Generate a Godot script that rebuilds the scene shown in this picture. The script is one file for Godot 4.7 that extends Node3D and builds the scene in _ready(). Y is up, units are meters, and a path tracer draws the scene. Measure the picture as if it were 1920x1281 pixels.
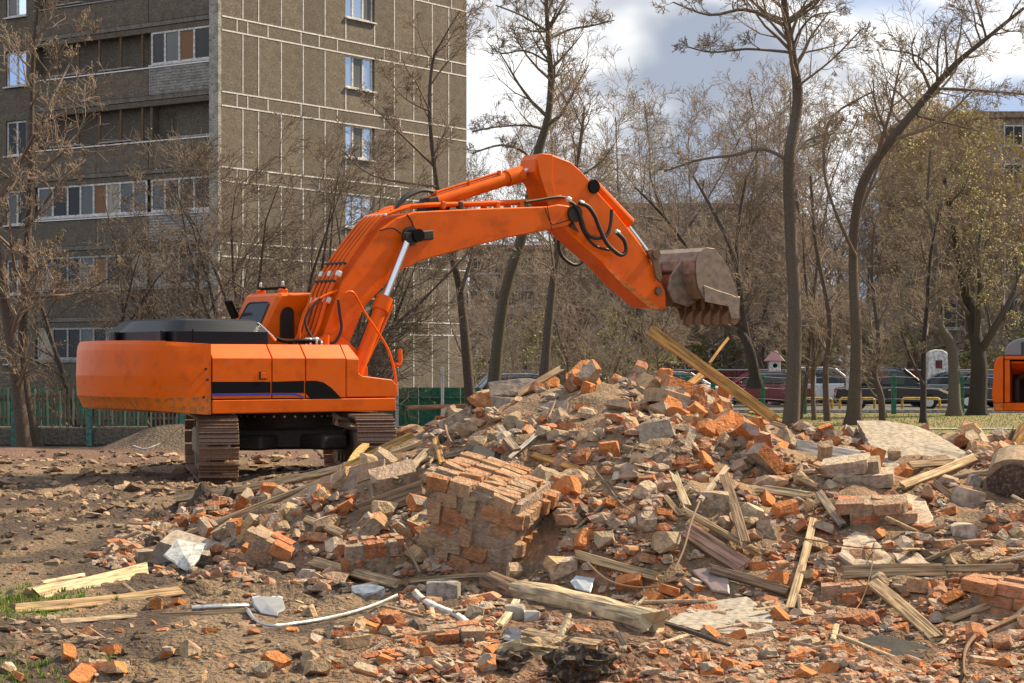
extends Node3D
# A tracked excavator behind a heap of brick rubble, an apartment block and bare spring trees behind.

const F := 3800.0        # focal length in pixels of a 1920 wide picture
const HY := 677.0        # row of the horizon
const EYE := 1.9

class MB:
	var v := PackedVector3Array()
	var n := PackedVector3Array()
	var c := PackedColorArray()
	var uv := PackedVector2Array()
	var ix := PackedInt32Array()
	var col := Color(1, 1, 1)

	func tri(a: Vector3, b: Vector3, d: Vector3, out: Vector3) -> void:
		var g := (b - a).cross(d - a)
		if g.length_squared() < 1e-16:
			return
		g = g.normalized()
		var k := v.size()
		if g.dot(out) > 0.0:
			v.append(a); v.append(d); v.append(b)
		else:
			v.append(a); v.append(b); v.append(d)
			g = -g
		for i in 3:
			n.append(g); c.append(col); uv.append(Vector2.ZERO); ix.append(k + i)

	func quad(a: Vector3, b: Vector3, d: Vector3, e: Vector3, out: Vector3) -> void:
		tri(a, b, d, out)
		tri(a, d, e, out)

	func fan(p: Array, out: Vector3) -> void:
		for i in range(1, p.size() - 1):
			tri(p[0], p[i], p[i + 1], out)

	func box(t: Transform3D, s: Vector3, bev := 0.0) -> void:
		var h := s * 0.5
		if bev <= 0.0:
			var q := []
			for i in 8:
				q.append(t * Vector3(h.x if i & 1 else -h.x, h.y if i & 2 else -h.y, h.z if i & 4 else -h.z))
			quad(q[0], q[1], q[3], q[2], -t.basis.z); quad(q[4], q[5], q[7], q[6], t.basis.z)
			quad(q[0], q[4], q[6], q[2], -t.basis.x); quad(q[1], q[5], q[7], q[3], t.basis.x)
			quad(q[0], q[1], q[5], q[4], -t.basis.y); quad(q[2], q[3], q[7], q[6], t.basis.y)
			return
		var bb := minf(bev, minf(h.x, minf(h.y, h.z)) * 0.9)
		var ax := [Vector3(1, 0, 0), Vector3(0, 1, 0), Vector3(0, 0, 1)]
		for a in 3:
			var b := (a + 1) % 3
			var d := (a + 2) % 3
			for sa in [-1.0, 1.0]:
				var o: Vector3 = ax[a] * h[a] * sa
				var u: Vector3 = ax[b] * (h[b] - bb)
				var w: Vector3 = ax[d] * (h[d] - bb)
				quad(t * (o - u - w), t * (o + u - w), t * (o + u + w), t * (o - u + w), t.basis * (ax[a] * sa))
				for sb in [-1.0, 1.0]:
					# edge between faces a and b, along d
					var o1: Vector3 = ax[a] * h[a] * sa + ax[b] * (h[b] - bb) * sb
					var o2: Vector3 = ax[a] * (h[a] - bb) * sa + ax[b] * h[b] * sb
					quad(t * (o1 - w), t * (o1 + w), t * (o2 + w), t * (o2 - w), t.basis * (ax[a] * sa + ax[b] * sb))
		for sx in [-1.0, 1.0]:
			for sy in [-1.0, 1.0]:
				for sz in [-1.0, 1.0]:
					var k := Vector3(sx, sy, sz)
					var m := h - Vector3(bb, bb, bb)
					tri(t * (Vector3(h.x, m.y, m.z) * k), t * (Vector3(m.x, h.y, m.z) * k), t * (Vector3(m.x, m.y, h.z) * k), t.basis * k)

	# smooth tube through points; radii per point
	func tube(p: Array, r: Array, sides := 8, caps := true, squash := 1.0) -> void:
		var m := p.size()
		if m < 2:
			return
		var base := v.size()
		var d0: Vector3 = (p[1] - p[0]).normalized()
		var side := d0.cross(Vector3(0.31, 0.2, 0.93))
		if side.length() < 0.1:
			side = d0.cross(Vector3(1, 0, 0))
		side = side.normalized()
		for i in m:
			var d: Vector3 = (p[mini(i + 1, m - 1)] - p[maxi(i - 1, 0)]).normalized()
			side = (side - d * side.dot(d)).normalized()
			var up := d.cross(side)
			for j in sides:
				var a := TAU * j / sides
				var o := side * cos(a) + up * sin(a) * squash
				v.append(p[i] + o * r[i]); n.append(o.normalized()); c.append(col); uv.append(Vector2(float(j) / sides, i))
		for i in m - 1:
			for j in sides:
				var a := base + i * sides + j
				var b := base + i * sides + (j + 1) % sides
				ix.append(a); ix.append(b + sides); ix.append(b)
				ix.append(a); ix.append(a + sides); ix.append(b + sides)
		if caps:
			for e in [0, m - 1]:
				var q := []
				for j in sides:
					q.append(v[base + e * sides + j])
				fan(q, (p[0] - p[1]) if e == 0 else (p[m - 1] - p[m - 2]))

	# polygon (x, y) pushed from z0 to z1, edges chamfered by bev
	func prism(poly: Array, z0: float, z1: float, bev := 0.0, t := Transform3D(), inset := 0.0) -> void:
		var pl := PackedVector2Array(poly)
		if Geometry2D.is_polygon_clockwise(pl):
			pl.reverse()
		var m := pl.size()
		var inn := PackedVector2Array()
		for i in m:
			var e1 := (pl[i] - pl[(i + m - 1) % m]).normalized()
			var e2 := (pl[(i + 1) % m] - pl[i]).normalized()
			var n1 := Vector2(-e1.y, e1.x)
			var n2 := Vector2(-e2.y, e2.x)
			var bis := (n1 + n2) / maxf(0.4, 1.0 + n1.dot(n2))
			inn.append(pl[i] + bis * bev)
		var zb := minf(bev, absf(z1 - z0) * 0.4) * signf(z1 - z0)
		var rings := [[inn, z0], [pl, z0 + zb], [pl, z1 - zb], [inn, z1]] if bev > 0.0 else [[pl, z0], [pl, z1]]
		var ids := Geometry2D.triangulate_polygon(rings[0][0])
		for e in [0, rings.size() - 1]:
			var q: PackedVector2Array = rings[e][0]
			var z: float = rings[e][1]
			var out := t.basis * Vector3(0, 0, (z0 - z1) if e == 0 else (z1 - z0))
			for i in range(0, ids.size(), 3):
				tri(t * Vector3(q[ids[i]].x, q[ids[i]].y, z), t * Vector3(q[ids[i + 1]].x, q[ids[i + 1]].y, z), t * Vector3(q[ids[i + 2]].x, q[ids[i + 2]].y, z), out)
		for k in rings.size() - 1:
			for i in m:
				var j := (i + 1) % m
				var e := (pl[j] - pl[i]).normalized()
				var a: PackedVector2Array = rings[k][0]
				var b: PackedVector2Array = rings[k + 1][0]
				var za: float = rings[k][1]
				var zc: float = rings[k + 1][1]
				quad(t * Vector3(a[i].x, a[i].y, za), t * Vector3(a[j].x, a[j].y, za), t * Vector3(b[j].x, b[j].y, zc), t * Vector3(b[i].x, b[i].y, zc), t.basis * Vector3(e.y, -e.x, 0))

	# stacked plan outlines: each ring an Array of Vector3 of the same size, closed
	func loft(rings: Array, cap0 := true, cap1 := true, soft := false) -> void:
		var m: int = rings[0].size()
		if soft:
			for k in rings.size() - 1:
				var fn := []
				var c0 := Vector3.ZERO
				for p in rings[k]: c0 += p / m
				for i in m:
					var j := (i + 1) % m
					var g: Vector3 = (rings[k][j] - rings[k][i]).cross(rings[k + 1][i] - rings[k][i])
					if g.length_squared() < 1e-14: g = (rings[k + 1][j] - rings[k][j]).cross(rings[k][i] - rings[k + 1][i])
					g = g.normalized()
					if g.dot((rings[k][i] + rings[k][j]) * 0.5 - c0) < 0.0: g = -g
					fn.append(g)
				for i in m:
					var j := (i + 1) % m
					var s := v.size()
					var b: Vector3 = fn[i]
					var pa: Vector3 = fn[(i + m - 1) % m]
					var pb: Vector3 = fn[j]
					var na := (pa + b).normalized() if pa.dot(b) > 0.65 else b
					var nb := (pb + b).normalized() if pb.dot(b) > 0.65 else b
					for q in [[rings[k][i], na], [rings[k][j], nb], [rings[k + 1][j], nb], [rings[k + 1][i], na]]:
						v.append(q[0]); n.append(q[1]); c.append(col); uv.append(Vector2.ZERO)
					for t in [[s, s + 1, s + 2], [s, s + 2, s + 3]]:
						if (v[t[1]] - v[t[0]]).cross(v[t[2]] - v[t[0]]).dot(b) > 0.0:
							ix.append(t[0]); ix.append(t[2]); ix.append(t[1])
						else:
							ix.append(t[0]); ix.append(t[1]); ix.append(t[2])
			if cap0: fan(rings[0], rings[0][0] - rings[1][0])
			if cap1: fan(rings[-1], rings[-1][0] - rings[-2][0])
			return
		for k in rings.size() - 1:
			var mid := Vector3.ZERO
			for p in rings[k]:
				mid += p
			for p in rings[k + 1]:
				mid += p
			mid /= 2.0 * m
			for i in m:
				var j := (i + 1) % m
				var f: Vector3 = (rings[k][i] + rings[k][j] + rings[k + 1][i] + rings[k + 1][j]) * 0.25
				quad(rings[k][i], rings[k][j], rings[k + 1][j], rings[k + 1][i], f - mid)
		if cap0:
			fan(rings[0], rings[0][0] - rings[1][0])
		if cap1:
			fan(rings[-1], rings[-1][0] - rings[-2][0])

	func mesh() -> ArrayMesh:
		var a := []
		a.resize(Mesh.ARRAY_MAX)
		a[Mesh.ARRAY_VERTEX] = v
		a[Mesh.ARRAY_NORMAL] = n
		a[Mesh.ARRAY_COLOR] = c
		a[Mesh.ARRAY_TEX_UV] = uv
		a[Mesh.ARRAY_INDEX] = ix
		var m := ArrayMesh.new()
		m.add_surface_from_arrays(Mesh.PRIMITIVE_TRIANGLES, a)
		return m

var M := {}
var used := {}
var rng := RandomNumberGenerator.new()
var noise := FastNoiseLite.new()
var noise2 := FastNoiseLite.new()

func P(px: float, py: float, d: float) -> Vector3:
	return Vector3((px - 960.0) * d / F, EYE - (py - HY) * d / F, -d)

func numbered(s: String) -> String:
	if not used.has(s):
		used[s] = 0
		return s
	used[s] += 1
	return "%s_%03d" % [s, used[s]]

func tag(o: Node3D, label: String, cat := "", group := "", kind := "") -> Node3D:
	o.set_meta("label", label)
	if cat: o.set_meta("category", cat)
	if group: o.set_meta("group", group)
	if kind: o.set_meta("kind", kind)
	return o

func thing(called: String, label: String, cat: String, at := Vector3.ZERO, turn := 0.0, group := "") -> Node3D:
	var o := Node3D.new()
	o.name = numbered(called)
	add_child(o)
	o.position = at
	o.rotation.y = turn
	return tag(o, label, cat, group)

func part(parent: Node3D, called: String, m: Mesh, mat: Material, t := Transform3D()) -> MeshInstance3D:
	var o := MeshInstance3D.new()
	o.mesh = m
	o.material_override = mat
	o.transform = t
	o.name = called
	if parent == self:
		o.name = numbered(called)
		add_child(o)
	else:
		if not parent.has_meta("seen"): parent.set_meta("seen", {})
		var s: Dictionary = parent.get_meta("seen")
		s[called] = s.get(called, -1) + 1
		if s[called] > 0: o.name = "%s_%03d" % [called, s[called]]
		parent.add_child(o)
	return o

func boxm(s: Vector3, bev := 0.0, at := Vector3.ZERO) -> ArrayMesh:
	var b := MB.new()
	b.box(Transform3D(Basis(), at), s, bev)
	return b.mesh()

func frame_of(x: Vector3, up: Vector3, at: Vector3) -> Transform3D:
	var ax := x.normalized()
	var az := ax.cross(up).normalized()
	return Transform3D(Basis(ax, az.cross(ax), az), at)

func lin(r: float, g: float, b: float) -> Color:
	return Color(r, g, b).linear_to_srgb()

# ---------------------------------------------------------------- materials
func ntex(freq: float, ramp: Array, seed_: int, size := 512, oct := 5, typ := FastNoiseLite.TYPE_SIMPLEX_SMOOTH, sx := 1.0) -> NoiseTexture2D:
	var f := FastNoiseLite.new()
	f.noise_type = typ
	f.seed = seed_
	f.frequency = freq
	f.fractal_octaves = oct
	f.fractal_gain = 0.58
	var t := NoiseTexture2D.new()
	t.width = size
	t.height = int(size * sx)
	t.seamless = true
	t.noise = f
	if ramp.size():
		var g := Gradient.new()
		var off := PackedFloat32Array()
		var cs := PackedColorArray()
		for r in ramp:
			off.append(r[0]); cs.append(r[1])
		g.offsets = off
		g.colors = cs
		t.color_ramp = g
	return t

func grey(x: float) -> Color:
	return Color(x, x, x)

func mat(called: String, col: Color, rough: float, tex: Texture2D = null, scale := 1.0, vc := false, metal := 0.0, bump: Texture2D = null, bump_cm := 0.0, world := true) -> StandardMaterial3D:
	var m := StandardMaterial3D.new()
	m.resource_name = called
	m.albedo_color = col
	m.roughness = rough
	m.metallic = metal
	m.vertex_color_use_as_albedo = vc
	if tex:
		m.albedo_texture = tex
	if bump:
		m.heightmap_enabled = true
		m.heightmap_texture = bump
		m.heightmap_scale = bump_cm
	if tex or bump:
		m.uv1_triplanar = true
		m.uv1_world_triplanar = world
		m.uv1_scale = Vector3(scale, scale, scale)
	M[called] = m
	return m

# a second coat (dust, soot, stains) laid over a material in patches
func over(m: StandardMaterial3D, c: Color, mask: Texture2D, layer: int, scale: float) -> void:
	var im := Image.create(4, 4, false, Image.FORMAT_RGB8)
	im.fill(c)
	m.detail_enabled = true
	m.detail_albedo = ImageTexture.create_from_image(im)
	m.detail_mask = mask
	m.detail_blend_mode = BaseMaterial3D.BLEND_MODE_MIX
	if layer == 2:
		m.detail_uv_layer = BaseMaterial3D.DETAIL_UV_2
		m.uv2_triplanar = true
		m.uv2_world_triplanar = true
		m.uv2_scale = Vector3(scale, scale * 0.5, scale)

func make_materials() -> void:
	var soft := ntex(0.012, [[0.0, grey(0.55)], [0.35, grey(0.78)], [0.6, grey(0.95)], [1.0, grey(1.0)]], 3)
	var grain := ntex(0.035, [[0.0, grey(0.5)], [0.4, grey(0.8)], [0.62, grey(0.96)], [1.0, grey(1.0)]], 7)
	var bump := ntex(0.03, [], 11)
	var fine := ntex(0.09, [], 13)
	mat("ground", Color(1, 1, 1), 0.97, grain, 0.8, true, 0.0, bump, 5.0)
	mat("rubble", Color(1, 1, 1), 0.95, soft, 1.7, true, 0.0, bump, 1.6)
	mat("concrete", Color(1, 1, 1), 0.93, soft, 1.6, true, 0.0, fine, 1.0)
	mat("bark", Color(1, 1, 1), 0.95, grain, 1.4, true, 0.0, bump, 3.0)
	M.bark.uv1_scale = Vector3(3.2, 0.7, 3.2)
	M.bark.heightmap_scale = 4.0
	mat("twig", Color(1, 1, 1), 0.9, null, 1.0, true)
	var lf := mat("leaf", Color(1, 1, 1), 0.7, null, 1.0, true)
	lf.backlight_enabled = true
	lf.backlight = Color(0.5, 0.5, 0.3)
	mat("wall", Color(1, 1, 1), 0.95, ntex(0.05, [[0.0, grey(0.45)], [0.45, grey(0.8)], [1.0, grey(1.0)]], 21), 0.35, true, 0.0, fine, 0.8)
	over(M.wall, lin(0.085, 0.07, 0.055), ntex(0.012, [[0.0, grey(0.8)], [0.35, grey(0.45)], [0.55, grey(0.05)], [1.0, grey(0.0)]], 72), 2, 0.09)
	over(M.rubble, lin(0.47, 0.33, 0.20), ntex(0.022, [[0.0, grey(0.55)], [0.30, grey(0.32)], [0.44, grey(0.04)], [1.0, grey(0.0)]], 73), 1, 1.7)
	mat("white_paint", lin(0.72, 0.72, 0.70), 0.6, soft, 0.8)
	mat("seal", lin(0.80, 0.79, 0.77), 0.8, soft, 1.5)
	mat("glass_blue", lin(0.62, 0.76, 0.95), 0.06, null, 1.0, false, 0.85)
	mat("glass_dark", lin(0.03, 0.03, 0.028), 0.12)
	M.glass_dark.metallic_specular = 0.4
	mat("orange", lin(0.74, 0.119, 0.0008), 0.36, ntex(0.006, [[0.0, grey(0.8)], [0.4, grey(0.97)], [1.0, grey(1.0)]], 31), 0.6, true)
	over(M.orange, lin(0.30, 0.17, 0.085), ntex(0.011, [[0.0, grey(0.45)], [0.22, grey(0.16)], [0.32, grey(0.0)], [1.0, grey(0.0)]], 71), 1, 0.55)
	M.orange.clearcoat_enabled = true
	M.orange.metallic_specular = 0.26
	M.orange.clearcoat = 0.12
	M.orange.clearcoat_roughness = 0.2
	mat("dirty_orange", Color(1, 1, 1), 0.6, ntex(0.02, [[0.0, lin(0.16, 0.10, 0.035)], [0.36, lin(0.34, 0.14, 0.02)], [0.42, lin(0.68, 0.15, 0.004)], [1.0, lin(0.74, 0.119, 0.0008)]], 33), 0.8)
	mat("seam", lin(0.03, 0.012, 0.006), 0.8)
	mat("hood", lin(0.006, 0.008, 0.013), 0.32)
	M.hood.metallic_specular = 0.35
	mat("black", lin(0.007, 0.007, 0.008), 0.65)
	M.black.metallic_specular = 0.2
	mat("rubber", lin(0.02, 0.02, 0.021), 0.6)
	mat("blue_stripe", lin(0.03, 0.03, 0.32), 0.4)
	mat("chrome", lin(0.75, 0.77, 0.8), 0.16, null, 1.0, false, 1.0)
	mat("zinc", lin(0.6, 0.6, 0.6), 0.4, null, 1.0, false, 0.6)
	mat("dark_steel", lin(0.035, 0.028, 0.024), 0.7, soft, 2.0)
	mat("shoe_steel", Color(1, 1, 1), 0.5, ntex(0.02, [[0.0, lin(0.07, 0.05, 0.04)], [0.5, lin(0.17, 0.12, 0.09)], [0.8, lin(0.30, 0.12, 0.06)], [1.0, lin(0.30, 0.2, 0.15)]], 41), 2.0, false, 0.35)
	mat("bucket_steel", Color(1, 1, 1), 0.62, ntex(0.014, [[0.0, lin(0.10, 0.078, 0.058)], [0.4, lin(0.20, 0.155, 0.12)], [0.68, lin(0.29, 0.235, 0.185)], [0.85, lin(0.30, 0.17, 0.10)], [1.0, lin(0.36, 0.30, 0.23)]], 43), 0.7, false, 0.3, fine, 0.4)
	mat("rust", Color(1, 1, 1), 0.85, ntex(0.03, [[0.0, lin(0.05, 0.03, 0.02)], [0.5, lin(0.16, 0.09, 0.05)], [1.0, lin(0.3, 0.16, 0.09)]], 45), 2.0)
	mat("mud_frame", Color(1, 1, 1), 0.9, ntex(0.03, [[0.0, lin(0.06, 0.045, 0.03)], [0.5, lin(0.24, 0.19, 0.13)], [1.0, lin(0.36, 0.28, 0.2)]], 47), 1.0)
	mat("green_paint", lin(0.015, 0.17, 0.09), 0.6, soft, 1.0)
	mat("green_post", lin(0.07, 0.22, 0.17), 0.6, soft, 1.0)
	mat("red_sheet", lin(0.13, 0.012, 0.018), 0.5, soft, 0.6)
	mat("yellow_paint", lin(0.6, 0.36, 0.02), 0.5, soft, 1.0)
	mat("wood", Color(1, 1, 1), 0.85, null, 1.0, true)
	# streaky wood grain looked up by the boards' own coordinates
	var im := Image.create(256, 256, false, Image.FORMAT_RGB8)
	var gn := FastNoiseLite.new()
	gn.seed = 5
	gn.frequency = 0.05
	gn.fractal_octaves = 4
	for y in 256:
		for x in 256:
			var k := gn.get_noise_2d(x * 0.12, y * 2.4) * 0.5 + gn.get_noise_2d(x * 0.5 + 300, y * 0.7) * 0.35
			var s := clampf(0.82 + k * 0.75, 0.25, 1.0)
			im.set_pixel(x, y, Color(s, s * 0.985, s * 0.96))
	M.wood.albedo_texture = ImageTexture.create_from_image(im)
	M.wood.heightmap_enabled = true
	M.wood.heightmap_texture = M.wood.albedo_texture
	M.wood.heightmap_scale = 0.8
	mat("tin", lin(0.62, 0.65, 0.68), 0.35, soft, 3.0, false, 0.5)
	mat("asphalt", lin(0.09, 0.088, 0.085), 0.95, grain, 0.7)
	mat("kerb", lin(0.42, 0.41, 0.39), 0.9, soft, 1.0)
	mat("grass", Color(1, 1, 1), 0.9, null, 1.0, true)
	mat("tyre", lin(0.015, 0.015, 0.015), 0.9)
	mat("lamp_red", lin(0.4, 0.02, 0.02), 0.2)
	mat("lamp_clear", lin(0.7, 0.72, 0.75), 0.1)
	mat("car_glass", lin(0.10, 0.13, 0.15), 0.04, null, 1.0, false, 0.5)
	for q in [["car_black", 0.008, 0.010, 0.018], ["car_red", 0.16, 0.012, 0.02], ["car_white", 0.62, 0.66, 0.7], ["car_grey", 0.16, 0.19, 0.22], ["car_silver", 0.4, 0.43, 0.45]]:
		mat(q[0], lin(q[1], q[2], q[3]), 0.22)
		M[q[0]].clearcoat_enabled = true
		M[q[0]].clearcoat = 0.6

# ---------------------------------------------------------------- light and sky
func make_sky() -> void:
	var w := 3072
	var h := 1536
	var data := PackedFloat32Array()
	data.resize(w * h * 3)
	var fa := FastNoiseLite.new()
	fa.seed = 12
	fa.frequency = 3.4
	fa.fractal_octaves = 6
	fa.fractal_gain = 0.52
	var fb := FastNoiseLite.new()
	fb.seed = 91
	fb.frequency = 1.7
	fb.fractal_octaves = 4
	var last := PackedFloat32Array()
	for y in h / 2 + 6:
		var el := (0.5 - (y + 0.5) / h) * PI
		var fine_row := el < 0.42
		var step := 1 if fine_row else 4
		if not fine_row and y % 4 != 0:
			for i in w * 3:
				data[y * w * 3 + i] = last[i]
			continue
		var row := PackedFloat32Array()
		row.resize(w * 3)
		var ce := cos(el)
		var se := sin(el)
		var k := clampf(se, 0.0, 1.0)
		var br := 0.50 - 0.2 * k; var bg := 0.62 - 0.2 * k; var bb := 0.84 - 0.18 * k
		for x in range(0, w, step):
			var az := (float(x) + 0.5) / w * TAU
			var dx := ce * sin(az)
			var dz := ce * cos(az)
			# clouds are wider than tall near the horizon
			var sq := 2.1 - 0.9 * k
			var a := fa.get_noise_3d(dx, se * sq, dz)
			var b := fb.get_noise_3d(dx + 4.0, se * sq, dz)
			var cover := smoothstep(-0.28, 0.10, a + b * 0.35)
			var thick := smoothstep(-0.01, 0.42, a + b * 0.6 + 0.04)
			# bright rims, bluish grey bellies
			var cr := lerpf(1.38, 0.38, thick); var cg := lerpf(1.36, 0.435, thick); var cb := lerpf(1.31, 0.54, thick)
			var r := lerpf(br, cr, cover); var g := lerpf(bg, cg, cover); var bl := lerpf(bb, cb, cover)
			for s in step:
				var o := (x + s) * 3
				row[o] = r; row[o + 1] = g; row[o + 2] = bl
		last = row
		for i in w * 3:
			data[y * w * 3 + i] = row[i]
	var gr := [0.22, 0.19, 0.16]
	var low := PackedFloat32Array()
	low.resize(w * 3)
	for i in w * 3:
		low[i] = gr[i % 3]
	var bytes := data.slice(0, (h / 2 + 6) * w * 3).to_byte_array()
	var lb := low.to_byte_array()
	for y in range(h / 2 + 6, h):
		bytes.append_array(lb)
	var img := Image.create_from_data(w, h, false, Image.FORMAT_RGBF, bytes)
	var pm := PanoramaSkyMaterial.new()
	pm.panorama = ImageTexture.create_from_image(img)
	pm.energy_multiplier = 1.0
	var sky := Sky.new()
	sky.sky_material = pm
	var e := Environment.new()
	e.background_mode = Environment.BG_SKY
	e.sky = sky
	e.sky_rotation = Vector3(0, deg_to_rad(SKY_TURN), 0)
	e.background_energy_multiplier = SKY_ENERGY
	e.tonemap_mode = Environment.TONE_MAPPER_LINEAR
	e.tonemap_exposure = EXPOSURE
	e.sdfgi_enabled = true
	e.ssao_enabled = true
	e.ssil_enabled = true
	var we := WorldEnvironment.new()
	we.name = "world_environment"
	we.environment = e
	add_child(we)

const SKY_TURN := 0.0
const SKY_ENERGY := 0.56
const EXPOSURE := 1.86
const SUN := Vector3(0.72, 0.80, -0.46)

func make_camera_and_light() -> void:
	var cam := Camera3D.new()
	cam.name = "camera"
	cam.position = Vector3(0, EYE, 0)
	cam.near = 0.1
	cam.far = 1500.0
	cam.set_frustum(1281.0 / F * 0.1, Vector2(0, (HY - 640.5) / F * 0.1), 0.1, 1500.0)
	cam.current = true
	add_child(cam)
	make_sky()
	var sun := DirectionalLight3D.new()
	sun.name = "sun"
	sun.light_energy = 1.6
	sun.light_color = Color(1.0, 0.90, 0.74)
	sun.light_angular_distance = 0.5
	sun.shadow_enabled = true
	add_child(sun)
	sun.look_at_from_position(SUN * 50.0, Vector3.ZERO)

# ---------------------------------------------------------------- the lie of the land
const RIDGE := [[-4.3, 0.0], [-3.6, 0.10], [-2.9, 0.26], [-2.4, 0.50], [-2.1, 0.62], [-1.7, 0.86], [-1.4, 0.97], [-0.9, 1.12], [-0.3, 1.42], [0.3, 1.60], [0.9, 1.66], [1.5, 1.60], [1.85, 1.50], [2.4, 1.28], [2.8, 1.16], [3.45, 1.07], [4.3, 1.01], [5.2, 0.93], [6.5, 0.86], [9.0, 0.45], [11.0, 0.0]]
const TOE := [[-4.3, 20.4], [-3.4, 19.3], [-2.2, 17.9], [-0.7, 16.7], [0.7, 16.0], [2.2, 15.3], [3.6, 14.4], [6.0, 13.8], [11.0, 13.8]]

func table(t: Array, x: float) -> float:
	if x <= t[0][0]: return t[0][1]
	for i in range(1, t.size()):
		if x <= t[i][0]:
			return lerpf(t[i - 1][1], t[i][1], (x - t[i - 1][0]) / (t[i][0] - t[i - 1][0]))
	return t[-1][1]

func heap(x: float, d: float) -> float:
	var r := table(RIDGE, x)
	if r <= 0.0: return -1.0
	var toe := table(TOE, x)
	var s: float
	if d < 20.5:
		var t := (d - toe) / (20.5 - toe)
		if t <= 0.0: return -1.0
		s = 1.0 - pow(1.0 - t, 1.9)
	else:
		var t := 1.0 - (d - 20.5) / 3.4
		if t <= 0.0: return -1.0
		s = t * t * (3.0 - 2.0 * t)
	var b := noise.get_noise_2d(x * 1.6, d * 1.6) * 0.16 + noise2.get_noise_2d(x * 5.0, d * 5.0) * 0.05
	return r * s + b * minf(1.0, r * s * 3.0)

func mound(x: float, d: float, cx: float, cd: float, rx: float, rd: float, h: float) -> float:
	var q := ((x - cx) / rx) ** 2 + ((d - cd) / rd) ** 2
	return h * (1.0 - q) ** 2 if q < 1.0 else 0.0

func land(x: float, d: float) -> float:
	var far := smoothstep(40.0, 52.0, d)
	var y := noise.get_noise_2d(x * 0.5, d * 0.5) * 0.10 * (1.0 - far)
	var clod := noise2.get_noise_2d(x * 2.6, d * 2.6)
	y += (absf(clod) * 0.21 - 0.045) * (1.0 - smoothstep(30.0, 46.0, d)) * clampf(0.35 + 0.8 * noise.get_noise_2d(x * 0.35 + 40.0, d * 0.35) + smoothstep(17.0, 13.0, d) * 0.3, 0.12, 1.0)
	y += mound(x, d, -3.0, 22.4, 1.7, 2.6, 0.42) * (1.0 + clod)
	y += mound(x, d, -7.3, 44.0, 1.9, 1.8, 0.55)
	y += mound(x, d, -3.0, 33.0, 2.6, 2.0, 0.15)
	y += mound(x, d, -1.9, 13.2, 1.6, 1.3, 0.10) + mound(x, d, 0.55, 12.4, 0.8, 0.7, 0.22)
	return y

func surf(x: float, d: float) -> float:
	return maxf(land(x, d), heap(x, d))

func hit(px: float, py: float, from := 11.0) -> Vector3:
	var d := from
	while d < 70.0:
		var p := P(px, py, d)
		if p.y <= surf(p.x, d):
			return p
		d += 0.04
	return P(px, py, 7220.0 / maxf(30.0, py - HY))

func ground_colour(x: float, d: float) -> Color:
	# linear base colours: dark damp soil, tan dust, pink brick dust, dry turf
	var a := noise.get_noise_2d(x * 0.9 + 11.0, d * 0.45)
	var b := noise2.get_noise_2d(x * 1.7, d * 1.0 + 50.0)
	var soil := Color(0.075, 0.05, 0.032)
	var tan_ := Color(0.23, 0.16, 0.097)
	var pink := Color(0.29, 0.155, 0.085)
	var turf := Color(0.33, 0.27, 0.14)
	var k := smoothstep(-0.12, 0.34, a + b * 0.8 - 0.03)
	var c := soil.lerp(tan_, k)
	# brick dust by the heap and in front of it to the right
	var br := smoothstep(-1.2, 0.9, x + (16.0 - d) * 0.15) * smoothstep(20.0, 16.0, d)
	c = c.lerp(pink, clampf(br * (0.65 + b * 0.5), 0.0, 0.9))
	if d > 26.0:
		var strip := smoothstep(28.0, 31.0, d) * smoothstep(41.0, 36.0, d)
		c = c.lerp(Color(0.30, 0.20, 0.125), strip * clampf(0.55 + b, 0.0, 0.85))
		c = c.lerp(Color(0.26, 0.15, 0.115), smoothstep(37.0, 40.0, d) * smoothstep(46.0, 42.0, d) * 0.7)
	var dark := smoothstep(44.0, 47.0, d) * (1.0 - smoothstep(0.5, 4.0, x))
	c = c.lerp(Color(0.10, 0.072, 0.05), dark * 0.85)
	var g := smoothstep(46.0, 50.0, d + b * 3.0) * smoothstep(1.0, 4.0, x)
	c = c.lerp(turf.lerp(Color(0.22, 0.28, 0.05), smoothstep(0.0, 0.35, b + a * 0.5)), g)
	c = c.lerp(Color(0.055, 0.036, 0.024), clampf(mound(x, d, -3.0, 22.0, 2.3, 3.4, 1.5) + mound(x, d, 0.5, 12.5, 1.2, 0.8, 1.0) * (0.6 + b), 0.0, 0.85))
	c = c.lerp(Color(0.13, 0.098, 0.07), clampf(mound(x, d, -7.3, 44.0, 2.3, 2.2, 2.0), 0.0, 0.95))
	# sprouting grass at the left edge of the foreground
	var gl := mound(x, d, -3.9, 16.0, 0.7, 1.2, 1.0) + mound(x, d, -3.2, 12.2, 0.8, 0.5, 0.8)
	c = c.lerp(Color(0.14, 0.20, 0.03), clampf(gl * (0.5 + b * 1.6), 0.0, 0.8))
	return c

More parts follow.
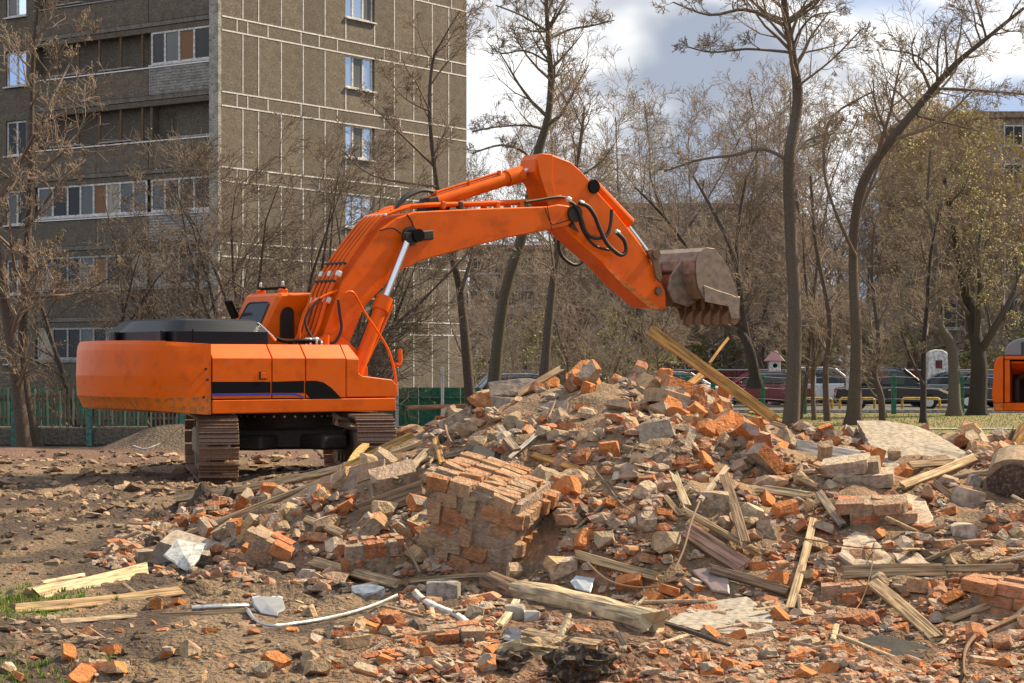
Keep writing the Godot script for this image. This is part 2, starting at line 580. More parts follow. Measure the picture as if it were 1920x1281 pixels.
func grid(b: MB, x0: float, x1: float, nx: int, ds: PackedFloat32Array, f: Callable, colf: Callable) -> void:
	var base := b.v.size()
	var nd := ds.size()
	var hs := PackedFloat32Array()
	hs.resize((nx + 1) * nd)
	for j in nd:
		for i in nx + 1:
			hs[j * (nx + 1) + i] = f.call(lerpf(x0, x1, float(i) / nx), ds[j])
	for j in nd:
		for i in nx + 1:
			var x := lerpf(x0, x1, float(i) / nx)
			var y := hs[j * (nx + 1) + i]
			var i0 := maxi(i - 1, 0)
			var i1 := mini(i + 1, nx)
			var j0 := maxi(j - 1, 0)
			var j1 := mini(j + 1, nd - 1)
			var gx := (hs[j * (nx + 1) + i1] - hs[j * (nx + 1) + i0]) / ((i1 - i0) * (x1 - x0) / nx)
			var gd := (hs[j1 * (nx + 1) + i] - hs[j0 * (nx + 1) + i]) / (ds[j1] - ds[j0])
			b.v.append(Vector3(x, y, -ds[j]))
			b.n.append(Vector3(-gx, 1.0, gd).normalized())
			b.c.append(colf.call(x, ds[j]))
			b.uv.append(Vector2(x, ds[j]))
	for j in nd - 1:
		for i in nx:
			var a := base + j * (nx + 1) + i
			var e := a + nx + 1
			b.ix.append(a); b.ix.append(e); b.ix.append(a + 1)
			b.ix.append(a + 1); b.ix.append(e); b.ix.append(e + 1)

func steps(a: float, b: float, n: int) -> PackedFloat32Array:
	var r := PackedFloat32Array()
	for i in n + 1:
		r.append(a * pow(b / a, float(i) / n))
	return r

func make_ground() -> void:
	var b := MB.new()
	grid(b, -11.0, 12.0, 400, steps(9.5, 31.0, 300), land, ground_colour)
	grid(b, -26.0, 28.0, 230, steps(30.98, 62.0, 90), land, ground_colour)
	var g := part(self, "ground", b.mesh(), M.ground)
	tag(g, "churned brown earth with brick dust, dry turf farther back", "", "", "structure")
	var b2 := MB.new()
	b2.col = Color(0.16, 0.12, 0.08)
	b2.quad(Vector3(-700, -0.12, 60), Vector3(700, -0.12, 60), Vector3(700, -0.12, -1200), Vector3(-700, -0.12, -1200), Vector3.UP)
	var far := part(self, "far_ground", b2.mesh(), M.ground)
	tag(far, "bare ground reaching to the horizon", "", "", "structure")
	var b3 := MB.new()
	grid(b3, -60.0, 70.0, 60, steps(61.9, 73.6, 14), func(_x, _d): return 0.0, ground_colour)
	tag(part(self, "verge", b3.mesh(), M.ground), "dry grassy verge under the trees before the car park", "", "", "structure")
	# car park behind the verge
	var r := MB.new()
	r.quad(Vector3(-60, 0.004, -73.9), Vector3(90, 0.004, -73.9), Vector3(90, 0.004, -91), Vector3(-60, 0.004, -91), Vector3.UP)
	tag(part(self, "car_park", r.mesh(), M.asphalt), "grey asphalt car park with parked cars behind the verge", "", "", "structure")
	var k := thing("kerb", "pale concrete kerb between verge and car park", "kerb")
	k.set_meta("kind", "structure")
	for i in 40:
		part(k, "kerb_stone", boxm(Vector3(1.985, 0.26, 0.15), 0.02), M.kerb, Transform3D(Basis(), Vector3(-30.0 + i * 2.0, 0.02, -73.7)))
	var pth := MB.new()
	for i in 20:
		var x := 9.5 + i * 0.55
		var z := -55.5 - sin(i * 0.22) * 0.5
		pth.quad(Vector3(x, 0.03, z), Vector3(x + 0.55, 0.03, -55.5 - sin((i + 1) * 0.22) * 0.5), Vector3(x + 0.55, 0.03, -56.2 - sin((i + 1) * 0.22) * 0.4), Vector3(x, 0.03, -56.2 - sin(i * 0.22) * 0.4), Vector3.UP)
	tag(part(self, "path", pth.mesh(), M.kerb), "pale worn footpath crossing the grass", "", "", "structure")

func tufts(called: String, label: String, n: int, place: Callable, h: float, w: float, cols: Array) -> void:
	var b := MB.new()
	for s in 5:
		var a := TAU * s / 5.0
		var o := Vector3(cos(a), 0, sin(a)) * 0.5
		var side := Vector3(-sin(a), 0, cos(a)) * w
		b.tri(o * 0.3 - side, o * 0.3 + side, o + Vector3(0, 1.0, 0), Vector3(cos(a), 0.4, sin(a)))
	var mm := MultiMesh.new()
	mm.transform_format = MultiMesh.TRANSFORM_3D
	mm.use_colors = true
	mm.mesh = b.mesh()
	mm.instance_count = n
	for i in n:
		var p: Vector3 = place.call()
		var s := h * rng.randf_range(0.5, 1.3)
		mm.set_instance_transform(i, Transform3D(Basis(Vector3.UP, rng.randf() * TAU).scaled(Vector3(s, s, s)), p))
		var c: Color = cols[rng.randi() % cols.size()]
		mm.set_instance_color(i, c * rng.randf_range(0.7, 1.25))
	var o := MultiMeshInstance3D.new()
	o.name = numbered(called)
	o.multimesh = mm
	o.material_override = M.grass
	add_child(o)
	tag(o, label, "", "", "stuff")

func make_grass() -> void:
	var green := [Color(0.10, 0.20, 0.02), Color(0.16, 0.26, 0.03), Color(0.22, 0.24, 0.06)]
	var dry := [Color(0.33, 0.26, 0.14), Color(0.28, 0.23, 0.10), Color(0.24, 0.24, 0.07), Color(0.19, 0.24, 0.05)]
	tufts("verge_grass", "short patchy grass on the verge under the trees", 16000, func():
		var d := rng.randf_range(47.0, 72.0)
		var x := rng.randf_range(2.0, 24.0)
		return Vector3(x, land(x, d) if d < 62.0 else 0.0, -d), 0.035, 0.16, dry)
	tufts("sprouting_grass", "young green grass tufts at the left edge of the bare soil", 900, func():
		var near := rng.randf() < 0.3
		var x: float = (-3.15 + rng.randfn() * 0.35) if near else (-3.95 + rng.randfn() * 0.3)
		var d: float = (12.3 + rng.randfn() * 0.25) if near else (16.0 + rng.randfn() * 0.6)
		return Vector3(x, land(x, d) - 0.01, -d), 0.045, 0.14, green)

func make_heap() -> void:
	var b := MB.new()
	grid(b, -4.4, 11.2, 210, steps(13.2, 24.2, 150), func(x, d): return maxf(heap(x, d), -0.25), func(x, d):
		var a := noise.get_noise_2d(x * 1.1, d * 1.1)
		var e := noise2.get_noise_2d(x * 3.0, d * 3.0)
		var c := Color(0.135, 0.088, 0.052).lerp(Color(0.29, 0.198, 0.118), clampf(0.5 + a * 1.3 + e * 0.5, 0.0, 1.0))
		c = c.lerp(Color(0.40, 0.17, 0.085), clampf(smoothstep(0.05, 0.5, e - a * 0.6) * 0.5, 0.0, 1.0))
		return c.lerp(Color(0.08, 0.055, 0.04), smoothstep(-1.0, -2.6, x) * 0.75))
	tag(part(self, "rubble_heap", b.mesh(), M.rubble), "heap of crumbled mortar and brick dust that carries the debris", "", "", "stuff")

# ---------------------------------------------------------------- apartment block on the left
var bc := Vector3(-10.47, 0, -73.0)
var be := [Vector3(0.579, 0, -0.815), Vector3(-0.815, 0, -0.579)]
var bn := [Vector3(0.815, 0, 0.579), Vector3(-0.579, 0, 0.815)]

func ft(px: float, face: int) -> float:
	var k := (px - 960.0) / F
	var e: Vector3 = be[face]
	return (k * -bc.z - bc.x) / (e.x + k * e.z)

func fy(px: float, py: float, face: int) -> float:
	var e: Vector3 = be[face]
	return EYE - (py - HY) * (-(bc.z + e.z * ft(px, face))) / F

# a box lying on a face: t0..t1 along it, y0..y1 up, from out0 to out1 in front of it
func fb(face: int, t0: float, t1: float, y0: float, y1: float, o0: float, o1: float, bev := 0.0) -> ArrayMesh:
	var b := MB.new()
	b.col = Color(1, 1, 1)
	fbx(b, face, t0, t1, y0, y1, o0, o1, bev)
	return b.mesh()

func fbx(b: MB, face: int, t0: float, t1: float, y0: float, y1: float, o0: float, o1: float, bev := 0.0) -> void:
	var e: Vector3 = be[face]
	var nn: Vector3 = bn[face]
	b.box(Transform3D(Basis(e, Vector3.UP, nn), bc + e * (t0 + t1) * 0.5 + nn * (o0 + o1) * 0.5 + Vector3(0, (y0 + y1) * 0.5, 0)), Vector3(absf(t1 - t0), absf(y1 - y0), absf(o1 - o0)), bev)

func fbc(face: int, c: Color, t0: float, t1: float, y0: float, y1: float, o0: float, o1: float) -> ArrayMesh:
	var b := MB.new()
	b.col = c
	fbx(b, face, t0, t1, y0, y1, o0, o1)
	return b.mesh()

func window_on(o: Node3D, face: int, t0: float, t1: float, y0: float, y1: float, sashes: Array, glass: Material, recess := 0.06, frame: Material = null, called := "window") -> void:
	var fm: Material = frame if frame else M.white_paint
	var fr := MB.new()
	var w := 0.07
	fbx(fr, face, t0, t1, y0, y0 + w, -recess, 0.02 - recess + 0.03)
	fbx(fr, face, t0, t1, y1 - w, y1, -recess, 0.02 - recess + 0.03)
	fbx(fr, face, t0, t0 + w, y0 + w + 0.002, y1 - w - 0.002, -recess, 0.02 - recess + 0.03)
	fbx(fr, face, t1 - w, t1, y0 + w + 0.002, y1 - w - 0.002, -recess, 0.02 - recess + 0.03)
	for s in sashes:
		var m: float = lerpf(t0, t1, s)
		fbx(fr, face, m - w * 0.6, m + w * 0.6, y0 + w + 0.002, y1 - w - 0.002, -recess, 0.045 - recess)
	var f := part(o, called, fr.mesh(), fm)
	var es := [0.0] + sashes + [1.0]
	for i in es.size() - 1:
		var g := glass
		var pick := rng.randf()
		if glass == M.glass_dark: g = M.curtain if pick < 0.2 else (M.glass_grey if pick < 0.5 else (M.board if pick < 0.56 else glass))
		elif pick < 0.3: g = M.glass_grey
		part(f, "pane", fb(face, lerpf(t0, t1, es[i]) + w * 0.6, lerpf(t0, t1, es[i + 1]) - w * 0.6, y0 + w, y1 - w, -recess - 0.02, -recess + 0.012), g)
	part(f, "sill", fb(face, t0 - 0.08, t1 + 0.08, y0 - 0.06, y0 - 0.004, -recess, 0.1), fm)

func make_block() -> void:
	var o := thing("apartment_block", "tall brown panel apartment block with white joints and glazed balconies", "building")
	var sand := Color(0.245, 0.214, 0.172)
	var top := 27.0
	var w0: float = ft(648.0, 0)
	var w1: float = ft(702.0, 0)
	var xr: float = ft(875.0, 0)
	var floors := []
	for k in 9:
		floors.append(0.74 + 2.72 * k)
	# end wall, built as panels round its column of windows
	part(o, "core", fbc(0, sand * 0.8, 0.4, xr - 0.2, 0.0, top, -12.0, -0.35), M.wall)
	var cuts := [0.0]
	for p in [455.0, 484.5, 527.0, 568.0, 609.0]:
		cuts.append(ft(p, 0))
	cuts.append_array([w0, w1])
	for p in [739.0, 775.5, 810.0, 841.0]:
		cuts.append(ft(p, 0))
	cuts.append(xr)
	for k in range(-1, 9):
		var y0: float = floors[k] if k >= 0 else 0.0
		var y1: float = floors[k + 1] if k < 8 else top
		if k < 0: y1 = floors[0]
		var tall: float = y1 - 0.50 if k >= 0 and k < 8 else y1
		for i in cuts.size() - 1:
			var wall_c: Color = sand * rng.randf_range(0.82, 1.14)
			if i == 6 and k >= 0 and k < 8:
				# apron under the window, the window itself above it up to the band
				part(o, "wall_panel", fbc(0, wall_c * 1.15, w0 + 0.01, w1 - 0.01, y0 + 0.012, y0 + 0.88, -0.34, 0.0), M.wall)
				window_on(o, 0, w0 + 0.02, w1 - 0.02, y0 + 0.92, y1 - 0.52, [0.3, 0.66], M.glass_blue, 0.14)
			else:
				part(o, "wall_panel", fbc(0, wall_c, cuts[i] + 0.012, cuts[i + 1] - 0.012, y0 + 0.012, tall - 0.012, -0.34, 0.0), M.wall)
		if k >= 0 and k < 8:
			var off := [0.0, ft(444.0, 0), ft(464.0, 0), ft(502.0, 0), ft(564.0, 0), ft(598.0, 0), ft(632.0, 0), w1 + 0.6, ft(750.0, 0), ft(803.0, 0), ft(846.0, 0), xr]
			for i in off.size() - 1:
				part(o, "band_panel", fbc(0, sand * rng.randf_range(0.86, 1.12), off[i] + 0.012, off[i + 1] - 0.012, tall + 0.012, y1 - 0.012, -0.34, 0.0), M.wall)
				if i > 0:
					part(o, "joint", fb(0, off[i] - 0.023, off[i] + 0.023, tall + 0.04, y1 - 0.04, -0.1, 0.012), M.seal)
			part(o, "joint", fb(0, 0.02, xr - 0.02, y1 - 0.026, y1 + 0.026, -0.1, 0.014), M.seal)
			part(o, "joint", fb(0, 0.02, xr - 0.02, tall - 0.026, tall + 0.026, -0.1, 0.014), M.seal)
			for i in range(1, cuts.size() - 1):
				if i == 6 or i == 7:
					part(o, "joint", fb(0, cuts[i] - 0.028, cuts[i] + 0.028, y0 + 0.04, y0 + 0.85, -0.1, 0.012), M.seal)
				else:
					part(o, "joint", fb(0, cuts[i] - 0.023, cuts[i] + 0.023, y0 + 0.04, tall - 0.04, -0.1, 0.012), M.seal)
	# small brackets down the far corner
	for k in 16:
		part(o, "bracket", fb(0, xr - 0.002, xr + 0.22, 4.0 + k * 0.9, 4.06 + k * 0.9, -0.3, -0.24), M.dark_steel)
	# balcony side in the shade
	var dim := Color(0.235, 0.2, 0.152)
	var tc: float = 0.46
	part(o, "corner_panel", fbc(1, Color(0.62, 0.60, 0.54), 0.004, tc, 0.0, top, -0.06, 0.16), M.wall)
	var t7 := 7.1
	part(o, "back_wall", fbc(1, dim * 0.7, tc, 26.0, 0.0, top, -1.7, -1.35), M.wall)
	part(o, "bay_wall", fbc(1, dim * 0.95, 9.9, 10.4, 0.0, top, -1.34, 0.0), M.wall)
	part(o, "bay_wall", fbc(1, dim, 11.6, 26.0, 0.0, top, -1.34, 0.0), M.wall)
	# rows seen in the photograph, by the height of their parapet top
	for k in range(-1, 9):
		var yb: float = (floors[k] if k >= 0 else -1.98) + 0.10
		var slab := yb
		part(o, "floor_slab", fbc(1, Color(0.30, 0.28, 0.24), tc + 0.01, 9.9, slab - 0.16, slab, -1.34, 0.06), M.wall)
		var pt := slab + 1.0
		# parapet: a separate sheet for the bay next to the corner
		var brown: Color = dim * rng.randf_range(0.85, 1.15)
		var near_c: Color = brown
		if k == 4: near_c = Color(0.50, 0.50, 0.47)
		if k == 2: near_c = Color(0.40, 0.43, 0.46)
		var bal := part(o, "parapet", fbc(1, near_c, tc + 0.02, 3.6, slab + 0.01, pt, 0.0, 0.08), M.wall)
		if k == 2 or k == 4:
			for r in 9:
				part(bal, "sheet_rib", fb(1, tc + 0.03, 3.59, slab + 0.06 + r * 0.105, slab + 0.075 + r * 0.105, 0.08, 0.1), M.white_paint if k == 2 else M.kerb)
		part(o, "parapet", fbc(1, brown, 3.64, 6.4, slab + 0.01, pt, 0.0, 0.07), M.wall)
		part(o, "parapet", fbc(1, brown * rng.randf_range(0.8, 1.15), 6.43, 9.88, slab + 0.01, pt - 0.02, 0.0, 0.07), M.wall)
		part(o, "parapet_rail", fb(1, tc + 0.02, 9.88, pt + 0.004, pt + 0.05, -0.02, 0.11), M.zinc if k in [2, 3, 4] else M.kerb)
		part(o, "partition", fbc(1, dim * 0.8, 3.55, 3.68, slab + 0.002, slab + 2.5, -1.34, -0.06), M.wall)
		part(o, "lintel", fbc(1, dim * 0.9, tc + 0.01, 9.9, slab + 2.34, slab + 2.54, -0.25, 0.03), M.wall)
		var y0 := pt + 0.07
		var y1 := slab + 2.33
		# glazing
		if k in [0, 1, 2, 4, 5]:
			window_on(o, 1, tc + 0.03, 3.52, y0 + 0.06, y1, [0.28, 0.53, 0.77], M.glass_dark, 0.02, M.white_paint if k in [2, 4] else M.kerb, "balcony_glazing")
		if k == 3:
			window_on(o, 1, tc + 0.03, 2.5, y0 + 0.06, y1 - 0.15, [0.36, 0.7], M.glass_dark, 0.5, M.kerb, "balcony_glazing")
			part(o, "board", fbc(1, Color(0.6, 0.58, 0.54), 2.62, 3.35, y0, y1 - 0.2, -0.45, -0.4), M.wall)
		if k in [0, 1, 2]:
			window_on(o, 1, 3.75, 9.7, y0 + 0.06, y1, [0.12, 0.24, 0.36, 0.48, 0.6, 0.72, 0.86], M.glass_dark, 0.02, M.white_paint if k == 2 else M.kerb, "balcony_glazing")
			for q in 4:
				part(o, "inner_board", fbc(1, Color(0.42, 0.19, 0.07) if k == 2 else Color(0.2, 0.16, 0.1), 3.9 + q * 0.8, 4.5 + q * 0.8, y0 + 0.1, y1 - 0.1, -0.35, -0.3), M.wall)
		if k in [3, 4, 5, 6]:
			for q in 5:
				part(o, "old_frame", fbc(1, Color(0.24, 0.15, 0.085), 4.0 + q * 1.15, 4.09 + q * 1.15, y0, y1, -0.1, -0.02), M.wall)
			window_on(o, 1, 4.6, 6.2, y0 + 0.1, y1, [0.5], M.glass_dark, 1.2, M.kerb, "balcony_window")
			window_on(o, 1, 7.3, 8.9, y0 + 0.1, y1, [0.5], M.glass_dark, 1.2, M.kerb, "balcony_window")
		# window of the next bay
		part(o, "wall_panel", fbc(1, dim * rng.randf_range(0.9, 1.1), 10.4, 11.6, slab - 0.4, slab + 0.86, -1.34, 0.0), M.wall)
		window_on(o, 1, 10.42, 11.58, slab + 0.95, slab + 2.3, [0.5], M.glass_blue if k > 3 else M.glass_dark, 0.12)

# ---------------------------------------------------------------- buildings beyond the trees
func house(label: String, px0: float, px1: float, pytop: float, d: float, deep: float, c: Color, nwin: int, storeys: int, turn := 0.0, roof := Color(0.3, 0.12, 0.08)) -> void:
	var x0 := (px0 - 960.0) * d / F
	var x1 := (px1 - 960.0) * d / F
	var w := x1 - x0
	var h := EYE - (pytop - HY) * d / F
	var o := thing("apartment_building", label, "building", Vector3((x0 + x1) * 0.5, 0, -d), turn)
	var b := MB.new()
	b.col = c
	b.box(Transform3D(Basis(), Vector3(0, h * 0.5, -deep * 0.5)), Vector3(w, h, deep))
	part(o, "wall", b.mesh(), M.wall)
	var rf := MB.new()
	rf.col = roof
	rf.box(Transform3D(Basis(), Vector3(0, h + 0.26, -deep * 0.5)), Vector3(w + 0.7, 0.5, deep + 0.7), 0.05)
	part(o, "roof", rf.mesh(), M.wall)
	var sh := h / storeys
	for s in storeys:
		for i in nwin:
			var x := -w * 0.5 + w * (i + 0.5) / nwin
			var f := part(o, "window", boxm(Vector3(1.45, 1.55, 0.12)), M.white_paint, Transform3D(Basis(), Vector3(x, s * sh + sh * 0.55, 0.02)))
			part(f, "pane", boxm(Vector3(0.58, 1.35, 0.03)), M.glass_dark, Transform3D(Basis(), Vector3(-0.33, 0, 0.07)))
			part(f, "pane", boxm(Vector3(0.58, 1.35, 0.03)), M.glass_dark, Transform3D(Basis(), Vector3(0.33, 0, 0.07)))
			part(f, "sill", boxm(Vector3(1.6, 0.07, 0.2)), M.white_paint, Transform3D(Basis(), Vector3(0, -0.82, 0.09)))

func make_far_buildings() -> void:
	house("low cream building with green shuttered windows behind the red fence", 1738, 2080, 440, 104, 12, Color(0.50, 0.44, 0.34), 3, 3, -0.06)
	house("tall tan building half hidden by yellow budding trees", 1722, 2150, 222, 150, 16, Color(0.52, 0.42, 0.31), 6, 7, 0.0, Color(0.42, 0.31, 0.24))
	house("long pale brown building with reddish roof line behind the middle trees", 1130, 1470, 392, 175, 14, Color(0.46, 0.40, 0.33), 9, 5, 0.0, Color(0.42, 0.24, 0.17))
	house("small pale grey building between tree trunks behind the heap", 1050, 1180, 592, 120, 10, Color(0.36, 0.36, 0.35), 2, 2)
	house("white walled low building behind the red fence", 1330, 1560, 628, 112, 9, Color(0.55, 0.54, 0.52), 5, 1)
	house("long dim building far behind the middle trees", 880, 1130, 470, 190, 14, Color(0.33, 0.29, 0.25), 8, 4)

# ---------------------------------------------------------------- fences
func make_fences() -> void:
	# pickets in front of the block
	var d := 46.0
	var o := thing("picket_fence", "weathered wooden picket fence on a concrete plinth at the left", "fence")
	var x0 := (-60.0 - 960.0) * d / F
	var x1 := (362.0 - 960.0) * d / F
	var b := MB.new()
	b.col = Color(0.19, 0.165, 0.14)
	b.box(Transform3D(Basis(), Vector3((x0 + x1) * 0.5, 0.19, -d)), Vector3(x1 - x0, 0.42, 0.2), 0.03)
	part(o, "plinth", b.mesh(), M.concrete)
	var n := int((x1 - x0) / 0.098)
	var pm := boxm(Vector3(0.045, 0.82, 0.025), 0.006)
	for i in n:
		var c := part(o, "picket", pm, M.picket if i % 3 else M.picket_pale, Transform3D(Basis(Vector3(0, 0, 1), rng.randf_range(-0.03, 0.03)), Vector3(x0 + 0.05 + i * 0.098, 0.84 + rng.randf_range(-0.03, 0.03), -d + 0.06)))
		c.name = c.name
	for y in [0.6, 1.1]:
		part(o, "rail", boxm(Vector3(x1 - x0, 0.06, 0.04)), M.picket, Transform3D(Basis(), Vector3((x0 + x1) * 0.5, y, -d + 0.025)))
	for p in [30.0, 170.0, 345.0]:
		part(o, "post", boxm(Vector3(0.13, 1.55, 0.13), 0.01), M.green_post, Transform3D(Basis(), Vector3((p - 960.0) * d / F, 0.7, -d + 0.16)))
	# green sheet fence
	d = 58.0
	var g := thing("green_fence", "dark green ribbed sheet fence behind the excavator", "fence")
	x0 = (-80.0 - 960.0) * d / F
	x1 = (902.0 - 960.0) * d / F
	var k := 0
	while x0 < x1:
		var w := minf(1.2, x1 - x0)
		var sheet := part(g, "sheet", boxm(Vector3(w - 0.02, 1.10, 0.03)), M.green_paint, Transform3D(Basis(), Vector3(x0 + w * 0.5, 0.59, -d)))
		for r in int(w / 0.2):
			part(sheet, "rib", boxm(Vector3(0.05, 1.08, 0.025), 0.006), M.green_paint, Transform3D(Basis(), Vector3(-w * 0.5 + 0.1 + r * 0.2, 0, 0.026)))
		part(g, "rail", boxm(Vector3(w, 0.05, 0.05)), M.green_post, Transform3D(Basis(), Vector3(x0 + w * 0.5, 0.86, -d + 0.07)))
		x0 += 1.2
		k += 1
	for p in [[745.0, 690.0], [830.0, 698.0]]:
		part(g, "post", boxm(Vector3(0.09, 1.72, 0.09), 0.01), M.zinc, Transform3D(Basis(), Vector3((p[0] - 960.0) * d / F, 0.86, -d + 0.2)))
	part(g, "top_wire", boxm(Vector3(2.6, 0.02, 0.02)), M.zinc, Transform3D(Basis(), Vector3((830.0 - 960.0) * d / F, 1.55, -d + 0.2)))
	# green posts with slack wires along the verge
	d = 72.5
	var ps := [1272.0, 1290.0, 1337.0, 1430.0, 1508.0, 1548.0, 1676.0, 1803.0, 1960.0]
	var wf := thing("wire_fence", "green posts strung with thin wires along the verge", "fence")
	for p in ps:
		part(wf, "post", boxm(Vector3(0.17, 1.42, 0.13), 0.012), M.green_paint, Transform3D(Basis(), Vector3((p - 960.0) * d / F, 0.70, -d)))
	for i in ps.size() - 1:
		for y in [0.55, 0.95, 1.34]:
			var wb := MB.new()
			var a := Vector3((ps[i] - 960.0) * d / F, y, -d + 0.08)
			var e := Vector3((ps[i + 1] - 960.0) * d / F, y, -d + 0.08)
			wb.tube([a, (a + e) * 0.5 - Vector3(0, 0.05, 0), e], [0.006, 0.006, 0.006], 4)
			part(wf, "wire", wb.mesh(), M.zinc)
	# dark red profiled fence behind the cars
	d = 93.0
	var rf := thing("red_fence", "dark red profiled metal fence behind the parked cars", "fence")
	x0 = (1215.0 - 960.0) * d / F
	x1 = (1960.0 - 960.0) * d / F
	while x0 < x1:
		var sheet := part(rf, "sheet", boxm(Vector3(1.98, 1.42, 0.03)), M.red_sheet, Transform3D(Basis(), Vector3(x0 + 1.0, 0.76, -d)))
		for r in 8:
			part(sheet, "rib", boxm(Vector3(0.11, 1.40, 0.04), 0.015), M.red_sheet, Transform3D(Basis(), Vector3(-0.87 + r * 0.25, 0, 0.03)))
		part(rf, "cap_rail", boxm(Vector3(2.0, 0.05, 0.09)), M.tin, Transform3D(Basis(), Vector3(x0 + 1.0, 1.497, -d)))
		x0 += 2.0
	# yellow hoop rails
	for q in [[1692.0, 1762.0, "bent yellow pipe rail before the black car"], [1575.0, 1640.0, "yellow pipe rail among the dark trunks"], [1486.0, 1560.0, "yellow pipe rail left of the dark trunks"]]:
		d = 74.6
		var y := thing("pipe_rail", q[2], "railing", Vector3(0, 0, 0), 0.0, "yellow pipe rails along the car park")
		var a := Vector3((q[0] - 960.0) * d / F, 0, -d)
		var e := Vector3((q[1] - 960.0) * d / F, 0, -d)
		var t := MB.new()
		t.tube([a + Vector3(0, 0.46, 0), a + Vector3(0.07, 0.52, 0), e + Vector3(-0.07, 0.52, 0), e + Vector3(0, 0.46, 0)], [0.05, 0.05, 0.05, 0.05], 8)
		part(y, "top_bar", t.mesh(), M.yellow_paint)
		for s in [a, e]:
			var l := MB.new()
			l.tube([s, s + Vector3(0, 0.47, 0)], [0.05, 0.05], 8)
			part(y, "leg", l.mesh(), M.yellow_paint)

# ---------------------------------------------------------------- parked cars
func make_car(label: String, px: float, d: float, turn: float, paint: Material, kind := 0) -> void:
	var o := thing("parked_car", label, "car", Vector3((px - 960.0) * d / F, 0.0, -d), turn, "cars parked beyond the verge")
	var hgt := 1.45 if kind == 0 else 1.62
	# profile, nose to the right (+x); metres
	var low := [Vector2(-2.15, 0.32), Vector2(-2.2, 0.55), Vector2(-2.12, 0.86), Vector2(-1.7, 0.93), Vector2(1.05, 0.95), Vector2(1.75, 0.86), Vector2(2.12, 0.70), Vector2(2.2, 0.45), Vector2(2.1, 0.25), Vector2(-2.0, 0.22)]
	var b := MB.new()
	b.prism(low, -0.86, 0.86, 0.09)
	part(o, "body", b.mesh(), paint)
	var cab := [Vector2(-1.75, 0.92), Vector2(-1.25, hgt - 0.06), Vector2(-0.85, hgt), Vector2(0.1, hgt), Vector2(0.42, hgt - 0.07), Vector2(1.22, 0.92)]
	var gl := MB.new()
	gl.prism(cab, -0.70, 0.70, 0.10)
	part(o, "glasshouse", gl.mesh(), M.car_glass)
	var rf := MB.new()
	rf.prism([Vector2(-1.3, hgt - 0.05), Vector2(-0.85, hgt + 0.025), Vector2(0.1, hgt + 0.025), Vector2(0.46, hgt - 0.06), Vector2(0.1, hgt - 0.03), Vector2(-0.85, hgt - 0.03)], -0.63, 0.63, 0.02)
	part(o, "roof", rf.mesh(), paint)
	for s in [-1.0, 1.0]:
		for q in [[-1.75, -1.3, 0.07], [-0.45, -0.42, 0.04], [0.42, 1.2, 0.06]]:
			var pl := MB.new()
			pl.tube([Vector3(q[0], 0.93, s * 0.72), Vector3(q[1] if q[0] < 0 else 0.42, hgt - 0.05, s * 0.62)] if q[0] < 0.3 else [Vector3(1.22, 0.93, s * 0.72), Vector3(0.42, hgt - 0.05, s * 0.62)], [q[2], q[2]], 6)
			part(o, "pillar", pl.mesh(), paint)
		var hd := part(o, "door", boxm(Vector3(1.0, 0.5, 0.03), 0.012), paint, Transform3D(Basis(), Vector3(0.25, 0.66, s * 0.862)))
		part(hd, "handle", boxm(Vector3(0.16, 0.03, 0.03)), M.chrome, Transform3D(Basis(), Vector3(-0.38, 0.12, s * 0.025)))
		part(o, "door", boxm(Vector3(0.95, 0.5, 0.03), 0.012), paint, Transform3D(Basis(), Vector3(-0.78, 0.66, s * 0.862)))
		part(o, "mirror", boxm(Vector3(0.12, 0.12, 0.18), 0.03), paint, Transform3D(Basis(), Vector3(0.92, 1.0, s * 0.92)))
		for x in [-1.35, 1.35]:
			var t := MB.new()
			t.tube([Vector3(x, 0.31, s * 0.68), Vector3(x, 0.31, s * 0.885)], [0.31, 0.31], 20)
			var wh := part(o, "wheel", t.mesh(), M.tyre)
			var r := MB.new()
			r.tube([Vector3(x, 0.31, s * 0.8), Vector3(x, 0.31, s * 0.895)], [0.2, 0.17], 14)
			part(wh, "rim", r.mesh(), M.zinc)
		part(o, "headlight", boxm(Vector3(0.14, 0.13, 0.36), 0.04), M.lamp_clear, Transform3D(Basis(), Vector3(2.08, 0.66, s * 0.58)))
		part(o, "tail_light", boxm(Vector3(0.12, 0.16, 0.34), 0.04), M.lamp_red, Transform3D(Basis(), Vector3(-2.12, 0.74, s * 0.6)))
	part(o, "bumper", boxm(Vector3(0.16, 0.2, 1.6), 0.05), M.black, Transform3D(Basis(), Vector3(2.14, 0.36, 0)))
	part(o, "number_plate", boxm(Vector3(0.02, 0.11, 0.5)), M.white_paint, Transform3D(Basis(), Vector3(2.225, 0.42, 0)))

